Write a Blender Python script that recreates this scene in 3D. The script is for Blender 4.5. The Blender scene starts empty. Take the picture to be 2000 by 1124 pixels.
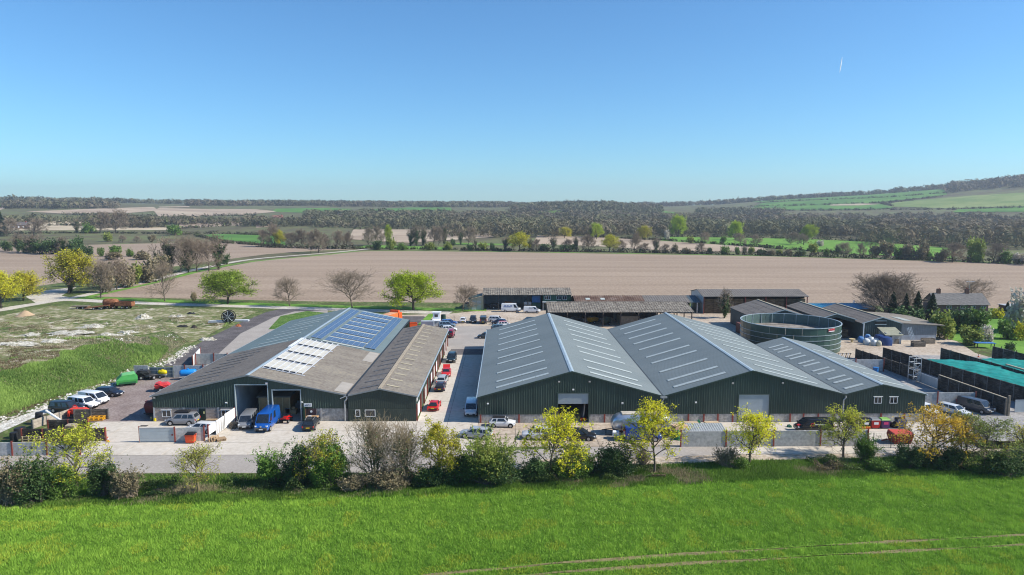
import bpy, bmesh, math, random
import numpy as np
from mathutils import Vector, Matrix, Euler
R = math.radians
SC = bpy.context.scene
COL = SC.collection
# ------------------------------------------------------------------ camera, sky, sun, exposure
FPX = 1350.0; CAMH = 32.0
PITCH = math.atan(159 / FPX); YAW = math.atan(13 / FPX)
cam_d = bpy.data.cameras.new('camera'); cam = bpy.data.objects.new('camera', cam_d); COL.objects.link(cam)
cam_d.sensor_width = 36.0; cam_d.lens = 36.0 * FPX / 2000.0
cam_d.clip_start = 0.5; cam_d.clip_end = 60000
cam.location = (0, 0, CAMH); cam.rotation_euler = (math.pi / 2 - PITCH, 0, -YAW)
SC.camera = cam
SUN_EL, SUN_AZ = R(38), R(98)          # azimuth from +Y towards +X
w = bpy.data.worlds.new('World'); SC.world = w; w.use_nodes = True
nt = w.node_tree; bg = nt.nodes['Background']
sky = nt.nodes.new('ShaderNodeTexSky'); sky.sky_type = 'NISHITA'; sky.sun_disc = False
sky.sun_elevation = SUN_EL; sky.sun_rotation = SUN_AZ
sky.altitude = 0; sky.air_density = 1.0; sky.dust_density = 0.15; sky.ozone_density = 3.5
tw = nt.nodes.new('ShaderNodeMix'); tw.data_type = 'RGBA'; tw.blend_type = 'MULTIPLY'; tw.inputs[0].default_value = 1.0; tw.inputs[7].default_value = (.48, .77, .96, 1)   # the clear, deep blue of that day
nt.links.new(sky.outputs[0], tw.inputs[6]); nt.links.new(tw.outputs[2], bg.inputs[0]); bg.inputs[1].default_value = 0.118
sun_d = bpy.data.lights.new('sun', 'SUN'); sun = bpy.data.objects.new('sun', sun_d); COL.objects.link(sun)
sun_d.energy = 4.7; sun_d.angle = R(0.53); sun_d.color = (1.0, 0.94, 0.84)
sv = Vector((math.cos(SUN_EL) * math.sin(SUN_AZ), math.cos(SUN_EL) * math.cos(SUN_AZ), math.sin(SUN_EL)))
sun.rotation_euler = sv.to_track_quat('Z', 'Y').to_euler(); sun.location = (120, 40, 120)
SC.view_settings.view_transform = 'Standard'; SC.view_settings.look = 'None'
SC.view_settings.exposure = 0.52; SC.view_settings.gamma = 1.0
SC.render.engine = 'CYCLES'
SC.cycles.use_denoising = True; SC.cycles.filter_width = 1.1
SC.cycles.max_bounces = 6; SC.cycles.diffuse_bounces = 3; SC.cycles.glossy_bounces = 3
SC.cycles.transmission_bounces = 4; SC.cycles.transparent_max_bounces = 8; SC.cycles.volume_bounces = 0
SC.cycles.caustics_reflective = False; SC.cycles.caustics_refractive = False

# ------------------------------------------------------------------ helpers: photo point -> place on the land
def ray(px, py):
    u = (px - 1000) / FPX; v = (562 - py) / FPX
    c, s = math.cos(PITCH), math.sin(PITCH)
    y = c + v * s; z = -s + v * c
    cc, ss = math.cos(YAW), math.sin(YAW)
    return (u * cc + y * ss, -u * ss + y * cc, z)
def flat(px, py, z=0.0):
    d = ray(px, py); t = (z - CAMH) / d[2]
    return (d[0] * t, d[1] * t)
FOOT = [flat(*p) for p in ((-260, 905), (0, 827), (61, 805), (128, 779), (232, 747), (267, 722), (328, 709), (374, 677), (420, 650))]
RID = ((-900, 392), (-300, 394), (0, 396), (200, 397), (400, 400), (600, 400), (800, 401), (1000, 402), (1280, 404), (1400, 400),
       (1500, 393), (1700, 384), (1850, 375), (2000, 366), (2500, 352), (3200, 352))
_ra = np.array([math.atan((p[0] - 987) / FPX) for p in RID]); _rh = np.array([CAMH + (403 - p[1]) * 2600 / FPX for p in RID])
def sm(t):
    t = np.clip(t, 0, 1); return t * t * (3 - 2 * t)
def T(x, y):
    x = np.asarray(x, float); y = np.asarray(y, float)
    best = np.full(np.broadcast(x, y).shape, 1e9); sg = np.zeros_like(best); par = np.zeros_like(best)
    for i in range(len(FOOT) - 1):
        ax, ay = FOOT[i]; bx, by = FOOT[i + 1]
        dx, dy = bx - ax, by - ay; L2 = dx * dx + dy * dy
        t = np.clip(((x - ax) * dx + (y - ay) * dy) / L2, 0, 1)
        ex, ey = x - (ax + t * dx), y - (ay + t * dy)
        d = np.hypot(ex, ey); s = dx * (y - ay) - dy * (x - ax)
        m = d < best
        best = np.where(m, d, best); sg = np.where(m, np.sign(s), sg); par = np.where(m, i + t, par)
    d = best * sg
    hc = np.interp(par, [0, 1, 3, 4, 5.5, 6.5, 8], [2.4, 3.0, 4.2, 4.7, 4.2, 2.4, 0.3])
    z = hc * sm(d / 11.5) * (1 - sm((y - 145) / 62.0))
    z = z + 0.35 * sm((d - 4) / 10) * (1 - sm((y - 190) / 25)) * (np.sin(x * .31 + y * .17) * np.sin(y * .23 - x * .11) + .4 * np.sin(x * .9 + 1.3) * np.sin(y * .8))
    z = np.where(d > 0, z, 0)
    # far land
    D = np.hypot(x, y); a = np.arctan2(x, np.maximum(y, 1e-6))
    rh = np.interp(a, _ra, _rh); d0 = np.interp(a, [-0.2, 0.1, 0.35], [650, 800, 1150])
    zf = rh * sm((D - d0) / (2600 - d0))
    cx, cy = 1750 * math.sin(.12), 1750 * math.cos(.12)
    zf = zf + 13 * np.exp(-((x - cx) / 200) ** 2 - ((y - cy) / 260) ** 2)
    zf = zf * (1 - 0.6 * sm((D - 2700) / 2500))
    zf = np.where(y > 0, zf, 0)
    return z + zf
_ts = np.geomspace(30, 7000, 3000)
def gp(px, py, dz=0.0):
    d = ray(px, py)
    n = math.hypot(d[0], d[1])
    ts = _ts / n
    x, y, z = d[0] * ts, d[1] * ts, CAMH + d[2] * ts
    below = np.nonzero(z < T(x, y) + dz)[0]
    if len(below) == 0: k = len(ts) - 1
    else: k = max(1, below[0])
    lo, hi = ts[k - 1], ts[k]
    for _ in range(14):
        mid = .5 * (lo + hi)
        if CAMH + d[2] * mid < float(T(d[0] * mid, d[1] * mid)) + dz: hi = mid
        else: lo = mid
    return Vector((d[0] * hi, d[1] * hi, float(T(d[0] * hi, d[1] * hi)) + dz))

# ------------------------------------------------------------------ materials
MATS = {}
def mat(name, c, r=.8, m=0., var=.15, sc=.6, c2=None, bump=0., bsc=8., spec=.35, detail=4., rnd=0.):
    if name in MATS: return MATS[name]
    M = bpy.data.materials.new(name); M.use_nodes = True; nt = M.node_tree; b = nt.nodes['Principled BSDF']
    b.inputs['Roughness'].default_value = r; b.inputs['Metallic'].default_value = m
    b.inputs['Specular IOR Level'].default_value = spec
    geo = nt.nodes.new('ShaderNodeNewGeometry')
    if var > 0 or c2:
        nz = nt.nodes.new('ShaderNodeTexNoise'); nz.inputs['Scale'].default_value = sc; nz.inputs['Detail'].default_value = detail
        nz.inputs['Roughness'].default_value = .65
        nt.links.new(geo.outputs['Position'], nz.inputs['Vector'])
        cr = nt.nodes.new('ShaderNodeValToRGB')
        a = c if c2 else tuple(k * (1 - var) for k in c); bb = c2 if c2 else tuple(min(1, k * (1 + var)) for k in c)
        cr.color_ramp.elements[0].position = .33; cr.color_ramp.elements[0].color = (*a, 1)
        cr.color_ramp.elements[1].position = .67; cr.color_ramp.elements[1].color = (*bb, 1)
        nt.links.new(nz.outputs['Fac'], cr.inputs['Fac'])
        out = cr.outputs['Color']
        if rnd:
            oi = nt.nodes.new('ShaderNodeObjectInfo'); hs = nt.nodes.new('ShaderNodeHueSaturation')
            mp = nt.nodes.new('ShaderNodeMapRange'); mp.inputs['To Min'].default_value = 1 - rnd; mp.inputs['To Max'].default_value = 1 + rnd
            nt.links.new(oi.outputs['Random'], mp.inputs['Value']); nt.links.new(mp.outputs['Result'], hs.inputs['Value'])
            nt.links.new(out, hs.inputs['Color']); out = hs.outputs['Color']
        nt.links.new(out, b.inputs['Base Color'])
    else:
        b.inputs['Base Color'].default_value = (*c, 1)
    if bump:
        n2 = nt.nodes.new('ShaderNodeTexNoise'); n2.inputs['Scale'].default_value = bsc; n2.inputs['Detail'].default_value = 5
        nt.links.new(geo.outputs['Position'], n2.inputs['Vector'])
        bp = nt.nodes.new('ShaderNodeBump'); bp.inputs['Strength'].default_value = bump; bp.inputs['Distance'].default_value = .05
        nt.links.new(n2.outputs['Fac'], bp.inputs['Height']); nt.links.new(bp.outputs['Normal'], b.inputs['Normal'])
    MATS[name] = M
    return M
def leaf_mat(name, c, c2, sc=.5, trans=.3, rnd=.15):
    if name in MATS: return MATS[name]
    c, c2 = [tuple(min(.85, q * 1.4) for q in k) for k in (c, c2)]
    M = mat(name, c, r=.6, c2=c2, sc=sc, rnd=rnd, spec=.25)
    nt = M.node_tree; b = nt.nodes['Principled BSDF']; o = nt.nodes['Material Output']
    src = b.inputs['Base Color'].links[0].from_socket
    tr = nt.nodes.new('ShaderNodeBsdfTranslucent'); mx = nt.nodes.new('ShaderNodeMixShader'); mx.inputs[0].default_value = trans
    nt.links.new(src, tr.inputs['Color']); nt.links.new(b.outputs[0], mx.inputs[1]); nt.links.new(tr.outputs[0], mx.inputs[2])
    nt.links.new(mx.outputs[0], o.inputs['Surface'])
    return M
def multi_mat(name, stops, sc=.25, r=.95, bump=.5, bsc=3., scale_vec=(1, 1, 1), detail=6., sc2=None, dist=.3, spec=.15):
    """ramp of several colours over one or two noises"""
    if name in MATS: return MATS[name]
    M = bpy.data.materials.new(name); M.use_nodes = True; nt = M.node_tree; b = nt.nodes['Principled BSDF']
    b.inputs['Roughness'].default_value = r; b.inputs['Specular IOR Level'].default_value = spec
    geo = nt.nodes.new('ShaderNodeNewGeometry'); mp = nt.nodes.new('ShaderNodeMapping'); mp.inputs['Scale'].default_value = scale_vec
    nt.links.new(geo.outputs['Position'], mp.inputs['Vector'])
    nz = nt.nodes.new('ShaderNodeTexNoise'); nz.inputs['Scale'].default_value = sc; nz.inputs['Detail'].default_value = detail
    nz.inputs['Roughness'].default_value = .7; nz.inputs['Distortion'].default_value = dist
    nt.links.new(mp.outputs[0], nz.inputs['Vector'])
    cr = nt.nodes.new('ShaderNodeValToRGB'); e = cr.color_ramp.elements
    e[0].position = stops[0][0]; e[0].color = (*stops[0][1], 1); e[1].position = stops[-1][0]; e[1].color = (*stops[-1][1], 1)
    for p, c in stops[1:-1]:
        k = e.new(p); k.color = (*c, 1)
    fac = nz.outputs['Fac']
    if sc2:
        n3 = nt.nodes.new('ShaderNodeTexNoise'); n3.inputs['Scale'].default_value = sc2; n3.inputs['Detail'].default_value = 4
        nt.links.new(geo.outputs['Position'], n3.inputs['Vector'])
        ad = nt.nodes.new('ShaderNodeMath'); ad.operation = 'MULTIPLY_ADD'; ad.inputs[1].default_value = .5
        ml = nt.nodes.new('ShaderNodeMath'); ml.operation = 'MULTIPLY'; ml.inputs[1].default_value = .5
        nt.links.new(nz.outputs['Fac'], ml.inputs[0]); nt.links.new(n3.outputs['Fac'], ad.inputs[0]); nt.links.new(ml.outputs[0], ad.inputs[2])
        fac = ad.outputs[0]
    mr = nt.nodes.new('ShaderNodeMapRange'); mr.inputs['From Min'].default_value = .27 if not sc2 else .33; mr.inputs['From Max'].default_value = .73 if not sc2 else .67
    nt.links.new(fac, mr.inputs['Value']); nt.links.new(mr.outputs['Result'], cr.inputs['Fac']); nt.links.new(cr.outputs['Color'], b.inputs['Base Color'])
    if bump:
        n2 = nt.nodes.new('ShaderNodeTexNoise'); n2.inputs['Scale'].default_value = bsc; n2.inputs['Detail'].default_value = 4
        nt.links.new(geo.outputs['Position'], n2.inputs['Vector'])
        bp = nt.nodes.new('ShaderNodeBump'); bp.inputs['Strength'].default_value = bump; bp.inputs['Distance'].default_value = .3
        nt.links.new(n2.outputs['Fac'], bp.inputs['Height']); nt.links.new(bp.outputs['Normal'], b.inputs['Normal'])
    MATS[name] = M
    return M

# ------------------------------------------------------------------ mesh builder and object helpers
class MB:
    def __init__(s): s.v = []; s.f = []; s.m = []
    def add(s, vs, fs, m=0):
        n = len(s.v); s.v += [tuple(a) for a in vs]; s.f += [tuple(i + n for i in f) for f in fs]; s.m += [m] * len(fs)
        return s
    def poly(s, pts, m=0): return s.add(pts, [tuple(range(len(pts)))], m)
    def box(s, c, d, rz=0., m=0, rx=0., ry=0.):
        hx, hy, hz = d[0] / 2, d[1] / 2, d[2] / 2
        P = [(-hx, -hy, -hz), (hx, -hy, -hz), (hx, hy, -hz), (-hx, hy, -hz), (-hx, -hy, hz), (hx, -hy, hz), (hx, hy, hz), (-hx, hy, hz)]
        if rz or rx or ry:
            E = Euler((rx, ry, rz)).to_matrix(); P = [tuple(E @ Vector(p)) for p in P]
        return s.add([(p[0] + c[0], p[1] + c[1], p[2] + c[2]) for p in P],
                     [(0, 3, 2, 1), (4, 5, 6, 7), (0, 1, 5, 4), (1, 2, 6, 5), (2, 3, 7, 6), (3, 0, 4, 7)], m)
    def span(s, a, b, m=0):
        return s.box([(a[i] + b[i]) / 2 for i in range(3)], [abs(b[i] - a[i]) for i in range(3)], 0, m)
    def tube(s, p0, p1, r0, r1=None, n=8, m=0, caps=True):
        r1 = r0 if r1 is None else r1
        p0 = Vector(p0); p1 = Vector(p1); d = (p1 - p0).normalized()
        u = d.cross(Vector((0, 0, 1)) if abs(d.z) < .9 else Vector((1, 0, 0))).normalized(); v = d.cross(u)
        vs = [p0 + (u * math.cos(2 * math.pi * i / n) + v * math.sin(2 * math.pi * i / n)) * r0 for i in range(n)] + \
             [p1 + (u * math.cos(2 * math.pi * i / n) + v * math.sin(2 * math.pi * i / n)) * r1 for i in range(n)]
        fs = [(i, i + n, (i + 1) % n + n, (i + 1) % n) for i in range(n)]
        if caps: fs += [tuple(range(n)), tuple(range(2 * n - 1, n - 1, -1))]
        return s.add(vs, fs, m)
    def path(s, pts, r, n=6, m=0):
        for a, b in zip(pts, pts[1:]): s.tube(a, b, r, r, n, m)
        return s
    def loft(s, rings, m=0, caps=True):
        n = len(rings[0]); vs = [p for r in rings for p in r]; fs = []
        for k in range(len(rings) - 1):
            for i in range(n):
                j = (i + 1) % n
                fs.append((k * n + i, k * n + j, (k + 1) * n + j, (k + 1) * n + i))
        if caps: fs += [tuple(range(n - 1, -1, -1)), tuple(range((len(rings) - 1) * n, len(rings) * n))]
        return s.add(vs, fs, m)
    def mesh(s, name, mats, smooth=0, off=(0, 0, 0)):
        me = bpy.data.meshes.new(name)
        v = [(a[0] - off[0], a[1] - off[1], a[2] - off[2]) for a in s.v]
        me.from_pydata(v, [], s.f)
        if not isinstance(mats, (list, tuple)): mats = [mats]
        for q in mats: me.materials.append(q)
        if len(mats) > 1: me.polygons.foreach_set('material_index', s.m)
        bm = bmesh.new(); bm.from_mesh(me); bmesh.ops.recalc_face_normals(bm, faces=bm.faces); bm.to_mesh(me); bm.free()
        if smooth:
            me.polygons.foreach_set('use_smooth', [True] * len(me.polygons)); me.set_sharp_from_angle(angle=R(smooth))
        me.update()
        return me
    def build(s, name, mats, parent=None, smooth=0, off=(0, 0, 0)):
        return link(name, s.mesh(name, mats, smooth, off), parent)
def link(name, me, parent=None, loc=(0, 0, 0), rot=(0, 0, 0), scale=None):
    o = bpy.data.objects.new(name, me); COL.objects.link(o)
    o.location = loc; o.rotation_euler = rot
    if scale: o.scale = scale
    if parent: o.parent = parent
    return o
def tag(o, label, cat, group=None):
    o['label'] = label; o['category'] = cat
    if group: o['group'] = group
    return o
def thing(name, label, cat, loc=(0, 0, 0), rz=0., group=None):
    o = bpy.data.objects.new(name, None); COL.objects.link(o); o.empty_display_size = .3
    o.location = loc; o.rotation_euler = (0, 0, rz)
    return tag(o, label, cat, group)
def kind(o, k): o['kind'] = k; return o
def np_mesh(name, v, f, mats, col=None, smooth=False):
    me = bpy.data.meshes.new(name); v = np.asarray(v, np.float32); f = np.asarray(f, np.int32); k = f.shape[1]
    me.vertices.add(len(v)); me.vertices.foreach_set('co', v.ravel())
    me.loops.add(f.size); me.loops.foreach_set('vertex_index', f.ravel())
    me.polygons.add(len(f)); me.polygons.foreach_set('loop_start', np.arange(0, f.size, k, dtype=np.int32))
    me.polygons.foreach_set('loop_total', np.full(len(f), k, np.int32))
    for q in (mats if isinstance(mats, (list, tuple)) else [mats]): me.materials.append(q)
    if col is not None:
        a = me.color_attributes.new('tint', 'FLOAT_COLOR', 'POINT'); a.data.foreach_set('color', np.asarray(col, np.float32).ravel())
    if smooth: me.polygons.foreach_set('use_smooth', [True] * len(f))
    me.update(); me.validate()
    return me
ORD = 'first second third fourth fifth sixth seventh eighth ninth tenth eleventh twelfth thirteenth fourteenth fifteenth sixteenth seventeenth eighteenth nineteenth twentieth'.split()
def ordw(i):
    if i < 20: return ORD[i]
    tens = {20: 'twenty', 30: 'thirty', 40: 'forty', 50: 'fifty', 60: 'sixty', 70: 'seventy'}
    n = i + 1
    return tens[n // 10 * 10] + '-' + ORD[n % 10 - 1] if n % 10 else tens[n][:-1] + 'ieth'
# ------------------------------------------------------------------ the land
rng = np.random.default_rng(7); random.seed(7)
m_ground = multi_mat('rough_grassland', ((.25, (.10, .085, .045)), (.45, (.075, .11, .03)), (.6, (.11, .16, .04)), (.8, (.24, .21, .12))), sc=.12, sc2=1.1, bump=.6, bsc=2.)
m_far = multi_mat('distant_farmland', ((.2, (.10, .085, .055)), (.5, (.13, .125, .06)), (.8, (.15, .18, .07))), sc=.012, bump=0, sc2=.06)
m_rough = multi_mat('rough_ground', ((.08, (.19, .14, .085)), (.26, (.17, .16, .075)), (.44, (.15, .18, .06)), (.54, (.27, .25, .14)), (.7, (.37, .33, .22)), (.86, (.58, .54, .45))), sc=.16, sc2=.7, bump=.8, bsc=2.5, scale_vec=(.55, 1, 1))
m_plough = multi_mat('ploughed_soil', ((.05, (.225, .165, .118)), (.42, (.31, .234, .17)), (.58, (.345, .262, .192)), (.95, (.43, .335, .25))), sc=1., scale_vec=(.004, .075, 1), bump=.6, bsc=1.2, detail=9, sc2=.9, dist=.4)
m_plough2 = multi_mat('tilled_soil_far', ((.3, (.33, .25, .18)), (.55, (.42, .33, .24)), (.8, (.48, .39, .28))), sc=.5, scale_vec=(.05, .4, 1), bump=0, sc2=.01)
m_tan = multi_mat('pale_stubble', ((.3, (.42, .34, .23)), (.7, (.52, .44, .31))), sc=.02, bump=0)
m_gfield = multi_mat('young_green_crop', ((.3, (.07, .17, .03)), (.7, (.12, .25, .045))), sc=.015, bump=0)
m_gfield2 = multi_mat('pale_green_pasture', ((.3, (.15, .22, .06)), (.7, (.24, .29, .10))), sc=.012, bump=0)
m_bright = multi_mat('bright_meadow', ((.3, (.10, .22, .03)), (.7, (.17, .32, .05))), sc=.1, bump=.3)
m_verge = multi_mat('verge_grass', ((.25, (.05, .10, .02)), (.5, (.09, .18, .03)), (.7, (.13, .22, .05)), (.85, (.28, .27, .13))), sc=.35, sc2=2.2, bump=.7, bsc=5.)
m_track = multi_mat('chalky_track', ((.25, (.42, .38, .32)), (.55, (.55, .50, .43)), (.8, (.62, .58, .51))), sc=.35, bump=.3, bsc=6, sc2=2.)
m_tarmac = multi_mat('old_tarmac', ((.25, (.085, .075, .075)), (.55, (.125, .112, .112)), (.8, (.17, .155, .15))), sc=.25, bump=.25, bsc=20, sc2=3.)
m_tarmac_p = multi_mat('pale_tarmac', ((.1, (.31, .28, .25)), (.55, (.36, .325, .29)), (.9, (.42, .38, .34))), sc=.3, bump=.2, bsc=20, sc2=3.)
m_mauve = multi_mat('brown_planings', ((.25, (.20, .155, .14)), (.55, (.27, .215, .195)), (.8, (.34, .285, .26))), sc=.22, bump=.3, bsc=14, sc2=3.)
m_gravel = multi_mat('tan_gravel', ((.25, (.36, .29, .22)), (.5, (.46, .38, .30)), (.8, (.55, .48, .39))), sc=.12, bump=.3, bsc=9, sc2=1.6)
m_dirt = multi_mat('pale_dirt', ((.25, (.30, .23, .16)), (.5, (.43, .35, .26)), (.8, (.55, .48, .39))), sc=.3, bump=.4, bsc=6, sc2=2.)
m_chalk = multi_mat('broken_chalk', ((.3, (.36, .33, .27)), (.5, (.58, .55, .48)), (.75, (.72, .70, .65))), sc=1.2, bump=.9, bsc=3.)
m_conc = multi_mat('yard_concrete', ((.02, (.40, .345, .28)), (.3, (.51, .455, .38)), (.6, (.56, .505, .43)), (.95, (.61, .555, .48))), sc=.16, bump=.15, bsc=10, sc2=1.5)
m_conc_d = mat('concrete_joint', (.26, .235, .20), .95)
m_conc_g = multi_mat('grey_clamp_floor', ((.25, (.24, .23, .22)), (.55, (.33, .315, .30)), (.8, (.42, .40, .38))), sc=.3, bump=.2, bsc=10, sc2=2.)

def polar_ground():
    ds = [0.0]; d = 6.0
    while d < 9000: ds.append(d); d *= 1.021 if 60 < d < 320 else 1.04
    az = [R(a) for a in np.concatenate([np.arange(-180, -50, 6), np.arange(-50, 50.01, .5), np.arange(56, 180, 6)])]
    ds = np.array(ds); az = np.array(az); nd, na = len(ds), len(az)
    X = ds[:, None] * np.sin(az)[None]; Y = ds[:, None] * np.cos(az)[None]; Z = T(X, Y)
    v = np.stack([X, Y, Z], -1).reshape(-1, 3)
    i = np.arange(nd - 1)[:, None] * na; j = np.arange(na)[None]; j2 = (j + 1) % na
    f = np.stack([i + j, i + j2, i + na + j2, i + na + j], -1).reshape(-1, 4)
    me = np_mesh('ground', v, f, [m_ground, m_far], smooth=True)
    far = (np.repeat(ds[:-1], na) > 420).astype(np.int32); me.polygons.foreach_set('material_index', far); me.update()
    return me
ground = kind(link('ground', polar_ground()), 'structure')

def sheet(name, pts, m, z=.01, wpts=None, step=None, off=None):
    """flat (or draped) patch of land; pts are photo points on the ground, wpts metres"""
    P = [tuple(p) for p in wpts] if wpts else [tuple(gp(*p)[:2]) for p in pts]
    bm = bmesh.new(); bm.faces.new([bm.verts.new((p[0], p[1], 0)) for p in P])
    if step:
        xs = [p[0] for p in P]; ys = [p[1] for p in P]
        for a, lo, hi in ((0, min(xs), max(xs)), (1, min(ys), max(ys))):
            k = lo + step
            while k < hi:
                co = (k, 0, 0) if a == 0 else (0, k, 0); no = (1, 0, 0) if a == 0 else (0, 1, 0)
                bmesh.ops.bisect_plane(bm, geom=bm.verts[:] + bm.edges[:] + bm.faces[:], plane_co=co, plane_no=no); k += step
        bmesh.ops.triangulate(bm, faces=bm.faces)
        co = np.array([q.co[:] for q in bm.verts]); zz = T(co[:, 0], co[:, 1])
        for q, h in zip(bm.verts, zz): q.co.z = h + z
    else:
        bmesh.ops.triangulate(bm, faces=bm.faces)
        for q in bm.verts: q.co.z = z
    bmesh.ops.recalc_face_normals(bm, faces=bm.faces)
    if bm.faces[:] and sum(q.normal.z for q in bm.faces) < 0: bmesh.ops.reverse_faces(bm, faces=bm.faces)
    me = bpy.data.meshes.new(name); bm.to_mesh(me); bm.free(); me.materials.append(m)
    return kind(link(name, me), 'structure')
def road(name, pts, width, m, z=.02, wpts=None, seg=6.):
    P = [Vector((*p, 0)) if len(p) == 2 else Vector(p) for p in wpts] if wpts else [Vector((*gp(*p)[:2], 0)) for p in pts]
    Q = []
    for a in range(len(P) - 1):          # catmull-rom
        p0 = P[max(a - 1, 0)]; p1 = P[a]; p2 = P[a + 1]; p3 = P[min(a + 2, len(P) - 1)]
        n = max(2, int((p2 - p1).length / seg))
        for k in range(n):
            t = k / n
            Q.append(.5 * ((2 * p1) + (p2 - p0) * t + (2 * p0 - 5 * p1 + 4 * p2 - p3) * t * t + (3 * p1 - p0 - 3 * p2 + p3) * t ** 3))
    Q.append(P[-1]); vs = []; rr = random.Random(len(Q))
    for k, q in enumerate(Q):
        d = (Q[min(k + 1, len(Q) - 1)] - Q[max(k - 1, 0)]).normalized(); n = Vector((-d.y, d.x, 0))
        for s in (-.5, -.17, .17, .5):
            p = q + n * (width * s + (rr.uniform(-.35, .35) if abs(s) == .5 else 0)); vs.append((p.x, p.y, float(T(p.x, p.y)) + z))
    fs = [(k * 4 + i, k * 4 + i + 1, k * 4 + i + 5, k * 4 + i + 4) for k in range(len(Q) - 1) for i in range(3)]
    me = bpy.data.meshes.new(name); me.from_pydata(vs, [], fs); me.materials.append(m); me.update()
    return kind(link(name, me), 'structure')

# --- fields, near to far
sheet('ploughed_field', [(168, 577), (250, 560), (400, 529), (500, 511), (640, 497), (725, 490), (1000, 493), (1500, 501), (2000, 516), (2500, 531), (2600, 640), (2000, 604), (1500, 592), (900, 592), (600, 589), (330, 583), (200, 580)], m_plough, .02)
sheet('ploughed_field', [(-600, 600), (0, 560), (70, 560), (150, 548), (390, 514), (520, 497), (620, 490), (700, 487), (600, 483), (440, 472), (330, 459), (150, 457), (0, 457), (-600, 470)], m_plough, .02)
sheet('stubble_field', [(-500, 458), (20, 451), (330, 450), (330, 445), (120, 441), (-500, 444)], m_tan, .25, step=40)
sheet('tan_field', [(10, 442), (150, 446), (160, 433), (30, 427)], m_tan, .25, step=40)
sheet('tan_field', [(350, 447), (470, 441), (600, 431), (590, 429), (520, 431), (350, 437)], m_plough2, .3, step=40)
sheet('green_field', [(380, 462), (510, 477), (560, 479), (545, 460), (420, 458)], m_gfield, .3, step=40)
sheet('brown_field', [(50, 414), (200, 408), (300, 405), (310, 412), (250, 417), (120, 418)], m_plough2, .5, step=60)
sheet('brown_field', [(300, 412), (310, 407), (500, 409.5), (545, 414), (480, 420), (310, 424)], m_plough2, .5, step=60)
sheet('brown_field', [(310, 404.5), (370, 403.5), (370, 405.5), (312, 406.3)], m_plough2, .5, step=60)
sheet('green_field', [(-200, 404), (0, 403), (40, 401), (35, 396), (-200, 395)], m_gfield, .5, step=60)
sheet('pale_field', [(-200, 412), (0, 411), (20, 405), (-200, 405)], m_plough2, .5, step=60)
sheet('brown_field', [(500, 432), (600, 432), (560, 440), (500, 446)], m_plough2, .3, step=60)
sheet('ploughed_field', [(680, 468), (770, 474), (800, 475), (965, 464), (960, 452), (800, 449), (690, 449)], m_plough2, .3, step=60)
sheet('green_field', [(530, 414), (640, 418), (690, 409), (640, 407), (540, 408)], m_gfield, .5, step=60)
sheet('green_field', [(700, 414), (790, 418), (885, 413), (880, 406), (800, 406), (720, 410)], m_gfield, .5, step=60)
sheet('yellow_field', [(695, 407.5), (716, 407.5), (716, 406.2), (697, 406.2)], mat('rape_flowers', (.55, .45, .03), .9), .6)
sheet('meadow', [(690, 484), (780, 487), (870, 488), (870, 483), (720, 479)], m_bright, .1, step=40)
sheet('meadow', [(870, 478), (1000, 480), (1000, 477), (900, 475)], m_bright, .1, step=40)
sheet('meadow', [(1035, 414), (1120, 427), (1160, 424), (1120, 416), (1060, 410)], m_bright, .5, step=60)
sheet('green_field', [(1275, 418), (1310, 422), (1330, 417), (1290, 412)], m_gfield, .5, step=60)
sheet('ploughed_field', [(1040, 477), (1170, 482), (1330, 492), (1500, 492), (1490, 484), (1290, 471), (1170, 464), (1050, 460)], m_plough2, .2, step=60)
sheet('meadow', [(1290, 471), (1500, 485), (1660, 497), (1860, 506), (1860, 486), (1700, 473), (1560, 467), (1300, 463)], m_bright, .3, step=60)
sheet('green_field', [(1370, 399), (1480, 396), (1660, 388), (1840, 376), (1850, 372), (1700, 381), (1540, 389), (1400, 397)], m_gfield, .6, step=60)
sheet('green_field', [(1470, 405), (1620, 401), (1720, 396), (1850, 381), (1845, 374), (1700, 386), (1490, 397)], m_gfield, .8, step=60)
sheet('green_field', [(1460, 412), (1700, 410), (1745, 407), (1720, 399), (1600, 402), (1480, 404)], m_gfield, 1., step=60)
sheet('stubble_field', [(1620, 403), (1680, 402.6), (1720, 400), (1680, 399), (1625, 400)], m_tan, 1.4, step=60)
sheet('pale_green_field', [(1715, 404), (1850, 408), (2000, 404), (2300, 400), (2300, 372), (2000, 377), (1900, 383), (1760, 394)], m_gfield2, .8, step=60)
sheet('green_field', [(1860, 416), (2300, 414), (2300, 404), (2000, 405), (1870, 410)], m_gfield, 1.1, step=60)
for k, (a, b) in enumerate((((-40, 58), (40, 74)),)): pass

# --- yard surfaces
sheet('gravel_yard', [(700, 618), (880, 613), (940, 607), (1400, 600), (1700, 620), (1850, 655), (1905, 690), (2100, 745), (2100, 830), (1500, 700), (860, 690)], m_gravel, .008)
sheet('tarmac_car_park', None, m_tarmac_p, .016, wpts=[(-14.5, 147), (-3.5, 147), (-3.5, 157.5), (9, 158), (6, 178), (1, 183), (-15, 183)])
sheet('tarmac_strip', None, m_tarmac, .022, wpts=[(-12.6, 147), (-4, 147), (-4, 153), (-12.2, 153)])
sheet('tarmac_apron', None, m_tarmac, .014, wpts=[(-40, 170), (-15.5, 170), (-15.5, 186), (-24, 200), (-52, 201), (-55, 190)])
sheet('lawn_strip', [(812, 638), (838, 613), (850, 613), (831, 638)], m_bright, .03)
sheet('planings_yard', [(100, 826), (112, 798), (160, 776), (240, 751), (266, 738), (420, 738), (470, 690), (560, 640), (560, 826)], m_mauve, .010)
sheet('tarmac_road', [(318, 716), (352, 695), (400, 664), (462, 634), (520, 610), (548, 604), (640, 603), (640, 608), (575, 613), (545, 628), (500, 660), (440, 716)], m_tarmac, .02)
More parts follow.
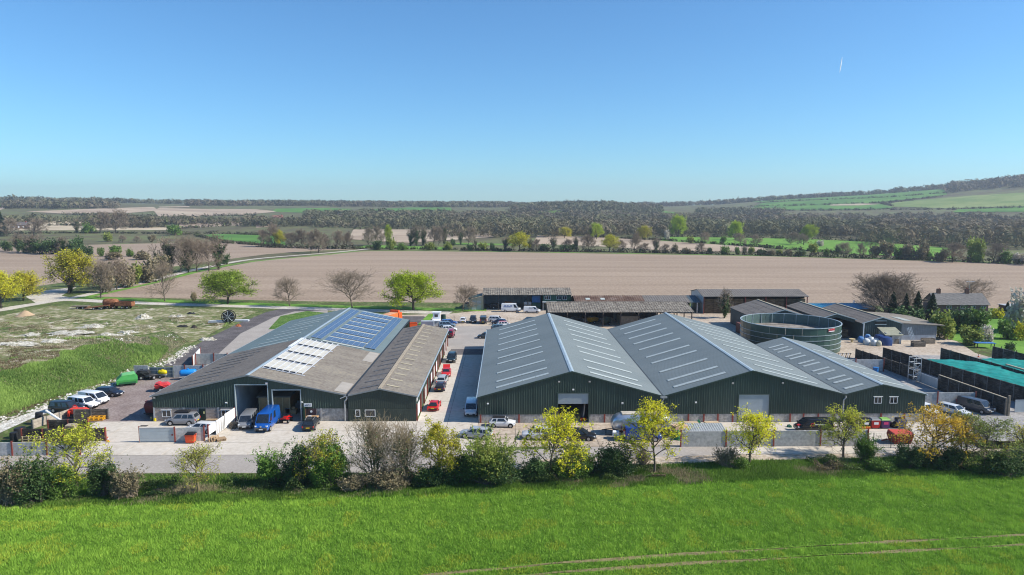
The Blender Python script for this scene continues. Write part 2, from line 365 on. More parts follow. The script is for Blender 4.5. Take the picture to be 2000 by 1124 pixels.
sheet('concrete_apron', [(400, 716), (470, 652), (535, 620), (575, 609), (640, 607), (640, 660), (440, 716)], m_tarmac_p, .026)
sheet('lawn_strip', [(524, 644), (548, 618), (600, 608), (640, 612), (600, 640)], m_verge, .04)
sheet('clamp_floor', None, m_conc_g, .012, wpts=[(63, 86.2), (120, 86.2), (130, 140), (90, 146), (63, 142)])
sheet('front_lane', None, m_tarmac_p, .012, wpts=[(-110, 79.8), (-42, 80.6), (-10, 80.4), (8, 82.2), (30, 84.6), (62, 85.5), (110, 87), (110, 92), (64, 91), (26, 91.2), (10, 89), (-14, 86.6), (-110, 86.6)])
sheet('dirt_shoulder', None, m_dirt, .02, wpts=[(2, 81.6), (12, 81.4), (28, 84), (46, 84.8), (46, 86.2), (30, 86.2), (22, 85.6), (4, 84.6)])
sheet('dirt_shoulder', None, m_dirt, .02, wpts=[(46, 85), (64, 85.4), (110, 87.5), (110, 89), (60, 87.8), (46, 87)])
sheet('chalk_verge', [(-120, 905), (-40, 862), (0, 846), (62, 818), (110, 802), (128, 788), (118, 782), (60, 806), (0, 829), (-120, 872)], m_chalk, .03, step=3)
sheet('crop_field', None, multi_mat('crop_soil', ((.3, (.09, .17, .02)), (.7, (.16, .28, .035))), sc=1., bump=.5), .012,
      wpts=[(-90, 20), (90, 20), (100, 84.5), (60, 80.2), (30, 78.2), (0, 75.2), (-25, 73.2), (-52, 71.4), (-90, 69.5)])
road('farm_track', [(-300, 690), (-80, 623), (0, 606), (70, 594), (130, 586), (200, 589), (330, 594.5), (480, 599), (620, 603.5), (760, 608), (880, 612)], 5.5, m_track, .03)
road('farm_track', [(128, 586), (180, 574), (300, 547), (400, 523), (500, 506), (640, 494.5), (712, 487.5), (760, 483)], 4.2, m_track, .035)
sheet('turning_area', [(70, 592), (50, 580), (85, 568), (150, 561), (120, 578), (150, 584)], m_track, .015)
road('grass_verge', [(150, 582), (220, 584), (330, 588.5), (480, 594), (620, 598.5), (760, 602), (870, 605), (950, 605)], 5.5, m_bright, .045)
road('grass_verge', [(160, 583), (300, 553), (400, 528), (500, 510.5), (640, 498), (725, 490.5), (1000, 492.5), (1500, 500.5), (2100, 518)], 3.2, m_bright, .05, seg=12)
sheet('paddock', [(1850, 662), (1905, 676), (2100, 720), (2200, 680), (2000, 655), (1870, 650)], m_bright, .02)
sheet('garden_lawn', [(1835, 650), (1860, 662), (2200, 668), (2200, 630), (1900, 620)], m_bright, .018)

sheet('rough_ground', [(-200, 760), (0, 745), (130, 690), (250, 655), (330, 645), (372, 672), (450, 633), (505, 608), (330, 601), (240, 606), (100, 598), (0, 618), (-200, 660)], m_rough, .05, step=2.5)
for k_, P_ in enumerate(([(-8, 56.6), (0, 58.2), (10, 59.6), (23, 61.2), (37, 62.6), (50, 63.8), (70, 65.4)], [(-8, 55), (0, 56.6), (10, 58), (23, 59.5), (37, 60.8), (50, 62), (70, 63.4)])): road('tramline', None, .34, mat('worn_tramline', (.20, .17, .075), .95, 0, .3, 1.5), .03, wpts=P_)
# concrete slabs of the front yard and the alley, each laid on its own
def slabs(name, xs, ys, m, z0=.02, keep=None):
    base = MB(); base.span((xs[0], ys[0], -.05), (xs[-1], ys[-1], z0 - .006)); p = kind(base.build(name, m_conc_d), 'structure')
    for i in range(len(xs) - 1):
        for j in range(len(ys) - 1):
            b = MB(); g = .035; a = (xs[i] + g, ys[j] + g); c = (xs[i + 1] - g, ys[j + 1] - g)
            h = z0 + .028 + .004 * ((i * 7 + j * 3) % 4)
            b.span((a[0], a[1], z0 - .01), (c[0], c[1], h)); b.build('concrete_slab', m, p)
    return p
slabs('concrete_yard', [-61, -55.6, -50, -44.5, -39, -33.5, -28, -22.5, -17, -13.2], [86.6, 91.4, 96.2, 100.75], m_conc)
slabs('concrete_alley', [-13.2, -8.6, -4.05], [86.6, 91.2, 95.6, 100, 105.5, 111, 116.5, 122, 127.5, 133, 138.5, 144, 147], m_conc)
slabs('concrete_forecourt', [-4.05, 1.4, 7, 12.6, 18.2, 24], [89.2, 94.3, 99.55], m_gravel)
slabs('concrete_forecourt', [24, 31, 38, 45, 52, 58, 63], [91.2, 95.2, 99.55], m_conc)
slabs('concrete_path', [30, 34.5, 39, 43.5, 48, 53], [86.3, 89], m_conc)
# ------------------------------------------------------------------ building materials
m_green = multi_mat('dark_green_cladding', ((.05, (.027, .048, .039)), (.5, (.035, .060, .049)), (.95, (.047, .075, .062))), sc=.9, r=.42, bump=0, scale_vec=(1.2, 1.2, .12), sc2=.25, spec=.45)
m_green2 = mat('weathered_green_cladding', (.050, .065, .052), .6, 0, .2, .6)
m_blueroof = multi_mat('blue_grey_roof_sheet', ((.05, (.155, .178, .172)), (.5, (.182, .206, .198)), (.95, (.204, .228, .218))), sc=.5, r=.45, bump=0, scale_vec=(.16, 1.3, .16), sc2=.12, spec=.4)
m_blueroof2 = multi_mat('green_grey_roof_sheet', ((.05, (.135, .175, .172)), (.5, (.155, .20, .198)), (.95, (.175, .222, .218))), sc=.5, r=.45, bump=0, scale_vec=(.16, 1.3, .16), sc2=.12, spec=.4)
m_fibre = multi_mat('fibre_cement_roof', ((.05, (.17, .145, .12)), (.42, (.225, .198, .168)), (.6, (.25, .225, .19)), (.95, (.31, .27, .205))), sc=.35, bump=.2, bsc=8, sc2=2.2, scale_vec=(.35, 1.6, 1))
m_fibre_d = multi_mat('dark_fibre_cement_roof', ((.1, (.145, .13, .12)), (.5, (.18, .165, .152)), (.9, (.22, .20, .18))), sc=.35, bump=.2, bsc=8, sc2=2.)
m_moss = multi_mat('mossy_asbestos_roof', ((.25, (.10, .085, .07)), (.5, (.21, .185, .155)), (.8, (.33, .30, .25))), sc=.8, bump=.4, bsc=5, sc2=3.)
m_rust_roof = multi_mat('rusty_roof', ((.3, (.10, .06, .045)), (.6, (.16, .105, .08)), (.85, (.22, .17, .14))), sc=.25, bump=.2, bsc=6)
m_rl = mat('pale_rooflight', (.46, .485, .44), .35, 0, .08, .8, spec=.5)
m_rl_y = mat('yellowed_rooflight', (.42, .36, .24), .5, 0, .12, .8)
m_rl_d = mat('dirty_rooflight', (.12, .108, .10), .5, 0, .12, .8)
m_galv = mat('galvanised_steel', (.48, .50, .52), .4, .5, .12, 1.5)
m_zinc = mat('pale_flashing', (.40, .47, .50), .4, .2, .08, .6)
m_dark = mat('dark_gutter', (.03, .035, .04), .6)
m_white = mat('white_upvc', (.78, .79, .80), .4, 0, .04)
m_glass = mat('window_glass', (.02, .025, .03), .06, 0, .2, 2., spec=.8)
m_redst = mat('red_oxide_steel', (.24, .055, .04), .6, 0, .2, 2.)
m_block = None
def block_mat():
    M = bpy.data.materials.new('concrete_blockwork'); M.use_nodes = True; nt = M.node_tree; b = nt.nodes['Principled BSDF']
    b.inputs['Roughness'].default_value = .9
    tc = nt.nodes.new('ShaderNodeNewGeometry'); mp = nt.nodes.new('ShaderNodeMapping'); mp.inputs['Rotation'].default_value = (R(90), 0, 0)
    br = nt.nodes.new('ShaderNodeTexBrick'); br.inputs['Scale'].default_value = 1.; br.inputs['Brick Width'].default_value = .45; br.inputs['Row Height'].default_value = .225
    br.inputs['Mortar Size'].default_value = .012; br.inputs['Color1'].default_value = (.27, .215, .18, 1); br.inputs['Color2'].default_value = (.40, .33, .28, 1); br.inputs['Mortar'].default_value = (.42, .39, .36, 1)
    nt.links.new(tc.outputs['Position'], mp.inputs['Vector']); nt.links.new(mp.outputs[0], br.inputs['Vector']); nt.links.new(br.outputs['Color'], b.inputs['Base Color'])
    return M
m_block = block_mat()
m_dado = multi_mat('stained_concrete_wall', ((.25, (.30, .285, .265)), (.55, (.43, .41, .385)), (.8, (.52, .50, .475))), sc=.5, bump=.15, bsc=8, sc2=3., scale_vec=(1.5, 1, .5))
m_panel = multi_mat('concrete_panel', ((.25, (.34, .34, .335)), (.55, (.43, .43, .42)), (.8, (.50, .495, .485))), sc=.6, bump=.1, bsc=8, sc2=3.)
m_ply = mat('plywood', (.45, .30, .16), .7, 0, .15, 2.)
m_shutter = mat('roller_shutter', (.42, .47, .50), .4, .2, .06, 1.)
m_intfloor = mat('interior_floor', (.46, .42, .37), .8, 0, .2, .5)
m_intwall = mat('interior_sheet', (.50, .53, .56), .7, 0, .15, .5)
m_black = mat('black_paint', (.012, .012, .014), .5)
m_print = mat('dark_print', (.02, .03, .08), .6)

def clad(b, u0, u1, zb, zt, at, out, pitch=.36, depth=.035, openings=(), m=0):
    """vertical ribbed cladding; at(u, d) -> (x, y) on the wall plane pushed out by d"""
    n = max(1, int(round((u1 - u0) / pitch))); p = (u1 - u0) / n
    for i in range(n):
        a = u0 + i * p
        prof = [(a, 0), (a + .62 * p, 0), (a + .72 * p, depth), (a + .9 * p, depth), (a + p, 0)]
        for (ua, da), (ub, db) in zip(prof, prof[1:]):
            um = (ua + ub) / 2
            segs = [(zb(um) if callable(zb) else zb, None)]
            lo = zb(um) if callable(zb) else zb; hi = zt(um)
            cuts = sorted((o[2], o[3]) for o in openings if o[0] <= um <= o[1]); z = lo; parts = []
            for c0, c1 in cuts:
                if c0 > z: parts.append((z, c0, False))
                z = max(z, c1)
            if z < hi: parts.append((z, None, True))
            for z0, z1, top in parts:
                ta = zt(ua) if top else z1; tb = zt(ub) if top else z1
                xa = at(ua, da); xb = at(ub, db)
                b.poly([(*xa, z0), (*xb, z0), (*xb, tb), (*xa, ta)], m)
    return b
def slope(b, xe, ze, xr, zr, y0, y1, pitch=.5, rib=.03, thick=.07, m=0, laps=0):
    """one roof slope with ribs running from eave to ridge"""
    k = Vector((xr - xe, 0, zr - ze)); n = Vector((-(zr - ze), 0, xr - xe)).normalized()
    if n.z < 0: n = -n
    N = max(1, int(round((y1 - y0) / pitch))); p = (y1 - y0) / N
    prof = []
    for i in range(N):
        a = y0 + i * p
        prof += [(a, 0), (a + .55 * p, 0), (a + .68 * p, rib), (a + .87 * p, rib)]
    prof.append((y1, 0))
    rows = max(1, laps)
    for r in range(rows):
        ta, tb = r / rows, (r + 1) / rows
        lift0 = .035 if (laps and r > 0) else (.03 if laps else 0); 
        A = Vector((xe, 0, ze)) + k * ta + n * (.03 if laps else 0); B = Vector((xe, 0, ze)) + k * tb
        vs = []; fs = []
        for (y, h) in prof:
            vs += [A + n * h + Vector((0, y, 0)), B + n * h + Vector((0, y, 0))]
        for i in range(len(prof) - 1): fs.append((2 * i, 2 * i + 2, 2 * i + 3, 2 * i + 1))
        b.add(vs, fs, m)
    E = Vector((xe, 0, ze)); G_ = Vector((xr, 0, zr)); d = -n * thick
    P = [E + d, G_ + d]
    b.add([(P[0].x, y0, P[0].z), (P[1].x, y0, P[1].z), (P[1].x, y1, P[1].z), (P[0].x, y1, P[0].z)], [(0, 1, 2, 3)], m)
    for y in (y0, y1): b.add([(E.x, y, E.z), (G_.x, y, G_.z), (P[1].x, y, P[1].z), (P[0].x, y, P[0].z)], [(0, 1, 2, 3)], m)
    b.add([(E.x, y0, E.z), (E.x, y1, E.z), (P[0].x, y1, P[0].z), (P[0].x, y0, P[0].z)], [(0, 1, 2, 3)], m)
    return b
def slab_on(xe, ze, xr, zr, xa, xb, yc, wd, lift=.04, th=.03, parts=1, gap=.03):
    """thin slab lying on a roof slope between x=xa and x=xb"""
    s = (zr - ze) / (xr - xe); n = Vector((-s, 0, 1)).normalized(); b = MB()
    for i in range(parts):
        a = xa + (xb - xa) * i / parts; c = xa + (xb - xa) * (i + 1) / parts
        if i: a += gap * (1 if xb > xa else -1)
        P = []
        for h in (lift, lift + th):
            for x, y in ((a, yc - wd / 2), (c, yc - wd / 2), (c, yc + wd / 2), (a, yc + wd / 2)):
                P.append(Vector((x, y, ze + (x - xe) * s)) + n * h)
        b.add(P, [(0, 3, 2, 1), (4, 5, 6, 7), (0, 1, 5, 4), (1, 2, 6, 5), (2, 3, 7, 6), (3, 0, 4, 7)])
    return b
def front(y): return lambda u, d: (u, y - d)
def sideL(x): return lambda u, d: (x - d, u)
def sideR(x): return lambda u, d: (x + d, u)
def back(y): return lambda u, d: (u, y + d)
def gable_fn(x0, z0, xr, zr, x1, z1, drop=.06):
    return lambda x: (z0 + (zr - z0) * (x - x0) / (xr - x0) if x <= xr else z1 + (zr - z1) * (x1 - x) / (x1 - xr)) - drop
def window(parent, x, z, wd, hg, y, off, panes=2, sill=True, nm='window'):
    f = MB(); t = .07
    f.span((x - wd / 2, y - .05, z - hg / 2), (x + wd / 2, y + .02, z - hg / 2 + t)); f.span((x - wd / 2, y - .05, z + hg / 2 - t), (x + wd / 2, y + .02, z + hg / 2))
    for i in range(panes + 1):
        xx = x - wd / 2 + t / 2 + (wd - t) * i / panes
        f.span((xx - t / 2, y - .052, z - hg / 2 + t), (xx + t / 2, y + .02, z + hg / 2 - t))
    o = f.build(nm, m_white, parent, off=off)
    for i in range(panes):
        xa = x - wd / 2 + t + (wd - t) * i / panes; xb = xa + (wd - t) / panes - t
        MB().span((xa, y - .015, z - hg / 2 + t), (xb, y + .01, z + hg / 2 - t)).build('pane', m_glass, o, off=off)
    if sill: MB().span((x - wd / 2 - .12, y - .12, z + hg / 2 + .02), (x + wd / 2 + .12, y - .0, z + hg / 2 + .08)).build('lintel', m_white, o, off=off)
    return o
def floodlight(parent, x, y, z, off, m=None):
    b = MB(); b.box((x, y - .12, z), (.28, .12, .2), rx=.4); b.tube((x, y, z + .05), (x, y - .1, z), .03, n=5)
    b.build('floodlight', m or m_white, parent, off=off)

# ------------------------------------------------------------------ twin big sheds in the middle (and their smaller neighbour)
def big_shed(label, x0, xr, x1, y0, y1, z0, zr, z1, lights_l, lights_r, wl, door, dado_h=1.3, posts=(), rlw=.85, walls=('L', 'R'), windows=()):
    off = ((x0 + x1) / 2, y0, 0)
    t = thing('farm_shed', label, 'shed', off)
    gf = gable_fn(x0, z0, xr, zr, x1, z1)
    ops = []
    if door: ops.append((door[0], door[1], 0, door[2]))
    for wx, wz, ww, wh in windows: ops.append((wx - ww / 2 + .04, wx + ww / 2 - .04, wz - wh / 2 + .04, wz + wh / 2 - .04))
    b = MB(); clad(b, x0, x1, dado_h, gf, front(y0), -1, openings=ops); b.build('gable_cladding', m_green, t, off=off)
    b = MB(); clad(b, x0, x1, .0, gf, back(y1), 1, pitch=.8); b.build('rear_cladding', m_green, t, off=off)
    d = MB()
    if door:
        d.span((x0 + .05, y0 + .03, 0), (door[0] - .05, y0 + .2, dado_h + .05)); d.span((door[1] + .05, y0 + .03, 0), (x1 - .05, y0 + .2, dado_h + .05))
    else: d.span((x0 + .05, y0 + .03, 0), (x1 - .05, y0 + .2, dado_h + .05))
    d.build('dado_wall', m_dado, t, off=off)
    for px in posts:
        MB().span((px - .11, y0 - .07, 0), (px + .11, y0 + .03, dado_h + .02)).build('steel_post', m_redst, t, off=off)
    if 'L' in walls:
        b = MB(); clad(b, y0 + .01, y1, 1.2, lambda u: z0 - .05, sideL(x0), -1, pitch=.5); b.build('side_cladding', m_green, t, off=off)
        MB().span((x0 + .03, y0 + .21, 0), (x0 + .2, y1 - .05, 1.25)).build('dado_wall', m_dado, t, off=off)
    if 'R' in walls:
        b = MB(); clad(b, y0 + .01, y1, 1.2, lambda u: z1 - .05, sideR(x1), 1, pitch=.5); b.build('side_cladding', m_green, t, off=off)
        MB().span((x1 - .2, y0 + .21, 0), (x1 - .03, y1 - .05, 1.25)).build('dado_wall', m_dado, t, off=off)
    for (xe, ze, lights, rng_, el) in ((x0 - .12, z0 - .03, lights_l, (wl[0], wl[1]), 'L'), (x1 + (.12 if 'R' in walls else -.12), z1 - .03 if 'R' in walls else z1, lights_r, (wl[2], wl[3]), 'R')):
        b = MB(); slope(b, xe, ze, xr, zr, y0 - .18, y1 + .15, pitch=.55); ro = b.build('roof', m_blueroof, t, off=off)
        for yl in lights:
            if isinstance(yl, tuple): yy, w2 = yl
            else: yy, w2 = yl, rlw
            slab_on(xe, ze, xr, zr, rng_[0], rng_[1], yy, w2, parts=4).build('rooflight', m_rl, ro, off=off)
    c = MB()
    for sx, sl in ((-1, (zr - z0) / (xr - x0)), (1, (zr - z1) / (x1 - xr))):
        w_ = .32
        c.add([(xr, y0 - .2, zr + .07), (xr, y1 + .17, zr + .07), (xr + sx * w_, y1 + .17, zr + .07 - w_ * sl), (xr + sx * w_, y0 - .2, zr + .07 - w_ * sl)], [(0, 1, 2, 3)])
    c.build('ridge_cap', m_zinc, t, off=off)
    v = MB(); s0 = (zr - z0) / (xr - x0); s1 = (zr - z1) / (x1 - xr)
    for xa, za, xb, zb in ((x0 - .12, z0 - .04, xr, zr), (x1, z1 - .02, xr, zr)):
        v.loft([[(xa, y0 - .24, za - .16), (xa, y0 - .24, za + .05), (xa, y0 - .185, za + .05), (xa, y0 - .185, za - .16)], [(xb, y0 - .24, zb - .13), (xb, y0 - .24, zb + .07), (xb, y0 - .185, zb + .07), (xb, y0 - .185, zb - .13)]])
    v.build('verge_flashing', m_green, t, off=off)
    if 'L' in walls: MB().span((x0 - .3, y0 - .2, z0 - .2), (x0 - .13, y1 + .1, z0 - .06)).build('gutter', m_zinc, t, off=off)
    if 'R' in walls: MB().span((x1 + .13, y0 - .2, z1 - .2), (x1 + .3, y1 + .1, z1 - .06)).build('gutter', m_zinc, t, off=off)
    # inside
    MB().span((x0 + .25, y0 + .25, -.02), (x1 - .25, y1 - .3, .045)).build('interior_floor', m_intfloor, t, off=off)
    if door:
        f = MB(); dx0, dx1, dz, shut = door
        f.span((dx0 - .12, y0 - .09, 0), (dx0 + .03, y0 + .24, dz)); f.span((dx1 - .03, y0 - .09, 0), (dx1 + .12, y0 + .24, dz)); f.span((dx0 - .12, y0 - .09, dz), (dx1 + .12, y0 + .24, dz + .12))
        f.build('door_frame', m_green, t, off=off)
        s = MB(); z = shut; 
        while z < dz - .01:
            s.span((dx0 + .03, y0 + .06, z), (dx1 - .03, y0 + .12 , min(z + .14, dz))); s.span((dx0 + .03, y0 + .045, z + .02), (dx1 - .03, y0 + .06, min(z + .11, dz))); z += .15
        s.build('shutter_door', m_shutter, t, off=off)
    for wx, wz, ww, wh in windows: window(t, wx, wz, ww, wh, y0 - .04, off)
    return t, off
YB = 99.6; YB1 = 155.2
s1, o1 = big_shed('dark green shed with ridge nearest the middle, half raised shutter and white convertible car outside', -4.04, 9.8, 23.36, YB, YB1, 4.0, 7.85, 4.1,
    (150.6, 145.3, 140, 134.2, 128.5, 122, 117.5, 110.9, 105.5, 101.9), (149.9, 144.6, 139.2, 133.6, 128.2, 121.8, 117.4, 110.9, 105.6, 102.2), (-1.4, 6.5, 12.75, 20.7), (7.75, 12.3, 4.5, 2.9), posts=(-3.7, 2, 14.7, 19.4), walls=('L',))
s2, o2 = big_shed('dark green shed right of the half open shutter shed, with closed pale door', 23.4, 36.5, 50.4, YB + .01, YB1 + .1, 4.1, 7.9, 4.3,
    (151.4, 145.8, 140.4, 134.9, 129.3, 122.7, 118, 111.6, 106, 102.1), (148.9, 143.3, 138.3, 133.5, 128.2, 122, 117.6, 111.5, 106.2, 102.7), (25.5, 33.3, 39.1, 47.6), (34.6, 39.2, 4.25, .06), posts=(27.2, 29.5, 31.6, 33.8, 42.4, 44.4, 46.6, 48.9), walls=())
s3, o3 = big_shed('small dark green shed with two white windows in its gable, right of the bigger sheds', 50.44, 55.95, 62.45, YB + .02, 136.6, 4.3, 5.75, 4.25,
    tuple((y, .72) for y in (131.8, 129.5, 127.5, 123.7, 121.8, 118.1, 116.2, 112.6, 110.6, 107.1, 105, 101.6)), (126, 120, 114, 108, 103), (51.3, 54.1, 57.2, 61), None, posts=(52.5, 56, 59.5), walls=('R',), windows=((55.35, 3.35, 1.15, 1.0), (57.7, 3.35, 1.15, 1.0)))
for nm, x, th, of in (('valley', 23.38, s2, o2), ('valley', 50.42, s3, o3)):
    yb = YB1 if x < 30 else 136.5
    MB().span((x - .28, YB - .2, 4.06 if x < 30 else 4.26), (x + .28, yb, 4.12 if x < 30 else 4.32)).build('valley_gutter', m_dark, th, off=of)
    p = MB(); zz = 3.95 if x < 30 else 4.1
    p.span((x - .5, YB - .42, zz - .12), (x + .5, YB - .12, zz + .12)) if x < 30 else None
    p.path([(x, YB - .3, zz), (x, YB - .3, zz - .3), (x - .25, YB - .16, zz - .7), (x - .25, YB - .16, .1)], .09); p.build('downpipe', m_galv, th, off=of)
floodlight(s1, -2.6, YB - .05, 3.0, o1); floodlight(s1, 17.3, YB - .05, 3.0, o1); floodlight(s1, 10.0, YB - .05, 5.1, o1); floodlight(s2, 28.2, YB - .04, 3.1, o2)
floodlight(s1, 7.9, YB - .05, 6.3, o1, m_galv); floodlight(s1, 12.4, YB - .05, 6.3, o1, m_galv); floodlight(s2, 33.6, YB - .04, 6.0, o2, m_galv); floodlight(s2, 41, YB - .04, 6.0, o2, m_galv)
m_orange = mat('orange_plastic', (.70, .13, .02), .5)
for k in range(2):
    c = thing('traffic_cone', 'orange tub just inside the half open shutter, ' + ('left' if k == 0 else 'right') + ' one of two', 'tub', (11.4 + k * .5, YB + .7, .05))
    b = MB(); b.tube((0, 0, 0), (0, 0, .5), .2, .24, 10); b.build('bucket', m_orange, c); MB().tube((0, 0, .47), (0, 0, .52), .26, .26, 10).build('rim', m_orange, c)
    c.name = 'orange_tub'
b = tag(MB().loft([[(11.55, YB + 1.2, .05), (11.75, YB + 1.2, .05), (11.75, YB + 3, .05), (11.55, YB + 3, .05)], [(11.9, YB + 1.2, 2.6), (11.96, YB + 1.2, 2.6), (11.96, YB + 3, 2.3), (11.9, YB + 3, 2.3)]]).build('leaning_sheet', m_galv), 'grey metal sheet leaning inside the half open shutter doorway', 'sheet')

# ------------------------------------------------------------------ left shed with solar panels, and the narrow shed joined to its right
YA = 100.8; YAM = 129.5; YAE = 168.6
AX0, AXR, AX1, AZ0, AZR, AZ1 = -52.6, -38.3, -23.62, 4.0, 7.1, 4.06
offA = ((AX0 + AX1) / 2, YA, 0)
A = thing('farm_shed', 'wide green shed on the left with solar panels on its long roof', 'shed', offA)
gfA = gable_fn(AX0, AZ0, AXR, AZR, AX1, AZ1)
D1 = (-40.25, -35.45, 5.55); D2 = (-34.75, -30.6, 4.75)
b = MB(); clad(b, AX0, D1[0] - .1, 2.15, gfA, front(YA), -1); clad(b, D1[0] - .1, D2[1] + .1, .0, gfA, front(YA), -1, openings=((D1[0] - .05, D1[1] + .05, -1, D1[2]), (D2[0] - .05, D2[1] + .05, -1, D2[2]))); clad(b, D2[1] + .1, AX1, 1.95, gfA, front(YA), -1)
b.build('gable_cladding', m_green, A, off=offA)
b = MB(); clad(b, AX0, AX1, .0, gfA, back(YAE), 1, pitch=.8); b.build('rear_cladding', m_green, A, off=offA)
b = MB(); clad(b, YA, YAE, 2.1, lambda u: AZ0 - .05, sideL(AX0), -1, pitch=.5); b.build('side_cladding', m_green, A, off=offA)
MB().span((AX0 + .03, YA + .2, 0), (AX0 + .2, YAE - .05, 2.15)).build('dado_wall', m_block, A, off=offA)
MB().span((AX0 + .05, YA + .03, 0), (D1[0] - .15, YA + .19, 2.2)).build('blockwork_wall', m_block, A, off=offA)
for px in (-52.45, -48.05, -42.9): MB().span((px - .12, YA - .02, 0), (px + .12, YA + .03, 2.18)).build('steel_post', m_galv, A, off=offA)
MB().span((D2[1] + .55, YA + .03, 0), (AX1 - .05, YA + .19, 2.0)).build('dado_wall', m_dado, A, off=offA)
for px in (-27.6,): MB().span((px - .12, YA - .04, 0), (px + .12, YA + .03, 1.98)).build('steel_post', m_galv, A, off=offA)
for px in (-30.0,): MB().span((px - .14, YA - .06, 0), (px + .1, YA + .03, 1.95)).build('steel_post', m_redst, A, off=offA)
MB().span((-29.8, YA - .03, .95), (-28.3, YA + .03, 1.95)).build('notice_board', mat('maroon_board', (.06, .035, .04), .6), A, off=offA)
MB().tube((-29.05, YA - .034, 1.5), (-29.05, YA - .05, 1.5), .18, n=10).build('emblem', m_white, A, off=offA)
sg = MB().span((-30.1, YA - .1, 2.25), (-28.95, YA - .04, 2.75)).build('sign', m_white, A, off=offA)
def text(body, size, loc, rot, m, parent, name='lettering', bold=0.012, align='CENTER'):
    cu = bpy.data.curves.new(name, 'FONT'); cu.body = body; cu.size = size; cu.align_x = align; cu.align_y = 'CENTER'; cu.offset = bold * size * 1.5; cu.extrude = .004
    o = bpy.data.objects.new(name, cu); COL.objects.link(o); bpy.context.view_layer.update()
    me = bpy.data.meshes.new_from_object(o.evaluated_get(bpy.context.evaluated_depsgraph_get())); bpy.data.objects.remove(o); bpy.data.curves.remove(cu)
    me.materials.clear(); me.materials.append(m); return link(name, me, parent, loc, rot)
text('UNIT 8', .27, (-29.52 - offA[0], YA - .115 - offA[1], 2.5), (R(90), 0, 0), m_print, sg)
window(A, -50.6, 1.25, 1.35, 1.05, YA - .02, offA); window(A, -41.55, 1.25, 1.75, 1.0, YA - .02, offA, panes=3)
MB().span((-45.75, YA - .03, .02), (-44.8, YA + .02, 2.0)).build('door', mat('dark_green_door', (.012, .025, .02), .5), A, off=offA)
MB().span((-45.12, YA - .045, 1.2), (-44.95, YA - .03, 1.55)).build('door_notice', mat('yellow_notice', (.7, .65, .3), .6), A, off=offA)
for D in (D1, D2):
    f = MB(); f.span((D[0] - .1, YA - .08, 0), (D[0] + .02, YA + .25, D[2])); f.span((D[1] - .02, YA - .08, 0), (D[1] + .1, YA + .25, D[2])); f.span((D[0] - .1, YA - .08, D[2]), (D[1] + .1, YA + .25, D[2] + .14))
    f.build('door_frame', m_zinc, A, off=offA)
MB().span((D1[1] + .1, YA + .02, 0), (D2[0] - .1, YA + .3, D2[2])).build('door_mullion', mat('blue_grey_frame', (.10, .17, .24), .5), A, off=offA)
MB().box((-30.05, YA - .28, 1.15), (.75, .06, 2.2), rz=-.9).build('open_door', mat('olive_green_door', (.05, .10, .045), .5), A, off=offA)
alarm = MB().box((D1[1] - .05, YA - .12, 5.85), (.3, .15, .28)); alarm.build('alarm_box', mat('alarm_white', (.8, .7, .68), .5), A, off=offA)
floodlight(A, -41.6, YA - .04, 2.9, offA); floodlight(A, -30.35, YA - .06, 2.95, offA); floodlight(A, -52.2, YA - .06, 3.7, offA, m_galv)
p = MB(); p.path([(AX1, YA - .35, 3.9), (AX1, YA - .35, 3.5), (AX1 - .35, YA - .2, 3.1), (AX1 - .35, YA - .2, .1)], .11); p.path([(AX1 - .2, YA - .3, 3.9), (AX1 - 1.0, YA - .3, 3.55)], .07); p.build('downpipe', m_galv, A, off=offA)
# inside: floor, white side partition, timber cabin, shelving
MB().span((AX0 + .25, YA + .3, -.02), (AX1 - .25, YAE - .3, .05)).build('interior_floor', m_intfloor, A, off=offA)
MB().span((D1[0] - .2, YA + .3, .05), (D1[0] - .1, YA + 21.8, 5.6)).build('partition', m_intwall, A, off=offA)
b = MB(); clad(b, -40.4, -24, .05, lambda u: gfA(u) - .25, front(YA + 22), -1, pitch=.8); b.build('partition', m_intwall, A, off=offA)
cab = MB(); cab.span((-38.3, YA + 4, .06), (-33.4, YA + 10, 2.75)); cabo = cab.build('timber_cabin', m_ply, A, off=offA)
MB().box((-35.85, YA + 6.9, 2.9), (5.3, 6.6, .16), rx=.06).build('cabin_roof', mat('grey_felt', (.18, .18, .17), .8), cabo, off=offA)
for px in (-38.2, -36.9, -35.6, -34.6, -33.5): MB().span((px - .06, YA + 3.93, .1), (px + .06, YA + 3.99, 2.7)).build('timber_stud', mat('pale_timber', (.6, .48, .27), .7, 0, .1, 3), cabo, off=offA)
for k in range(3):
    q = MB()
    for zz in (.6, 1.5, 2.4): q.span((-33 + k * 1.0, YA + 12, zz), (-32.2 + k * 1.0, YA + 18, zz + .08))
    for yy in (12, 15, 18): q.span((-33 + k * 1.0, YA + yy, .05), (-32.92 + k * 1.0, YA + yy + .1, 3.0))
    q.build('shelf_rack', m_zinc, A, off=offA)
for k, (x, y, s) in enumerate(((-33.8, 4, .8), (-32.8, 3.2, .9), (-31.4, 5, 1.0), (-33, 6.5, 1.2), (-31.6, 8, 1.4))):
    q = MB(); q.span((x - s / 2, YA + y, .06), (x + s / 2, YA + y + s, .75)); q.span((x - s * .6, YA + y - .1, .76), (x + s * .6, YA + y + s * 1.1, .82)); q.span((x - .2, YA + y + .2, .82), (x + .25, YA + y + .6, 1.2))
    q.build('workbench', (m_galv, m_ply, m_zinc)[k % 3], A, off=offA)
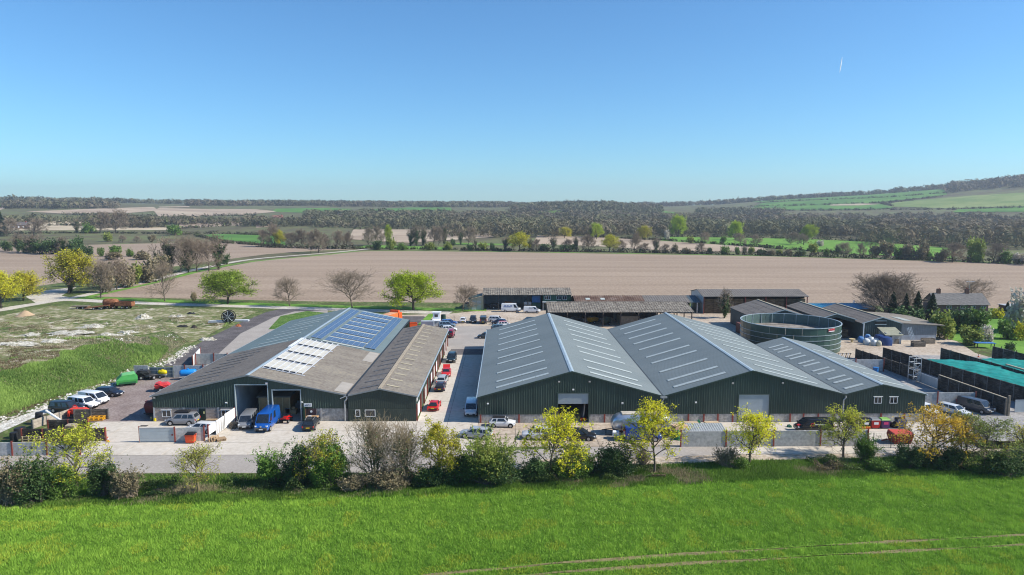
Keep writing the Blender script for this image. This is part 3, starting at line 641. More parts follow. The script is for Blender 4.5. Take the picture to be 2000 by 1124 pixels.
# roofs
b = MB(); slope(b, AX0 - .15, AZ0 - .04, AXR, AZR, YA - .2, YAM, pitch=.33, rib=.035, laps=6); rfl = b.build('roof', m_fibre_d, A, off=offA)
for yy in (103, 106, 109, 112, 115, 118, 121, 124, 127): slab_on(AX0, AZ0, AXR, AZR, -49.5, -44.6, yy, .42, lift=.07, parts=2).build('rooflight', m_rl_d, rfl, off=offA)
b = MB(); slope(b, AX1 - .15, AZ1 + .03, AXR, AZR, YA - .2, YAM, pitch=.33, rib=.035, laps=6); rfr = b.build('roof', m_fibre, A, off=offA)
for (xa, xb, ya, yb) in ((-25.7, -23.9, 101.2, 106.5), (-25.7, -23.9, 121.5, 129)): slab_on(AX1, AZ1, AXR, AZR, xa, xb, (ya + yb) / 2, yb - ya, lift=.075, parts=1, th=.02).build('replacement_sheet', mat('clean_fibre_sheet', (.34, .31, .27), .85, 0, .08, .6), rfr, off=offA)
b = MB(); slope(b, AX0 - .15, AZ0, AXR, AZR + .04, YAM, YAE + .15, pitch=.55); rbl = b.build('roof', m_blueroof2, A, off=offA)
for yy in (130.3, 134.3, 138.8, 143.3, 147.5, 152.6, 156.2, 161.3): slab_on(AX0, AZ0 + .04, AXR, AZR + .04, -48.6, -41.6, yy, .6, parts=3).build('rooflight', m_rl, rbl, off=offA)
b = MB(); slope(b, AX1 - .15, AZ1 + .07, AXR, AZR + .04, YAM, YAE + .15, pitch=.55); rbr = b.build('roof', m_blueroof2, A, off=offA)
rl_y = (167.3, 162.8, 157.6, 153.2, 148.6, 144, 139.2, 134.8, 130.5)
for i, yy in enumerate(rl_y): slab_on(AX1, AZ1 + .1, AXR, AZR + .04, -34.9, -27.1, yy, .85, parts=3).build('rooflight', m_rl, rbr, off=offA)
def solar_mat():
    M = bpy.data.materials.new('solar_glass'); M.use_nodes = True; nt = M.node_tree; b = nt.nodes['Principled BSDF']
    b.inputs['Base Color'].default_value = (.03, .07, .16, 1); b.inputs['Roughness'].default_value = .22; b.inputs['Specular IOR Level'].default_value = .6
    tc = nt.nodes.new('ShaderNodeTexCoord'); br = nt.nodes.new('ShaderNodeTexBrick'); br.offset = 0; br.inputs['Scale'].default_value = 1; br.inputs['Brick Width'].default_value = .165; br.inputs['Row Height'].default_value = .165; br.inputs['Mortar Size'].default_value = .006
    br.inputs['Color1'].default_value = (.045, .08, .15, 1); br.inputs['Color2'].default_value = (.06, .10, .18, 1); br.inputs['Mortar'].default_value = (.22, .28, .36, 1)
    nt.links.new(tc.outputs['Object'], br.inputs['Vector']); nt.links.new(br.outputs['Color'], b.inputs['Base Color'])
    return M
m_solar = solar_mat()
pm = MB(); pm.box((0, 0, 0), (1.0, 1.62, .04), m=0); pm.box((0, 0, -.012), (1.045, 1.665, .04), m=1); solar_me = pm.mesh('solar_panel', [m_solar, mat('panel_frame', (.34, .37, .41), .45, .3, 0)])
sA = (AZ1 + .1 - AZR - .04) / (AX1 - AXR); angA = -math.atan(sA)
def solar(x, y):
    z = AZR + .04 + sA * (x - AXR) + .14
    link('solar_panel', solar_me, rbr, (x - offA[0], y - offA[1], z), (0, angA, 0))
yy = 131.9
rows_all = []
while yy < 166: rows_all.append(yy); yy += 1.69
for y in rows_all:
    for x in (-25.6, -26.65): solar(x, y)
    if y < 155:
        solar(-36.9, y); solar(-35.85, y)
    else: solar(-36.9, y); solar(-35.85, y)
for a, b_ in zip(rl_y[1:], rl_y[:-1]):
    mid = (a + b_) / 2
    for k in range(7):
        for dy in (-.845, .845): solar(-34.2 + k * 1.05, mid + dy)
# unfinished array on the front right slope: pale sheets, rails and dark gaps
for k, (ya, yb) in enumerate(((106.6, 111.3), (112.6, 117.1), (118.5, 123.0), (124.4, 128.6))):
    for j in range(6):
        slab_on(AX1, AZ1, AXR, AZR, -37.75 + j, -36.8 + j, (ya + yb) / 2, yb - ya, lift=.10, th=.03).build('pale_panel', mat('cream_panel', (.50, .48, .42), .6, 0, .14, 1.2), rfr, off=offA)
for j in range(7): slab_on(AX1, AZ1, AXR, AZR, -37.85 + j, -37.73 + j, 117.6, 23.6, lift=.16, th=.06).build('mounting_rail', mat('bright_aluminium', (.75, .76, .78), .35, .3, .05), rfr, off=offA)
for yy in (106.0, 112.0, 117.8, 123.7, 129.0):
    for j in range(5): slab_on(AX1, AZ1, AXR, AZR, -37.65 + j, -36.95 + j, yy, .8, lift=.1, th=.05).build('dark_gap_block', m_black, rfr, off=offA)  # black blocks stand in for the dark gaps between panel bands
    slab_on(AX1, AZ1, AXR, AZR, -37.9, -31.3, yy - .5, .16, lift=.13, th=.05).build('cross_rail', mat('bright_aluminium', (.75, .76, .78)), rfr, off=offA)
c = MB()
for (ya, yb, dz, m_) in ((YA - .2, YAM, .1, 0), (YAM, YAE + .15, .13, 0)):
    for sx in (-1, 1): c.add([(AXR, ya, AZR + dz), (AXR, yb, AZR + dz), (AXR + sx * .3, yb, AZR + dz - .07), (AXR + sx * .3, ya, AZR + dz - .07)], [(0, 1, 2, 3)])
c.build('ridge_cap', m_zinc, A, off=offA)
MB().span((AXR - .35, 121.0, AZR + .1), (AXR + .2, 129.3, AZR + .16)).build('ridge_sheet', m_white, A, off=offA)
v = MB()
for xa, za, xb, zb in ((AX0 - .15, AZ0 - .04, AXR, AZR), (AX1 - .1, AZ1 + .02, AXR, AZR)):
    v.loft([[(xa, YA - .26, za - .15), (xa, YA - .26, za + .06), (xa, YA - .205, za + .06), (xa, YA - .205, za - .15)], [(xb, YA - .26, zb - .12), (xb, YA - .26, zb + .09), (xb, YA - .205, zb + .09), (xb, YA - .205, zb - .12)]])
v.build('verge_flashing', mat('grey_flashing', (.22, .235, .24), .6), A, off=offA)
MB().span((AX0 - .33, YA - .2, AZ0 - .2), (AX0 - .16, YAE + .1, AZ0 - .04)).build('gutter', m_zinc, A, off=offA)
MB().span((AX1 - .2, YA - .2, AZ1 + .01), (AX1 + .2, YAE, AZ1 + .07)).build('valley_gutter', m_dark, A, off=offA)

# narrow shed
NX0, NXR, NX1, NZ0, NZR, NZ1, YN, YNE = -23.58, -18.7, -13.35, 4.06, 5.05, 3.95, 100.5, 156.5
offN = ((NX0 + NX1) / 2, YN, 0)
N_ = thing('farm_shed', 'narrow fibre roofed green shed beside the alley with open bays and red steel posts', 'shed', offN)
gfN = gable_fn(NX0, NZ0, NXR, NZR, NX1, NZ1)
m_green3 = mat('faded_green_cladding', (.040, .056, .045), .55, 0, .15, .6)
b = MB(); clad(b, NX0 + .1, NX1, 1.95, gfN, front(YN), -1, pitch=.3, openings=((-22.35, -21.7, 1.9, 1.96), )); b.build('gable_cladding', m_green3, N_, off=offN)
b = MB(); clad(b, NX0 + .1, NX1, .0, lambda u: 1.93, front(YN - .03), -1, pitch=.3, openings=((-22.36, -21.72, .82, 1.82), (-20.95, -19.45, .82, 1.82))); b.build('lower_cladding', m_green2, N_, off=offN)
window(N_, -22.04, 1.32, .7, 1.05, YN - .07, offN, panes=1, sill=False); window(N_, -20.2, 1.32, 1.55, 1.05, YN - .07, offN, panes=1, sill=False)
b = MB(); clad(b, NX0, NX1, .0, gfN, back(YNE), 1, pitch=.8); b.build('rear_cladding', m_green, N_, off=offN)
b = MB(); clad(b, YN, YNE, 2.2, lambda u: NZ1 - .05, sideR(NX1), 1, pitch=.5); b.build('side_cladding', m_green, N_, off=offN)
n_b = 12; ysb = np.linspace(YN + .3, YNE - .3, n_b + 1)
for i, y in enumerate(ysb): MB().span((NX1 - .05, y - .1, 0), (NX1 + .2, y + .1, 3.3 if i % 2 else 2.6)).build('steel_post', m_redst, N_, off=offN)
for i in range(n_b):
    a, c_ = ysb[i] + .14, ysb[i + 1] - .14
    if i % 3 == 2: MB().span((NX1 - .14, a, 0), (NX1 - .02, c_, 2.2)).build('blockwork_panel', m_dado, N_, off=offN)
    else: MB().span((NX1 - .12, a + .1, .05), (NX1 - .04, c_ - .1, 2.15)).build('bay_door', (m_white, m_green2)[i % 2], N_, off=offN)
b = MB(); slope(b, NX0 + .15, NZ0 + .02, NXR, NZR, YN - .2, YNE + .2, pitch=.33, rib=.035, laps=3); r1 = b.build('roof', m_fibre_d, N_, off=offN)
b = MB(); slope(b, NX1 + .2, NZ1 - .05, NXR, NZR, YN - .2, YNE + .2, pitch=.33, rib=.035, laps=3); r2 = b.build('roof', m_fibre, N_, off=offN)
for k in range(15):
    yy = 103 + k * 3.7
    slab_on(NX1 + .2, NZ1 - .05, NXR, NZR, -18.1, -16.2, yy, .5, lift=.065, th=.02).build('rooflight', m_rl_y, r2, off=offN)
    slab_on(NX0 + .15, NZ0 + .02, NXR, NZR, -22.1, -19.2, yy, .55, lift=.065, th=.02).build('rooflight', m_rl_d, r1, off=offN)
MB().span((NXR - .25, YN - .2, NZR + .02), (NXR + .25, YNE + .2, NZR + .1)).build('ridge_cap', mat('lichened_ridge', (.36, .30, .22), .9, 0, .2, 2), N_, off=offN)
MB().span((NX1 + .22, YN - .2, NZ1 - .22), (NX1 + .4, YNE + .2, NZ1 - .06)).build('gutter', m_zinc, N_, off=offN)
v = MB()
for xa, za, xb, zb in ((NX0 + .15, NZ0, NXR, NZR), (NX1 + .2, NZ1 - .05, NXR, NZR)):
    v.loft([[(xa, YN - .26, za - .12), (xa, YN - .26, za + .07), (xa, YN - .205, za + .07), (xa, YN - .205, za - .12)], [(xb, YN - .26, zb - .1), (xb, YN - .26, zb + .09), (xb, YN - .205, zb + .09), (xb, YN - .205, zb - .1)]])
v.build('verge_flashing', mat('grey_flashing', (.22, .235, .24)), N_, off=offN)
MB().span((NX1 + .02, YN + .5, 2.9), (NX1 + .06, YN + 1.3, 3.5)).build('wall_sign', m_white, N_, off=offN)
# ------------------------------------------------------------------ walls of sleepers, concrete panels, gates
m_sleeper = multi_mat('tarred_sleeper', ((.15, (.03, .026, .022)), (.5, (.065, .056, .047)), (.7, (.105, .092, .077)), (.9, (.17, .15, .125))), sc=2.5, bump=.4, bsc=6, sc2=.8, scale_vec=(.5, .5, 3))
m_sleeper_p = multi_mat('weathered_plank', ((.25, (.085, .07, .055)), (.55, (.14, .12, .10)), (.8, (.22, .195, .165))), sc=2.5, bump=.4, bsc=6, scale_vec=(.5, .5, 3))
m_timber = mat('pallet_timber', (.36, .25, .15), .85, 0, .25, 2.5)
m_timber_p = mat('pale_timber', (.6, .48, .27), .7)
m_oak = mat('grey_timber', (.20, .165, .125), .9, 0, .25, 2.)
def wall_frame(p0, p1): 
    dx, dy = p1[0] - p0[0], p1[1] - p0[1]; return math.hypot(dx, dy), math.atan2(dy, dx)
def sleeper_wall(p0, p1, h, label, bay=2.6, h1=None, cap=False, m=None, post=None, z=0.0, rows=None):
    L, a = wall_frame(p0, p1); h1 = h1 or h; m = m or m_sleeper
    t = thing('sleeper_wall', label, 'wall', (p0[0], p0[1], z), a)
    n = max(1, round(L / bay)); bl = L / n; rows = rows or max(3, round(h / .42)); rr = random.Random(int(L * 100))
    pl = [MB().box((0, 0, 0), (bl - .16, .13 + .03 * k, 1.0)).mesh('plank', m) for k in range(3)]
    for i in range(n):
        hh = h + (h1 - h) * (i + .5) / n
        for r in range(rows):
            link('plank', pl[rr.randrange(3)], t, ((i + .5) * bl, rr.uniform(-.025, .025), (r + .5) * hh / rows), (rr.uniform(-.015, .015), rr.uniform(-.004, .004), 0), (1, 1, hh / rows - .03))
    pm = MB(); pm.box((0, 0, 0), (.16, .26, 1)); pme = pm.mesh('post', post or mat('grey_steel_post', (.16, .15, .14), .7, .2, .3, 3))
    for i in range(n + 1):
        hh = h + (h1 - h) * i / n + rr.uniform(.0, .12)
        link('post', pme, t, (i * bl, 0, hh / 2), (0, 0, 0), (1, 1, hh))
    if cap:
        b = MB(); b.loft([[(0, -.12, h + .02), (0, .12, h + .02), (0, .12, h + .12), (0, -.12, h + .12)], [(L, -.12, h1 + .02), (L, .12, h1 + .02), (L, .12, h1 + .12), (L, -.12, h1 + .12)]]); b.build('capping_rail', mat('capping_timber', (.42, .35, .25), .8, 0, .15, 2), t)
    return t
def panel_wall(p0, p1, h, label, posts, rows=2, m=None, pm=None, nm='concrete_wall', end_posts=True):
    """posts: positions along the wall (m)"""
    L, a = wall_frame(p0, p1); t = thing(nm, label, 'wall', (p0[0], p0[1], 0), a)
    ps = sorted(set([0.0] + list(posts) + [L]))
    for u0, u1 in zip(ps, ps[1:]):
        for r in range(rows):
            b = MB(); b.span((u0 + .06, -.07, r * h / rows + .008), (u1 - .06, .07, (r + 1) * h / rows - .008)); b.build('concrete_panel', m or m_panel, t)
    for u in (ps if end_posts else posts):
        b = MB(); b.span((u - .09, -.16, 0), (u + .09, -.075, h + .22)); b.span((u - .02, -.075, 0), (u + .02, .08, h + .2)); b.build('steel_post', pm or m_redst, t)
    return t
def fpt(px, py, z=0): return flat(px, py, z)
# right-hand yard
panel_wall((23.4, 89.2), (48.6, 89.35), 2.15, 'long grey concrete panel wall with red posts in front of the pale door shed', (6.1, 12.5, 18.8))
panel_wall((63.0, 107.8), (75.4, 107.4), 2.3, 'grey concrete panel wall behind the parked cars, right of the small green shed', (6.4,))
panel_wall((62.8, 131.5), (73.6, 131.2), 2.4, 'grey concrete panel wall at the back of the yard behind the small green shed', (5.4,))
sleeper_wall((74.2, 143), (75.6, 123.5), 2.0, 'far stretch of dark sleeper wall nearest the small green shed', h1=2.4)
sleeper_wall((75.9, 117.6), (77.0, 102.8), 2.6, 'near stretch of dark sleeper wall with pale capping rail behind the grey van', cap=True, h1=2.6)
sleeper_wall((79.2, 141.5), (85.4, 100), 2.6, 'longest dark sleeper wall, left edge of the green silage sheet', h1=3.0)
sleeper_wall((91.4, 141.5), (94.3, 104), 2.5, 'dark sleeper wall between the two green silage sheets', h1=2.5, cap=False)
sleeper_wall((102.3, 141.5), (106, 112), 2.8, 'rightmost dark sleeper wall beside the paddock fence', h1=2.8)
g = thing('yard_gate', 'wide grey sheeted steel gate between the two stretches of sleeper wall', 'gate', (75.65, 123.3, 0), math.atan2(-5.5, .25))
for i in range(6): MB().span((i * .92 + .03, -.04, .15), (i * .92 + .89, .02, 1.75)).build('gate_sheet', m_shutter, g)
b = MB(); b.span((0, -.06, .08), (5.55, .05, .15)); b.span((0, -.06, 1.75), (5.55, .05, 1.85)); [b.span((i * .92 - .03, -.07, .1), (i * .92 + .03, .06, 1.85)) for i in range(7)]; b.build('gate_frame', m_galv, g)
MB().span((2.4, .03, 1.0), (3.1, .06, 1.25)).build('notice', m_white, g)
g = thing('metal_gate', 'grey sheet metal gate at the right edge of the picture', 'gate', (*fpt(1981, 806), 0), .05)
for i in range(3): MB().span((i * 1.6 + .02, -.03, .1), (i * 1.6 + 1.56, .03, 1.9)).build('gate_sheet', m_shutter, g)
b = MB(); b.span((0, -.06, .02), (4.8, .06, .1)); b.span((0, -.06, 1.9), (4.8, .06, 2.0)); b.build('gate_frame', m_galv, g)
tag(MB().box((0, 0, 0), (.3, .3, 3.2)).build('gate_post', m_oak), 'tall timber post at the near end of the capped sleeper wall', 'post').location = (77.15, 102.4, 1.6)
# steel scaffold tower and blue tub
s = thing('scaffold_tower', 'grey steel scaffold tower standing against the sleeper wall', 'scaffold', (74.2, 122.3, 0))
for x in (0, 1.3):
    for y in (0, 1.6): MB().tube((x, y, 0), (x, y, 4.6), .06, n=6).build('upright', m_galv, s)
b = MB()
for z in (1.2, 2.4, 3.6, 4.5):
    for y in (0, 1.6): b.tube((0, y, z), (1.3, y, z), .045, n=5)
    for x in (0, 1.3): b.tube((x, 0, z), (x, 1.6, z), .045, n=5)
for z in (0.1, 1.2, 2.4): b.tube((0, 0, z), (1.3, 0, z + 1.1), .04, n=5); b.tube((1.3, 0, z), (0, 0, z + 1.1), .04, n=5)
b.build('brace', m_galv, s)
b = MB(); b.tube((0, 0, 0), (0, 0, .95), .45, .5, 14); b.tube((0, 0, .95), (0, 0, 1.02), .54, .54, 14); tag(b.build('plastic_drum', mat('blue_plastic', (.02, .16, .45), .4)), 'blue plastic drum by the rear concrete wall', 'drum').location = (71.6, 130.2, .03)
# silage under green netting
def silage(x0a, x1a, x0b, x1b, ya, yb, label, seed, zt):
    nx, ny = 26, 52; rr = np.random.default_rng(seed); k = rr.uniform(0, 6, 12); V = []; 
    for j in range(ny + 1):
        y = ya + (yb - ya) * j / ny; xa = x0a + (x0b - x0a) * j / ny; xb = x1a + (x1b - x1a) * j / ny
        for i in range(nx + 1):
            x = xa + (xb - xa) * i / nx; u = i / nx; v = j / ny
            h = zt * (1 - (1 - min(1, v * 3.0)) ** 2) - .1
            h += .10 * math.sin(1.3 * x + k[0]) * math.sin(.9 * y + k[1]) + .05 * math.sin(2.9 * x + 1.9 * y + k[2]) + .05 * math.sin(3.7 * y - 1.1 * x + k[3]) + rr.normal() * .03
            h += .3 * math.sin(math.pi * u)
            V.append((x, y, max(.03, h)))
    F = [(j * (nx + 1) + i, j * (nx + 1) + i + 1, (j + 1) * (nx + 1) + i + 1, (j + 1) * (nx + 1) + i) for j in range(ny) for i in range(nx)]
    t = thing('silage_clamp', label, 'silage clamp', ((x0a + x1a) / 2, ya, 0))
    MB().add(V, F).build('cover_sheet', mat('green_netting', (.008, .24, .20), .55, 0, .3, .8, bump=.5, bsc=5), t, smooth=60, off=t.location)
    tm = MB(); tm.tube((0, 0, -.1), (0, 0, .1), .34, n=10); tme = tm.mesh('tyre', m_black)
    return t
silage(79.9, 91.1, 85.3, 94.0, 139, 103, 'green netting sheet over silage between the two longest sleeper walls', 3, 2.2)
silage(91.8, 102.1, 94.6, 106, 139, 112, 'green netting sheet over silage at the right edge of the picture', 4, 2.0)
MB_ = MB(); MB_.box((0, 0, 0), (.35, 16, .3)); o = tag(MB_.build('timber_beam', mat('capping_timber', (.42, .35, .25))), 'long pale timber beam lying along the wall between the silage sheets', 'beam'); o.location = (93.6, 117, 2.75); o.rotation_euler = (0, 0, .07)

# round slurry tank
TX, TY, TR, TH = 65.3, 156.0, 10.75, 5.9
tk = thing('slurry_tank', 'big round dark green slurry tank with pale hoops behind the small shed', 'tank', (TX, TY, 0))
m_tank = mat('tank_enamel', (.035, .075, .06), .32, 0, .2, .4, spec=.6)
m_tank_in = mat('tank_inside', (.08, .13, .12), .5, 0, .15, .5)
NS = 40
for r in range(4):
    for k in range(NS // 2):
        b = MB(); a0 = 2 * math.pi * (k * 2 + (r % 2)) / NS; a1 = a0 + 4 * math.pi / NS; am = (a0 + a1) / 2; g_ = .003; z0 = r * TH / 4 + .01; z1 = (r + 1) * TH / 4 - .01
        P = [(TR * math.cos(a), TR * math.sin(a)) for a in (a0 + g_, am, a1 - g_)]; Q = [((TR - .06) * math.cos(a), (TR - .06) * math.sin(a)) for a in (a0 + g_, am, a1 - g_)]
        b.add([(*p, z0) for p in P] + [(*p, z1) for p in P], [(0, 1, 4, 3), (1, 2, 5, 4)], 0); b.add([(*p, z0) for p in Q] + [(*p, z1) for p in Q], [(0, 3, 4, 1), (1, 4, 5, 2)], 1)
        me = bpy.data.meshes.new('wall_plate'); me.from_pydata(b.v, [], b.f); me.materials.append(m_tank); me.materials.append(m_tank_in); me.polygons.foreach_set('material_index', b.m); me.update(); link('wall_plate', me, tk)
for z in (1.0, 2.1, 3.2, 4.3):
    b = MB()
    for k in range(60):
        a0, a1 = 2 * math.pi * k / 60, 2 * math.pi * (k + 1) / 60
        b.loft([[((TR + d) * math.cos(a), (TR + d) * math.sin(a), zz) for d, zz in ((0, z - .04), (.1, z - .04), (.1, z + .04), (0, z + .04))] for a in (a0, a1)], caps=False)
    b.build('hoop', m_zinc, tk)
b = MB()
for k in range(60):
    a0, a1 = 2 * math.pi * k / 60, 2 * math.pi * (k + 1) / 60
    b.loft([[((TR + d) * math.cos(a), (TR + d) * math.sin(a), zz) for d, zz in ((-.1, TH - .05), (.12, TH - .05), (.12, TH + .06), (-.1, TH + .06))] for a in (a0, a1)], caps=False)
b.build('rim', m_zinc, tk)
for k in range(24):
    a = 2 * math.pi * k / 24; b = MB(); b.tube(((TR - .15) * math.cos(a), (TR - .15) * math.sin(a), 1.5), ((TR - .15) * math.cos(a), (TR - .15) * math.sin(a), TH), .06, n=6); b.build('stiffener', m_zinc, tk)
b = MB(); b.poly([((TR - .1) * math.cos(2 * math.pi * k / 48), (TR - .1) * math.sin(2 * math.pi * k / 48), 3.6) for k in range(48)]); b.build('slurry_crust', multi_mat('slurry_crust', ((.3, (.16, .14, .12)), (.7, (.30, .27, .24))), sc=.5, bump=.2), tk)
b = MB(); am = R(-62)
for da in (-.09, -.03, .03):
    P = [((TR + .13) * math.cos(am + d), (TR + .13) * math.sin(am + d)) for d in (da, da + .06)]
    b.poly([(*P[0], 5.05), (*P[1], 5.05), (*P[1], 5.75), (*P[0], 5.75)])
sgn = b.build('sign', mat('pink_sign', (.62, .30, .30), .5), tk)
rdir = Vector((math.cos(am), math.sin(am), 0))
for k, (du, dz, lw) in enumerate(((-.75, 5.5, .3), (-.42, 5.55, .24), (-.12, 5.48, .3), (.2, 5.53, .26), (.5, 5.5, .24), (.78, 5.52, .2))):
    MB().box(((TR + .19) * math.cos(am) - du * math.sin(am), (TR + .19) * math.sin(am) + du * math.cos(am), dz), (.02, lw, .3), rz=am).build('print_mark', mat('deep_red_print', (.42, .02, .03), .5), sgn)
MB().box(((TR + .17) * math.cos(am), (TR + .17) * math.sin(am), 5.17), (.02, 1.6, .14), rz=am).build('white_band', m_white, sgn)

# ------------------------------------------------------------------ older barns behind
def post_box(b, x, y, z0, z1, s=.22): b.span((x - s / 2, y - s / 2, z0), (x + s / 2, y + s / 2, z1))
# 1 open fronted implement shed with office
x0, x1, y0, y1 = -6.8, 20.4, 212, 226; of = (6.8, 212, 0)
t = thing('implement_shed', 'long open fronted grey shed with upstairs green office behind the two white vans', 'shed', of)
def yslope(b, y_e, z_e, y_r, z_r, xa, xb, pitch=.7, rib=.06, thick=.08, laps=0):
    """roof slope whose ribs run in y"""
    q = MB(); slope(q, y_e, z_e, y_r, z_r, xa, xb, pitch, rib, thick, 0, laps); b.add([(p[1], p[0], p[2]) for p in q.v], q.f); return b
b = MB(); yslope(b, y0 - .4, 4.75, 219, 6.15, x0 - .3, x1 + .2, laps=3); b.build('roof', m_moss, t, off=of)
b = MB(); yslope(b, y1 + .4, 4.75, 219, 6.15, x0 - .3, x1 + .2); b.build('roof', m_moss, t, off=of)
b = MB(); clad(b, x0, x1, 0, lambda u: 4.7, back(y1), 1, pitch=.5); b.build('rear_cladding', m_intwall, t, off=of)
for xx in (x0, x1 - 8.9, x1):
    b = MB(); b.poly([(xx, y0 + .05, 0), (xx, y1 - .05, 0), (xx, y1 - .05, 4.7), (xx, 219, 6.05), (xx, y0 + .05, 4.7)]); b.build('end_wall', m_galv if xx == x0 else m_green2, t, off=of)
for xx in (-6.7, -2.2, 2.3, 7.0): MB().span((xx - .12, y0, 0), (xx + .12, y0 + .25, 4.7)).build('steel_post', mat('dark_steel_post', (.06, .06, .06), .7), t, off=of)
b = MB(); clad(b, 11.6, x1, 2.35, lambda u: 4.72, front(y0 + .02), -1, pitch=.5, openings=((12.2, 14.0, 3.3, 4.4), (15.9, 17.2, 3.3, 4.4), (17.7, 19.0, 3.3, 4.4))); b.build('office_cladding', mat('bottle_green_board', (.012, .075, .055), .5, 0, .15, .6), t, off=of)
MB().span((11.6, y0 + .3, 0), (x1, y0 + .4, 2.35)).build('office_wall', m_green2, t, off=of)
for wx, ww in ((13.1, 1.85), (16.55, 1.4), (18.35, 1.4)): window(t, wx, 3.85, ww, 1.15, y0 - .02, of, panes=2 if ww < 1.6 else 3, sill=False)
b = MB(); b.span((11.4, y0 - 1.6, 2.5), (15.9, y0 - .05, 2.75)); b.build('canopy', m_shutter, t, off=of)
b = MB(); b.span((11.5, y0 - 1.5, 0), (11.7, y0 - 1.3, 2.5)); b.span((15.6, y0 - 1.5, 0), (15.8, y0 - 1.3, 2.5)); b.build('canopy_post', m_galv, t, off=of)
MB().span((x0 + .1, y0 + .1, -.02), (x1 - .1, y1 - .1, .03)).build('interior_floor', m_intfloor, t, off=of)
def container(name, label, loc, d, m, rz=0.):
    t = thing(name, label, 'container', loc, rz); b = MB(); n = int(d[0] / .3)
    clad(b, -d[0] / 2, d[0] / 2, .1, lambda u: d[2], front(-d[1] / 2), -1, pitch=.3, depth=.03); clad(b, -d[0] / 2, d[0] / 2, .1, lambda u: d[2], back(d[1] / 2), 1, pitch=.3, depth=.03)
    clad(b, -d[1] / 2, d[1] / 2, .1, lambda u: d[2], sideL(-d[0] / 2), -1, pitch=.3); clad(b, -d[1] / 2, d[1] / 2, .1, lambda u: d[2], sideR(d[0] / 2), 1, pitch=.3); b.build('body', m, t)
    MB().span((-d[0] / 2 - .03, -d[1] / 2 - .03, d[2] - .02), (d[0] / 2 + .03, d[1] / 2 + .03, d[2] + .06)).build('top', m, t)
    b = MB(); [b.span((sx * d[0] / 2 - .07, sy * d[1] / 2 - .07, 0), (sx * d[0] / 2 + .07, sy * d[1] / 2 + .07, d[2] + .08)) for sx in (-1, 1) for sy in (-1, 1)]; b.build('corner_post', m, t)
    return t
container('storage_container', 'blue storage container stacked on the green one inside the implement shed', (9.6, 215.6, 2.1), (2.4, 5, 2.2), mat('container_blue', (.02, .10, .26), .5, 0, .2, 1))
container('storage_container', 'dark green storage container at ground level inside the implement shed', (9.6, 215.6, 0.03), (2.6, 5, 2.05), mat('container_green', (.01, .07, .05), .5, 0, .2, 1))
for k in range(4):
    i = thing('liquid_tote', 'white caged liquid tote stacked inside the implement shed, ' + ('upper ' if k > 1 else 'lower ') + ('left' if k % 2 == 0 else 'right') + ' one', 'tote', (6.3 + 1.25 * (k % 2), 214.2, .03 + 1.15 * (k // 2)))
    MB().box((0, 0, .62), (1.0, 1.0, .9)).build('bottle', mat('cloudy_plastic', (.42, .46, .50), .4), i); b = MB()
    for s_ in (-.55, -.18, .18, .55): b.tube((s_, -.55, .12), (s_, -.55, 1.1), .025, n=4); b.tube((-.55, s_, .12), (-.55, s_, 1.1), .025, n=4)
    for z in (.3, .7, 1.1): b.tube((-.55, -.55, z), (.55, -.55, z), .025, n=4)
    b.build('cage', m_galv, i); MB().box((0, 0, .07), (1.15, 1.15, .12)).build('pallet', m_timber, i)
def machine(name, label, cat, loc, rz, col, L=3.2, Wd=1.6, H=1.6, wheels=True):
    """plain farm implement: frame, hopper, drawbar and wheels"""
    t = thing(name, label, cat, loc, rz); mm = mat(name + '_paint_' + '%02d%02d%02d' % tuple(int(c * 99) for c in col), col, .5, 0, .25, 1.5)
    b = MB(); b.span((-L / 2, -Wd / 2, .45), (L / 2, Wd / 2, .6)); b.tube((L / 2, 0, .5), (L / 2 + 1.2, 0, .45), .07); b.build('chassis', m_black, t)
    b = MB(); b.loft([[(-L * .42, -Wd * .35, .6), (L * .42, -Wd * .35, .6), (L * .42, Wd * .35, .6), (-L * .42, Wd * .35, .6)], [(-L * .46, -Wd * .5, H * .75), (L * .46, -Wd * .5, H * .75), (L * .46, Wd * .5, H * .75), (-L * .46, Wd * .5, H * .75)], [(-L * .4, -Wd * .4, H), (L * .3, -Wd * .4, H), (L * .3, Wd * .4, H), (-L * .4, Wd * .4, H)]]); b.build('hopper', mm, t)
    b = MB(); b.tube((-L * .2, -Wd * .5, H * .9), (L * .35, -Wd * .5, .7), .06); b.tube((-L * .2, Wd * .5, H * .9), (L * .35, Wd * .5, .7), .06); b.span((-L * .3, -Wd * .55, H), (-L * .1, Wd * .55, H + .1)); b.build('frame', mm, t)
    if wheels:
        for s in (-1, 1):
            w_ = MB().tube((-.2, s * Wd * .5, .42), (-.2, s * (Wd * .5 + .28), .42), .42, n=14).build('wheel', m_black, t); MB().tube((-.2, s * (Wd * .5 + .27), .42), (-.2, s * (Wd * .5 + .3), .42), .2, n=10).build('hub', m_galv, w_)
    return t
machine('farm_implement', 'dark farm implement parked at the left end inside the implement shed', 'implement', (-3.6, 215, .03), .1, (.05, .05, .05))
machine('farm_implement', 'brown farm implement behind the tall white van inside the shed', 'implement', (1.0, 214.5, .03), .2, (.25, .12, .05), H=2.2)
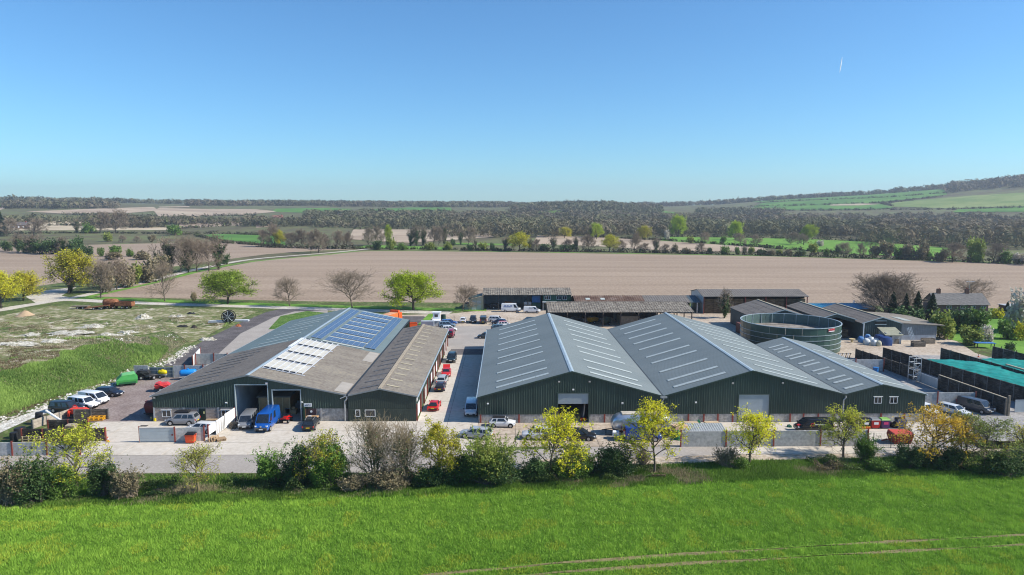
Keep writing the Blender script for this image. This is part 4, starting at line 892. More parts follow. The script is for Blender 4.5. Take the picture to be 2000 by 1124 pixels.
# small pale lean-to and hut at its left end
t = thing('lean_to', 'small cream lean-to with green roof at the left end of the implement shed', 'lean-to', (-9, 212.4, 0))
b = MB(); clad(b, -2.2, 2.2, 0, lambda u: 3.3 + (u + 2.2) * .25, front(0), -1, pitch=.5); clad(b, 0, 6, 0, lambda u: 3.25, sideL(-2.2), -1, pitch=.5); b.build('wall', mat('cream_sheet', (.42, .40, .31), .6, 0, .1, .6), t)
b = MB(); b.loft([[(-2.5, -.4, 3.4), (-2.5, 6.2, 3.4), (-2.5, 6.2, 3.5), (-2.5, -.4, 3.5)], [(2.0, -.4, 4.5), (2.0, 6.2, 4.5), (2.0, 6.2, 4.6), (2.0, -.4, 4.6)]]); b.build('roof', mat('dark_teal_roof', (.03, .075, .07), .6, 0, .2, 1), t)
for s in (-.75, .75): MB().span((s - .7, -.09, .05), (s + .7, -.04, 2.9)).build('door', mat('pale_grey_door', (.40, .42, .43), .5), t)
t = thing('small_hut', 'little grey field hut beside the bare tree near the cream lean-to', 'hut', (-11.9, 213.5, 0))
b = MB(); b.span((-.9, -.7, 0), (.9, .9, 1.9)); b.build('wall', mat('hut_grey', (.30, .30, .28), .7), t); MB().box((0, .1, 2.05), (2.1, 1.9, .16), rx=.1).build('roof', m_black, t)
# 2 pole barn
x0, x1, yf, yr, ye, = 11.3, 50.2, 181.2, 189.6, 198; of = ((x0 + x1) / 2, yf, 0)
t = thing('pole_barn', 'long low pole barn with mossy roof and open sides behind the big green sheds', 'barn', of)
b = MB(); yslope(b, yf, 4.0, yr, 5.6, x0, x1, laps=4, rib=.05); b.build('roof', m_moss, t, off=of)
b = MB(); yslope(b, ye, 4.0, yr, 5.6, x0, x1, rib=.05); b.build('roof', m_moss, t, off=of)
b = MB(); b.span((x0, yr - .25, 5.6), (x1, yr + .25, 5.72)); b.build('ridge_cap', m_moss, t, off=of)
for k in range(9):
    xx = x0 + .5 + k * (x1 - x0 - 1) / 8
    for yy in (yf + .5, yr, ye - .5): MB().span((xx - .12, yy - .12, 0), (xx + .12, yy + .12, 3.9 if yy != yr else 5.4)).build('post', mat('dark_timber_post', (.06, .05, .045), .8), t, off=of)
    MB().box((xx, yf + .15, 3.75), (.1, .1, 1.0), rx=.6).build('bracket', mat('pale_bracket', (.35, .30, .24), .8), t, off=of)
b = MB(); b.poly([(x0 + .1, yf + .5, 0), (x0 + .1, yr, 0), (x0 + .1, yr, 5.4), (x0 + .1, yf + .5, 4.0)]); b.build('end_boarding', m_oak, t, off=of)
MB().span((12, ye - 1.2, 0), (44, ye - .9, 1.5)).build('low_wall', mat('dark_low_wall', (.035, .035, .038), .8), t, off=of)
MB().span((31, yf + 2, 0), (36, ye - 2, 2.6)).build('hay_stack', m_oak, t, off=of)
for k, (xx, c) in enumerate(((16, (.01, .03, .10)), (19.5, (.02, .02, .02)), (24, (.45, .25, .02)), (27.5, (.03, .05, .03)), (39.5, (.02, .03, .06)), (43, (.06, .05, .04)))):
    machine('farm_implement', ('dark blue', 'black', 'yellow', 'dark green', 'navy', 'brown')[k] + ' farm implement parked under the pole barn', 'implement', (xx, yf + 4 + (k % 3), .02), .3 * k, c, L=2.8 + .3 * (k % 3), H=1.7 + .3 * (k % 2))
# 3 low range
x0, x1 = 20.8, 58.6; of = ((x0 + x1) / 2, 205, 0)
t = thing('low_barn', 'low brown roofed range joining the implement shed and the hay barn', 'barn', of)
b = MB(); yslope(b, 204.6, 3.3, 211, 4.65, x0, 42, laps=3, rib=.05); b.build('roof', m_rust_roof, t, off=of)
b = MB(); yslope(b, 204.6, 3.3, 211, 4.65, 42.05, x1 - 3, laps=3, rib=.05); b.build('roof', m_fibre_d, t, off=of)
b = MB(); yslope(b, 204.6, 3.32, 211, 4.67, x1 - 2.95, x1, rib=.05); b.build('roof', mat('slate_blue_roof', (.07, .095, .11), .6, 0, .1, .5), t, off=of)
b = MB(); yslope(b, 217.5, 3.3, 211, 4.65, x0, x1, rib=.05); b.build('roof', m_fibre_d, t, off=of)
for xx, zz in ((25, .0), (29.5, 0)): MB().box((xx, 207.7, 4.05), (1.3, 1.6, .06), rx=.205).build('rooflight', m_rl, t, off=of)
MB().span((x0, 217.1, 0), (x1, 217.3, 3.3)).build('rear_wall', m_oak, t, off=of)
MB().span((x0, 205, 0), (47, 205.2, 3.2)).build('front_wall', m_oak, t, off=of)
for xx in (50, 53.5, 57.6): MB().span((xx - .15, 204.9, 0), (xx + .15, 205.2, 3.25)).build('post', m_galv, t, off=of)
# 4 hay barn
x0, x1 = 59.2, 90.3; of = ((x0 + x1) / 2, 204, 0)
t = thing('hay_barn', 'tall dark hay barn with boarded brown front at the back of the farm', 'barn', of)
b = MB(); yslope(b, 203.6, 5.2, 211, 6.6, x0 - .3, x1 + .3, laps=3, rib=.05); b.build('roof', m_fibre_d, t, off=of)
b = MB(); yslope(b, 218.4, 5.2, 211, 6.6, x0 - .3, x1 + .3, rib=.05); b.build('roof', m_fibre_d, t, off=of)
b = MB(); b.poly([(x0, 204, 0), (x0, 218, 0), (x0, 218, 5.1), (x0, 211, 6.5), (x0, 204, 5.1)]); b.build('end_wall', m_zinc, t, off=of)
b = MB(); b.poly([(x1, 206, 0), (x1, 218, 0), (x1, 218, 5.1), (x1, 211, 6.5), (x1, 206, 5.5)]); b.build('end_wall', m_galv, t, off=of)
MB().span((x0, 217.6, 0), (x1, 217.8, 5.2)).build('rear_wall', m_oak, t, off=of)
for k in range(6): MB().span((x0 + 6.2 * k + .0, 204, 0), (x0 + 6.2 * k + .22, 204.25, 5.15)).build('post', m_redst, t, off=of)
m_straw = multi_mat('old_straw', ((.25, (.06, .042, .025)), (.5, (.12, .09, .055)), (.8, (.19, .15, .095))), sc=1.5, bump=.6, bsc=4, scale_vec=(.5, 1, 2))
for k in range(5):
    for j in range(3):
        for i in range(2):
            MB().box((x0 + 6.2 * k + 1.75 + 2.85 * i, 206, .75 + 1.45 * j), (2.75, 2.6, 1.42)).build('straw_bale', m_straw, t, off=of)
# 5..7 sheds beyond the tank
def far_shed(label, x0, xr, x1, y0, y1, z0, zr, z1, mw, mr, open_front=False):
    of = ((x0 + x1) / 2, y0, 0); t = thing('old_barn', label, 'barn', of); gf = gable_fn(x0, z0, xr, zr, x1, z1)
    b = MB(); clad(b, x0, x1, 0 if not open_front else (lambda u: gf(u) - .9), gf, front(y0), -1, pitch=.5); b.build('gable_cladding', mw, t, off=of)
    b = MB(); clad(b, x0, x1, 0, gf, back(y1), 1, pitch=.8); b.build('rear_cladding', mw, t, off=of)
    b = MB(); clad(b, y0, y1, 0, lambda u: z0 - .05, sideL(x0), -1, pitch=.5); b.build('side_cladding', mw, t, off=of)
    b = MB(); clad(b, y0, y1, 0, lambda u: z1 - .05, sideR(x1), 1, pitch=.5); b.build('side_cladding', mw, t, off=of)
    for xe, ze, s in ((x0, z0, -1), (x1, z1, 1)):
        b = MB(); k = (zr - ze) / (xr - xe); slope(b, xe + s * .25, ze + s * .25 * k, xr, zr, y0 - .25, y1 + .25, pitch=.4, rib=.035, laps=4); b.build('roof', mr, t, off=of)
    MB().span((xr - .22, y0 - .25, zr), (xr + .22, y1 + .25, zr + .1)).build('ridge_cap', m_rl_y, t, off=of)
    b = MB()
    for xa, za in ((x0 - .2, z0), (x1 + .2, z1)): b.loft([[(xa, y0 - .3, za - .2), (xa, y0 - .3, za), (xa, y0 - .26, za), (xa, y0 - .26, za - .2)], [(xr, y0 - .3, zr - .15), (xr, y0 - .3, zr + .06), (xr, y0 - .26, zr + .06), (xr, y0 - .26, zr - .15)]])
    b.build('barge_board', m_zinc, t, off=of)
    return t, of
m_slate_clad = mat('slate_green_cladding', (.045, .068, .068), .5, 0, .2, .6)
far_shed('grey roofed dark barn directly behind the round tank', 62, 69.3, 76.3, 169.2, 187.6, 4.4, 6.5, 4.4, m_slate_clad, m_fibre_d)
far_shed('open fronted barn with straw bales right of the round tank', 76.9, 80.5, 85.2, 165.4, 186, 5.0, 6.1, 4.7, m_slate_clad, m_fibre_d, True)
for k, (xx, zz) in enumerate(((78.6, 0), (78.6, 2.2), (81.2, 0), (81.2, 2.2), (82.9, 0))):
    tag(MB().box((0, 0, 0), (1.9 if k < 2 else 1.6, 2.4, 2.15)).build('straw_bale', m_straw), ('lower', 'upper', 'lower middle', 'upper middle', 'small right')[k] + ' straw bale in the open barn right of the round tank', 'bale').location = (xx, 166.9, zz + 1.08)
t, of = far_shed('slate coloured boarded barn with white bags in front, far right', 85.3, 90.0, 94.8, 162.2, 185, 4.3, 5.7, 4.2, m_slate_clad, m_fibre_d)
MB().span((88.4, 162.05, 4.0), (90.9, 162.12, 4.7)).build('vent', m_black, t, off=of); MB().span((88.3, 162.0, 4.72), (91, 162.12, 4.85)).build('vent_hood', m_zinc, t, off=of); MB().span((88.3, 162.0, 3.86), (91, 162.12, 3.98)).build('vent_sill', m_zinc, t, off=of)
b = MB(); b.tube((85.5, 161.9, 0), (85.5, 161.9, 4.2), .12); b.build('downpipe', m_white, t, off=of)
b = MB(); clad(b, 94.85, 103.4, 1.3, lambda u: 4.15 - (u - 94.85) * .045, front(162.4), -1, pitch=.4); b.build('extension_cladding', mat('pale_grey_cladding', (.22, .235, .25), .5, 0, .12, 1.), t, off=of)
MB().span((94.85, 162.45, 0), (103.4, 162.6, 1.35)).build('extension_plinth', m_intwall, t, off=of)
b = MB(); b.loft([[(94.7, 161.8, 4.2), (94.7, 180, 4.2), (94.7, 180, 4.32), (94.7, 161.8, 4.32)], [(105, 161.8, 3.6), (105, 180, 3.6), (105, 180, 3.72), (105, 161.8, 3.72)]]); ex = b.build('extension_roof', m_fibre, t, off=of)
MB().loft([[(97.5, 166, 4.18), (99.5, 166, 4.05), (99.5, 166, 4.12), (97.5, 166, 4.25)], [(97.5, 172, 4.18), (99.5, 172, 4.05), (99.5, 172, 4.12), (97.5, 172, 4.25)]]).build('rooflight', m_rl, ex, off=of)
b = MB(); clad(b, 162.4, 180, 0, lambda u: 3.6, sideR(103.4), 1, pitch=.5); b.build('side_cladding', m_slate_clad, t, off=of)
t = thing('blue_roof_shed', 'low shed with bright blue roof behind the old barns', 'shed', (97, 198, 0))
b = MB(); yslope(b, -4, 2.9, 2, 3.6, -9, 9, rib=.05); b.build('roof', mat('bright_blue_roof', (.035, .20, .33), .45, 0, .12, .5), t); b = MB(); yslope(b, 8, 2.9, 2, 3.6, -9, 9); b.build('roof', mat('bright_blue_roof', (.035, .20, .33)), t)
b = MB(); b.span((-8.8, -3.6, 0), (8.8, 7.6, 2.85)); b.build('wall', m_oak, t); MB().span((-9, 1.9, 3.6), (9, 2.1, 3.7)).build('ridge_cap', m_rl, t); MB().tube((5.6, 2.6, 3.4), (5.6, 2.6, 4.5), .15).build('flue', m_white, t)
# house among the conifers
hx, hy = 137.5, 208; t = thing('farmhouse', 'grey tiled farmhouse with two chimneys half hidden by trees at far right', 'house', (hx, hy, 0), -.06)
b = MB(); b.span((-7.4, -4, 0), (7.4, 4, 2.9)); b.add([(-7.4, -4, 2.9), (-7.4, 4, 2.9), (-7.4, 0, 5.5), (7.4, -4, 2.9), (7.4, 4, 2.9), (7.4, 0, 5.5)], [(0, 1, 2), (3, 5, 4)]); b.build('wall', mat('house_brick', (.16, .10, .085), .85, 0, .15, 2), t)
m_tile = multi_mat('grey_roof_tile', ((.2, (.25, .23, .21)), (.8, (.34, .315, .285))), sc=1.5, bump=.4, bsc=4)
b = MB(); yslope(b, -4.5, 2.6, 0, 5.65, -7.8, 7.8, pitch=.35, laps=9); ro = b.build('roof', m_tile, t); b = MB(); yslope(b, 4.5, 2.6, 0, 5.65, -7.8, 7.8, pitch=.35); b.build('roof', m_tile, t)
for xx in (-5.2, 3.2):
    b = MB(); b.span((xx - .5, -.35, 5.2), (xx + .5, .35, 6.9)); ch = b.build('chimney', mat('chimney_brick', (.13, .07, .055), .9, 0, .2, 3), ro); b = MB(); b.tube((xx - .2, 0, 6.9), (xx - .2, 0, 7.25), .1); b.tube((xx + .2, 0, 6.9), (xx + .2, 0, 7.25), .1); b.build('chimney_pot', m_redst, ch)
for xx in (6, 3, 0, -4): window(t, xx, 1.9, 1.5, .8, -4.03, (0, 0, 0), panes=2, sill=False)
MB().tube((4, .2, 6.4), (4, .2, 9.2), .04, n=5).build('aerial_mast', m_galv, t); b = MB(); [b.tube((3.0, .2 + .0, 9.1 - k * .0), (5.6, .2, 9.1), .04, n=4) for k in range(1)]; [b.tube((3.2 + k * .35, -.3, 9.12), (3.2 + k * .35, .7, 9.12), .03, n=4) for k in range(7)]; b.build('aerial', m_white, t)
t = thing('garden_extension', 'flat pale roofed extension right of the farmhouse', 'extension', (153, 203, 0)); MB().span((-3.5, -2, 0), (3.5, 3, 2.4)).build('wall', mat('house_brick', (.16, .10, .085)), t); MB().box((0, .5, 2.5), (7.6, 5.6, .16)).build('roof', mat('pale_felt', (.42, .43, .45), .7), t)
# ------------------------------------------------------------------ vehicles
m_tyre = mat('tyre_rubber', (.015, .015, .016), .85, 0, .1, 5)
m_rim = mat('alloy_rim', (.45, .46, .48), .35, .6, .1, 5)
m_trim = mat('black_trim', (.018, .018, .02), .6, 0, .1, 5)
m_lamp = mat('headlamp_glass', (.62, .66, .70), .1, 0, 0, spec=.8)
m_tail = mat('tail_lamp', (.45, .01, .01), .25, 0, 0)
m_plate_y = mat('yellow_plate', (.75, .52, .02), .5, 0, 0)
m_plate_w = mat('white_plate', (.75, .76, .75), .5, 0, 0)
m_carglass = mat('car_glass', (.018, .024, .032), .05, 0, .3, 1.5, spec=.9)
def paint(name, c, r=.3):
    if name in MATS: return MATS[name]
    M = mat(name, c, r, 0, .05, .8, spec=.5); M.node_tree.nodes['Principled BSDF'].inputs['Coat Weight'].default_value = .5; M.node_tree.nodes['Principled BSDF'].inputs['Coat Roughness'].default_value = .08
    return M
# hull stations: (x, z low, z high, half width); cab: xf0 xf1 xr1 xr0 belt roof hw_belt hw_roof ; windows on the side as fractions from rear to front
SPEC = {
 'hatch':  dict(L=4.1, W=1.78, hull=[(-2.03, .42, .82, .72), (-1.9, .25, .92, .85), (-1.0, .2, .93, .89), (.6, .2, .93, .89), (1.2, .22, .86, .87), (1.85, .25, .72, .80), (2.05, .38, .6, .66)],
      cab=(1.15, .45, -1.45, -1.88, .9, 1.47, .84, .62), win=((.05, .30), (.33, .60), (.63, .93)), wr=.31, ax=(-1.25, 1.28)),
 'estate': dict(L=4.75, W=1.84, hull=[(-2.36, .45, .85, .76), (-2.2, .25, .94, .88), (-1.2, .2, .95, .92), (.7, .2, .94, .92), (1.4, .22, .86, .90), (2.15, .25, .72, .82), (2.37, .4, .6, .68)],
      cab=(1.25, .5, -1.75, -2.25, .91, 1.45, .86, .62), win=((.05, .27), (.30, .58), (.61, .93)), wr=.33, ax=(-1.4, 1.42)),
 'suv':    dict(L=4.6, W=1.9, hull=[(-2.28, .5, .98, .80), (-2.15, .32, 1.05, .92), (-1.2, .28, 1.07, .95), (.7, .28, 1.06, .95), (1.3, .3, 1.0, .93), (2.1, .34, .86, .86), (2.3, .5, .74, .74)],
      cab=(1.2, .55, -1.85, -2.2, 1.03, 1.72, .90, .70), win=((.06, .28), (.31, .58), (.61, .93)), wr=.37, ax=(-1.35, 1.4)),
 'boxy':   dict(L=4.7, W=1.95, hull=[(-2.34, .55, 1.15, .88), (-2.25, .38, 1.18, .95), (-1.2, .34, 1.18, .97), (.8, .34, 1.17, .97), (1.3, .36, 1.12, .96), (2.2, .4, 1.02, .90), (2.35, .5, .9, .82)],
      cab=(1.25, .8, -2.1, -2.3, 1.15, 1.93, .93, .80), win=((.05, .28), (.31, .58), (.61, .93)), wr=.39, ax=(-1.3, 1.4)),
 'sports': dict(L=4.35, W=1.8, hull=[(-2.17, .42, .72, .72), (-2.0, .22, .84, .90), (-1.3, .18, .90, .92), (-.4, .18, .84, .87), (.7, .18, .82, .87), (1.35, .2, .78, .88), (1.95, .24, .64, .78), (2.17, .36, .5, .58)],
      cab=(1.0, .3, -.75, -1.85, .80, 1.28, .78, .56), win=((.30, .55), (.58, .93)), wr=.32, ax=(-1.15, 1.2)),
 'mini':   dict(L=3.85, W=1.73, hull=[(-1.9, .42, .84, .72), (-1.8, .25, .92, .84), (-1.0, .2, .93, .865), (.6, .2, .92, .865), (1.1, .22, .88, .85), (1.75, .25, .76, .78), (1.92, .38, .62, .66)],
      cab=(.85, .4, -1.35, -1.7, .9, 1.41, .80, .64), win=((.08, .34), (.40, .92)), wr=.31, ax=(-1.2, 1.25)),
 'van':    dict(L=5.1, W=1.95, hull=[(-2.53, .45, 1.1, .88), (-2.45, .3, 1.15, .96), (-1.2, .26, 1.16, .975), (1.0, .26, 1.15, .975), (1.6, .28, 1.12, .96), (2.35, .32, .96, .88), (2.55, .5, .8, .76)],
      cab=(2.0, 1.05, -2.42, -2.5, 1.1, 1.95, .94, .80), win=((.73, .93),), wr=.34, ax=(-1.5, 1.6)),
 'camper': dict(L=5.0, W=1.93, hull=[(-2.48, .45, 1.1, .88), (-2.4, .3, 1.15, .95), (-1.2, .26, 1.16, .965), (1.0, .26, 1.15, .965), (1.6, .28, 1.1, .95), (2.3, .32, .98, .90), (2.5, .5, .8, .78)],
      cab=(1.95, 1.1, -2.3, -2.45, 1.1, 1.96, .93, .80), win=((.04, .30), (.34, .64), (.71, .93)), wr=.34, ax=(-1.5, 1.5)),
 'bigvan': dict(L=5.95, W=2.04, hull=[(-2.96, .5, 1.25, .94), (-2.88, .34, 1.3, 1.0), (-1.4, .3, 1.3, 1.02), (1.3, .3, 1.3, 1.02), (1.95, .32, 1.28, 1.0), (2.8, .36, 1.12, .94), (2.98, .5, .9, .82)],
      cab=(2.35, 1.5, -2.85, -2.93, 1.25, 2.55, .99, .88), win=((.34, .58), (.78, .94)), wr=.36, ax=(-1.7, 1.9)),
 'pickup': dict(L=5.2, W=1.88, hull=[(-2.6, .6, 1.05, .86), (-2.5, .42, 1.1, .92), (-1.2, .38, 1.1, .94), (.8, .38, 1.08, .94), (1.4, .4, 1.04, .92), (2.4, .42, .9, .85), (2.6, .55, .78, .74)],
      cab=(1.35, .65, -2.35, -2.5, 1.05, 1.82, .88, .70), win=((.05, .32), (.46, .63), (.67, .93)), wr=.39, ax=(-1.6, 1.6)),
}
def vehicle(kind_, label, cat, loc, hd, col, name='parked_car', roof=None, win=None, plates=True, group=None, lower=None, z=.05):
    S = SPEC[kind_]; t = thing(name, label, cat, (loc[0], loc[1], z), R(hd), group)
    pm = col if not isinstance(col, tuple) else paint('paint_%02d%02d%02d' % tuple(int(c * 99) for c in col), col)
    def ring(x, zl, zh, hw):
        d = zh - zl
        return [(x, -hw * .9, zl), (x, hw * .9, zl), (x, hw, zl + .22 * d), (x, hw, zl + .72 * d), (x, hw * .93, zh - .04), (x, hw * .78, zh), (x, -hw * .78, zh), (x, -hw * .93, zh - .04), (x, -hw, zl + .72 * d), (x, -hw, zl + .22 * d)]
    MB().loft([ring(*h) for h in S['hull']]).build('body', pm, t, smooth=40)
    xf0, xf1, xr1, xr0, zb, zr, hb, ht = S['cab']
    def cring(f, ins=0.):
        z = zb + (zr - zb) * f; a = xf0 + (xf1 - xf0) * f; r_ = xr0 + (xr1 - xr0) * f; h = hb + (ht - hb) * f
        return [(r_ + ins, -h + ins, z), (a - ins, -h + ins, z), (a - ins, h - ins, z), (r_ + ins, h - ins, z)]
    top = [(p[0], p[1], zr) for p in cring(1, .14)]
    MB().loft([[(p[0], p[1], zb - .12) for p in cring(0)], cring(0), cring(.93), top]).build('cabin', pm, t, smooth=35)
    if roof:
        q = [(p[0], p[1], zr - .012) for p in cring(.985, .03)]; MB().loft([[(p[0], p[1], zr - .02) for p in cring(.97, -.01)], [(p[0], p[1], zr + .02) for p in top]]).build('roof', roof, t, smooth=35)
    def P(f, u, s, d=.012):            # point on the cabin side
        z = zb + (zr - zb) * f; a = xf0 + (xf1 - xf0) * f; r_ = xr0 + (xr1 - xr0) * f; h = hb + (ht - hb) * f
        return (r_ + (a - r_) * u, s * (h + d), z)
    for s in (-1, 1):
        for u0, u1 in (win if win is not None else S['win']):
            MB().poly([P(.1, u0, s), P(.1, u1, s), P(.84, u1 - .02, s), P(.84, u0 + .02, s)]).build('side_window', m_carglass, t)
    def F(f, v, front_, d=.014):
        z = zb + (zr - zb) * f; x = (xf0 + (xf1 - xf0) * f + d) if front_ else (xr0 + (xr1 - xr0) * f - d); h = hb + (ht - hb) * f
        return (x, v * h, z)
    MB().poly([F(.06, -.9, 1), F(.06, .9, 1), F(.88, .88, 1), F(.88, -.88, 1)]).build('windscreen', m_carglass, t)
    MB().poly([F(.16, -.82, 0), F(.16, .82, 0), F(.84, .8, 0), F(.84, -.8, 0)]).build('rear_window', m_carglass, t)
    W2 = S['W'] / 2; r_ = S['wr']; wme = MB().tube((0, -.11, 0), (0, .11, 0), r_, n=16).mesh('wheel', m_tyre, 40); rme = MB().tube((0, -.118, 0), (0, .118, 0), r_ * .64, n=12).mesh('rim', m_rim, 40)
    for x in S['ax']:
        for s in (-1, 1):
            w_ = link('wheel', wme, t, (x, s * (W2 - .1), r_)); link('rim', rme, w_)
        for s in (-1, 1): MB().tube((x, s * (W2 - .06), r_ + .02), (x, s * (W2 - .004), r_ + .02), r_ + .07, n=16).build('wheel_arch', m_trim if kind_ not in ('sports',) else pm, t)
    hF = S['hull'][-2]; hR = S['hull'][1]; xF = S['hull'][-1][0]; xR = S['hull'][0][0]
    for s in (-1, 1):
        MB().box((hF[0] + .02, s * hF[3] * .80, hF[2] - .10), (.22, hF[3] * .30, .15), rz=-s * .35).build('headlight', m_lamp, t)
        MB().box((xR + .06, s * hR[3] * .82, hR[2] - .2 if kind_ not in ('van', 'bigvan', 'camper', 'boxy') else hR[2] - .1), (.14, hR[3] * .24, .2 if kind_ not in ('van', 'bigvan', 'camper') else .5), rz=s * .3).build('tail_light', m_tail, t)
        MB().box((xf0 - .12, s * (hb + .12), zb + .12), (.12, .2, .14)).build('mirror', m_trim if kind_ in ('van', 'bigvan') else pm, t)
    MB().box((xF - .02, 0, S['hull'][-1][1] + .02), (.1, S['hull'][-1][3] * 1.7, .2)).build('front_bumper', m_trim, t)
    MB().box((xR + .02, 0, S['hull'][0][1] + .02), (.1, S['hull'][0][3] * 1.8, .2)).build('rear_bumper', m_trim, t)
    if plates:
        MB().box((xF + .04, 0, S['hull'][-1][1] + .08), (.02, .52, .12)).build('number_plate', m_plate_w, t); MB().box((xR - .04, 0, S['hull'][0][1] + .16), (.02, .52, .12)).build('number_plate', m_plate_y, t)
    return t
def vp(px, py): return flat(px, py)
NAVY = (.012, .016, .03); WHITE = (.74, .75, .76); SILVER = (.40, .42, .44); BLACK = (.014, .014, .016); RED = (.55, .02, .015); GREY = (.09, .10, .115)
# left yard
vehicle('estate', 'dark navy car parked alone on the left yard below the grass bank', 'car', vp(214, 773), -12, NAVY)
vehicle('van', 'white van with nose to the right beside the white pickup, left yard', 'van', vp(184, 788), -20, WHITE, name='parked_van', win=((.45, .62), (.66, .93)))
vehicle('pickup', 'white pickup with white canopy between the white van and the black pickup', 'pickup', vp(164, 797), -18, WHITE, name='pickup_truck')
vehicle('pickup', 'black pickup with canopy at the foot of the chalky bank', 'pickup', vp(131, 806), -12, BLACK, name='pickup_truck')
# front yard, left shed
t = vehicle('suv', 'silver grey estate car with dark roof box in front of the block wall', 'car', vp(357, 829), 180, (.24, .25, .27))
b = MB(); b.loft([[(-1.1, -.35, 1.78), (1.0, -.38, 1.78), (1.0, .38, 1.78), (-1.1, .35, 1.78)], [(-1.15, -.42, 1.95), (.95, -.42, 1.95), (.95, .42, 1.95), (-1.15, .42, 1.95)], [(-1.0, -.33, 2.1), (.5, -.33, 2.08), (.5, .33, 2.08), (-1.0, .33, 2.1)]]); b.build('roof_box', m_trim, t, smooth=40)
vehicle('estate', 'white car mostly hidden behind the front concrete gate wall', 'car', vp(395, 844), 170, WHITE)
vehicle('camper', 'silver grey van left of the bright blue van, nose to the yard', 'van', vp(485, 832), -83, (.20, .21, .225), name='parked_van')
t = vehicle('bigvan', 'bright blue large van with grey bumper in front of the open shed doors', 'van', vp(523, 835), -89, (.008, .085, .36), name='parked_van', win=((.42, .62), (.78, .94)))
MB().box((2.93, 0, .62), (.12, 1.75, .42)).build('grey_bumper', mat('grey_plastic', (.10, .105, .115), .6), t); MB().tube((2.98, 0, .98), (3.03, 0, .98), .13, n=14).build('emblem', m_rim, t)
t = vehicle('estate', 'black estate car with its tail towards the yard, near the green open door', 'car', vp(608, 835), 94, BLACK)
for s in (-1, 1): MB().tube((-1.5, s * .55, 1.52), (.4, s * .58, 1.52), .03, n=5).build('roof_rail', m_galv, t)
# alley
vehicle('suv', 'dark green blue off-roader facing down the alley, farthest of the alley cars', 'car', vp(882, 706), -91, (.012, .025, .032))
t = vehicle('sports', 'red sports car in the alley with its engine lid raised', 'sports car', vp(871.5, 733), -88, RED, name='sports_car')
MB().box((-1.75, 0, 1.28), (.9, 1.35, .05), ry=.75).build('engine_lid', paint('paint_540101', RED), t)
vehicle('estate', 'silver car between the raised lid red car and the dark sports car', 'car', vp(864, 748), 88, SILVER)
t = vehicle('sports', 'dark purple sports car with whale tail parked behind the silver car', 'sports car', vp(860, 761), 91, (.03, .022, .04), name='sports_car')
MB().box((-1.75, 0, .98), (.55, 1.3, .07), ry=-.12).build('spoiler', m_trim, t)
t = vehicle('sports', 'red sports car nearest the camera in the alley, alone by the red posts', 'sports car', vp(848.5, 798), 88, RED, name='sports_car')
MB().box((-1.72, 0, .97), (.55, 1.3, .07), ry=-.12).build('spoiler', m_trim, t); MB().box((-2.12, 0, .6), (.06, 1.45, .16)).build('reflector', m_tail, t)
vehicle('van', 'white van in the blue shade of the alley against the green wall', 'van', (-5.3, 104.6), -90, (.72, .75, .78), name='parked_van')
# car park behind
t = vehicle('boxy', 'crimson off-roader with spare wheel on its back, by the narrow shed end', 'car', vp(879.5, 658), 88, (.28, .008, .04))
sw = MB().tube((-2.36, .15, .98), (-2.6, .15, .98), .37, n=16).build('spare_wheel', m_tyre, t); MB().tube((-2.59, .15, .98), (-2.62, .15, .98), .2, n=12).build('rim', m_rim, sw)
vehicle('hatch', 'white hatchback next to the crimson off-roader', 'car', vp(877, 647.5), 12, WHITE)
vehicle('suv', 'pale blue grey car third from the end of the left car park row', 'car', vp(873, 640.5), 8, (.13, .19, .25))
vehicle('estate', 'bright blue car at the far end of the left car park row', 'car', vp(876.5, 634.5), 6, (.03, .09, .30))
vehicle('hatch', 'white hatchback seen from behind, leftmost in the back row', 'car', vp(904.5, 630), 90, WHITE)
vehicle('suv', 'black car in the back row between white hatchback and grey van', 'car', vp(924, 630), -90, (.02, .024, .03))
vehicle('van', 'dark grey van in the back row, tallest of the row', 'van', vp(944, 631), 90, (.055, .07, .085), name='parked_van', win=((.3, .6), (.7, .93)))
vehicle('suv', 'white off-roader side on at the right of the back row', 'car', vp(970, 629.5), -8, WHITE)
vehicle('hatch', 'dark navy hatchback in front of the white off-roader', 'car', vp(975, 634), 160, (.015, .02, .05))
t = vehicle('hatch', 'white car with red sunshade beside the dark navy hatchback', 'car', vp(985, 638.5), 10, WHITE, roof=paint('roof_red', (.5, .06, .06)))
vehicle('estate', 'teal grey car half hidden by the corner of the big shed roof', 'car', vp(977, 645), 8, (.06, .10, .115))
vehicle('hatch', 'dark blue hatchback peeping out behind the big shed eave', 'car', vp(949, 661), 175, (.03, .045, .06))
# vans by the implement shed
t = vehicle('bigvan', 'tall white van with blue lettering in front of the implement shed', 'van', vp(998, 609.5), -3, WHITE, name='parked_van', win=((.78, .94),))
text('BULLAS', .72, (-.8, -1.0, 1.85), (R(84), 0, 0), mat('blue_lettering', (.06, .12, .32), .5), t, bold=.02)
t = vehicle('van', 'smaller white van right of the tall white van', 'van', vp(1039, 611.5), -4, WHITE, name='parked_van')
text('BULLAS', .36, (-.3, -.94, 1.58), (R(80), 0, 0), mat('black_lettering', (.03, .03, .05), .5), t, bold=.02)
# in front of the middle sheds
vehicle('mini', 'small white car with black soft top beside the shed wall', 'car', vp(981, 833.5), -4, WHITE, roof=m_trim)
vehicle('estate', 'silver car half hidden behind the round green bush by the alley', 'car', vp(930, 855), 165, SILVER)
vehicle('suv', 'white off-roader behind the brightest yellow tree', 'car', vp(1052, 857), 178, WHITE)
vehicle('estate', 'black car right of the brightest yellow tree', 'car', vp(1130, 858), -10, BLACK)
t = vehicle('van', 'deep blue van beside the silver caravan with white wheels', 'van', vp(1255, 860), -2, (.008, .04, .24), name='parked_van')
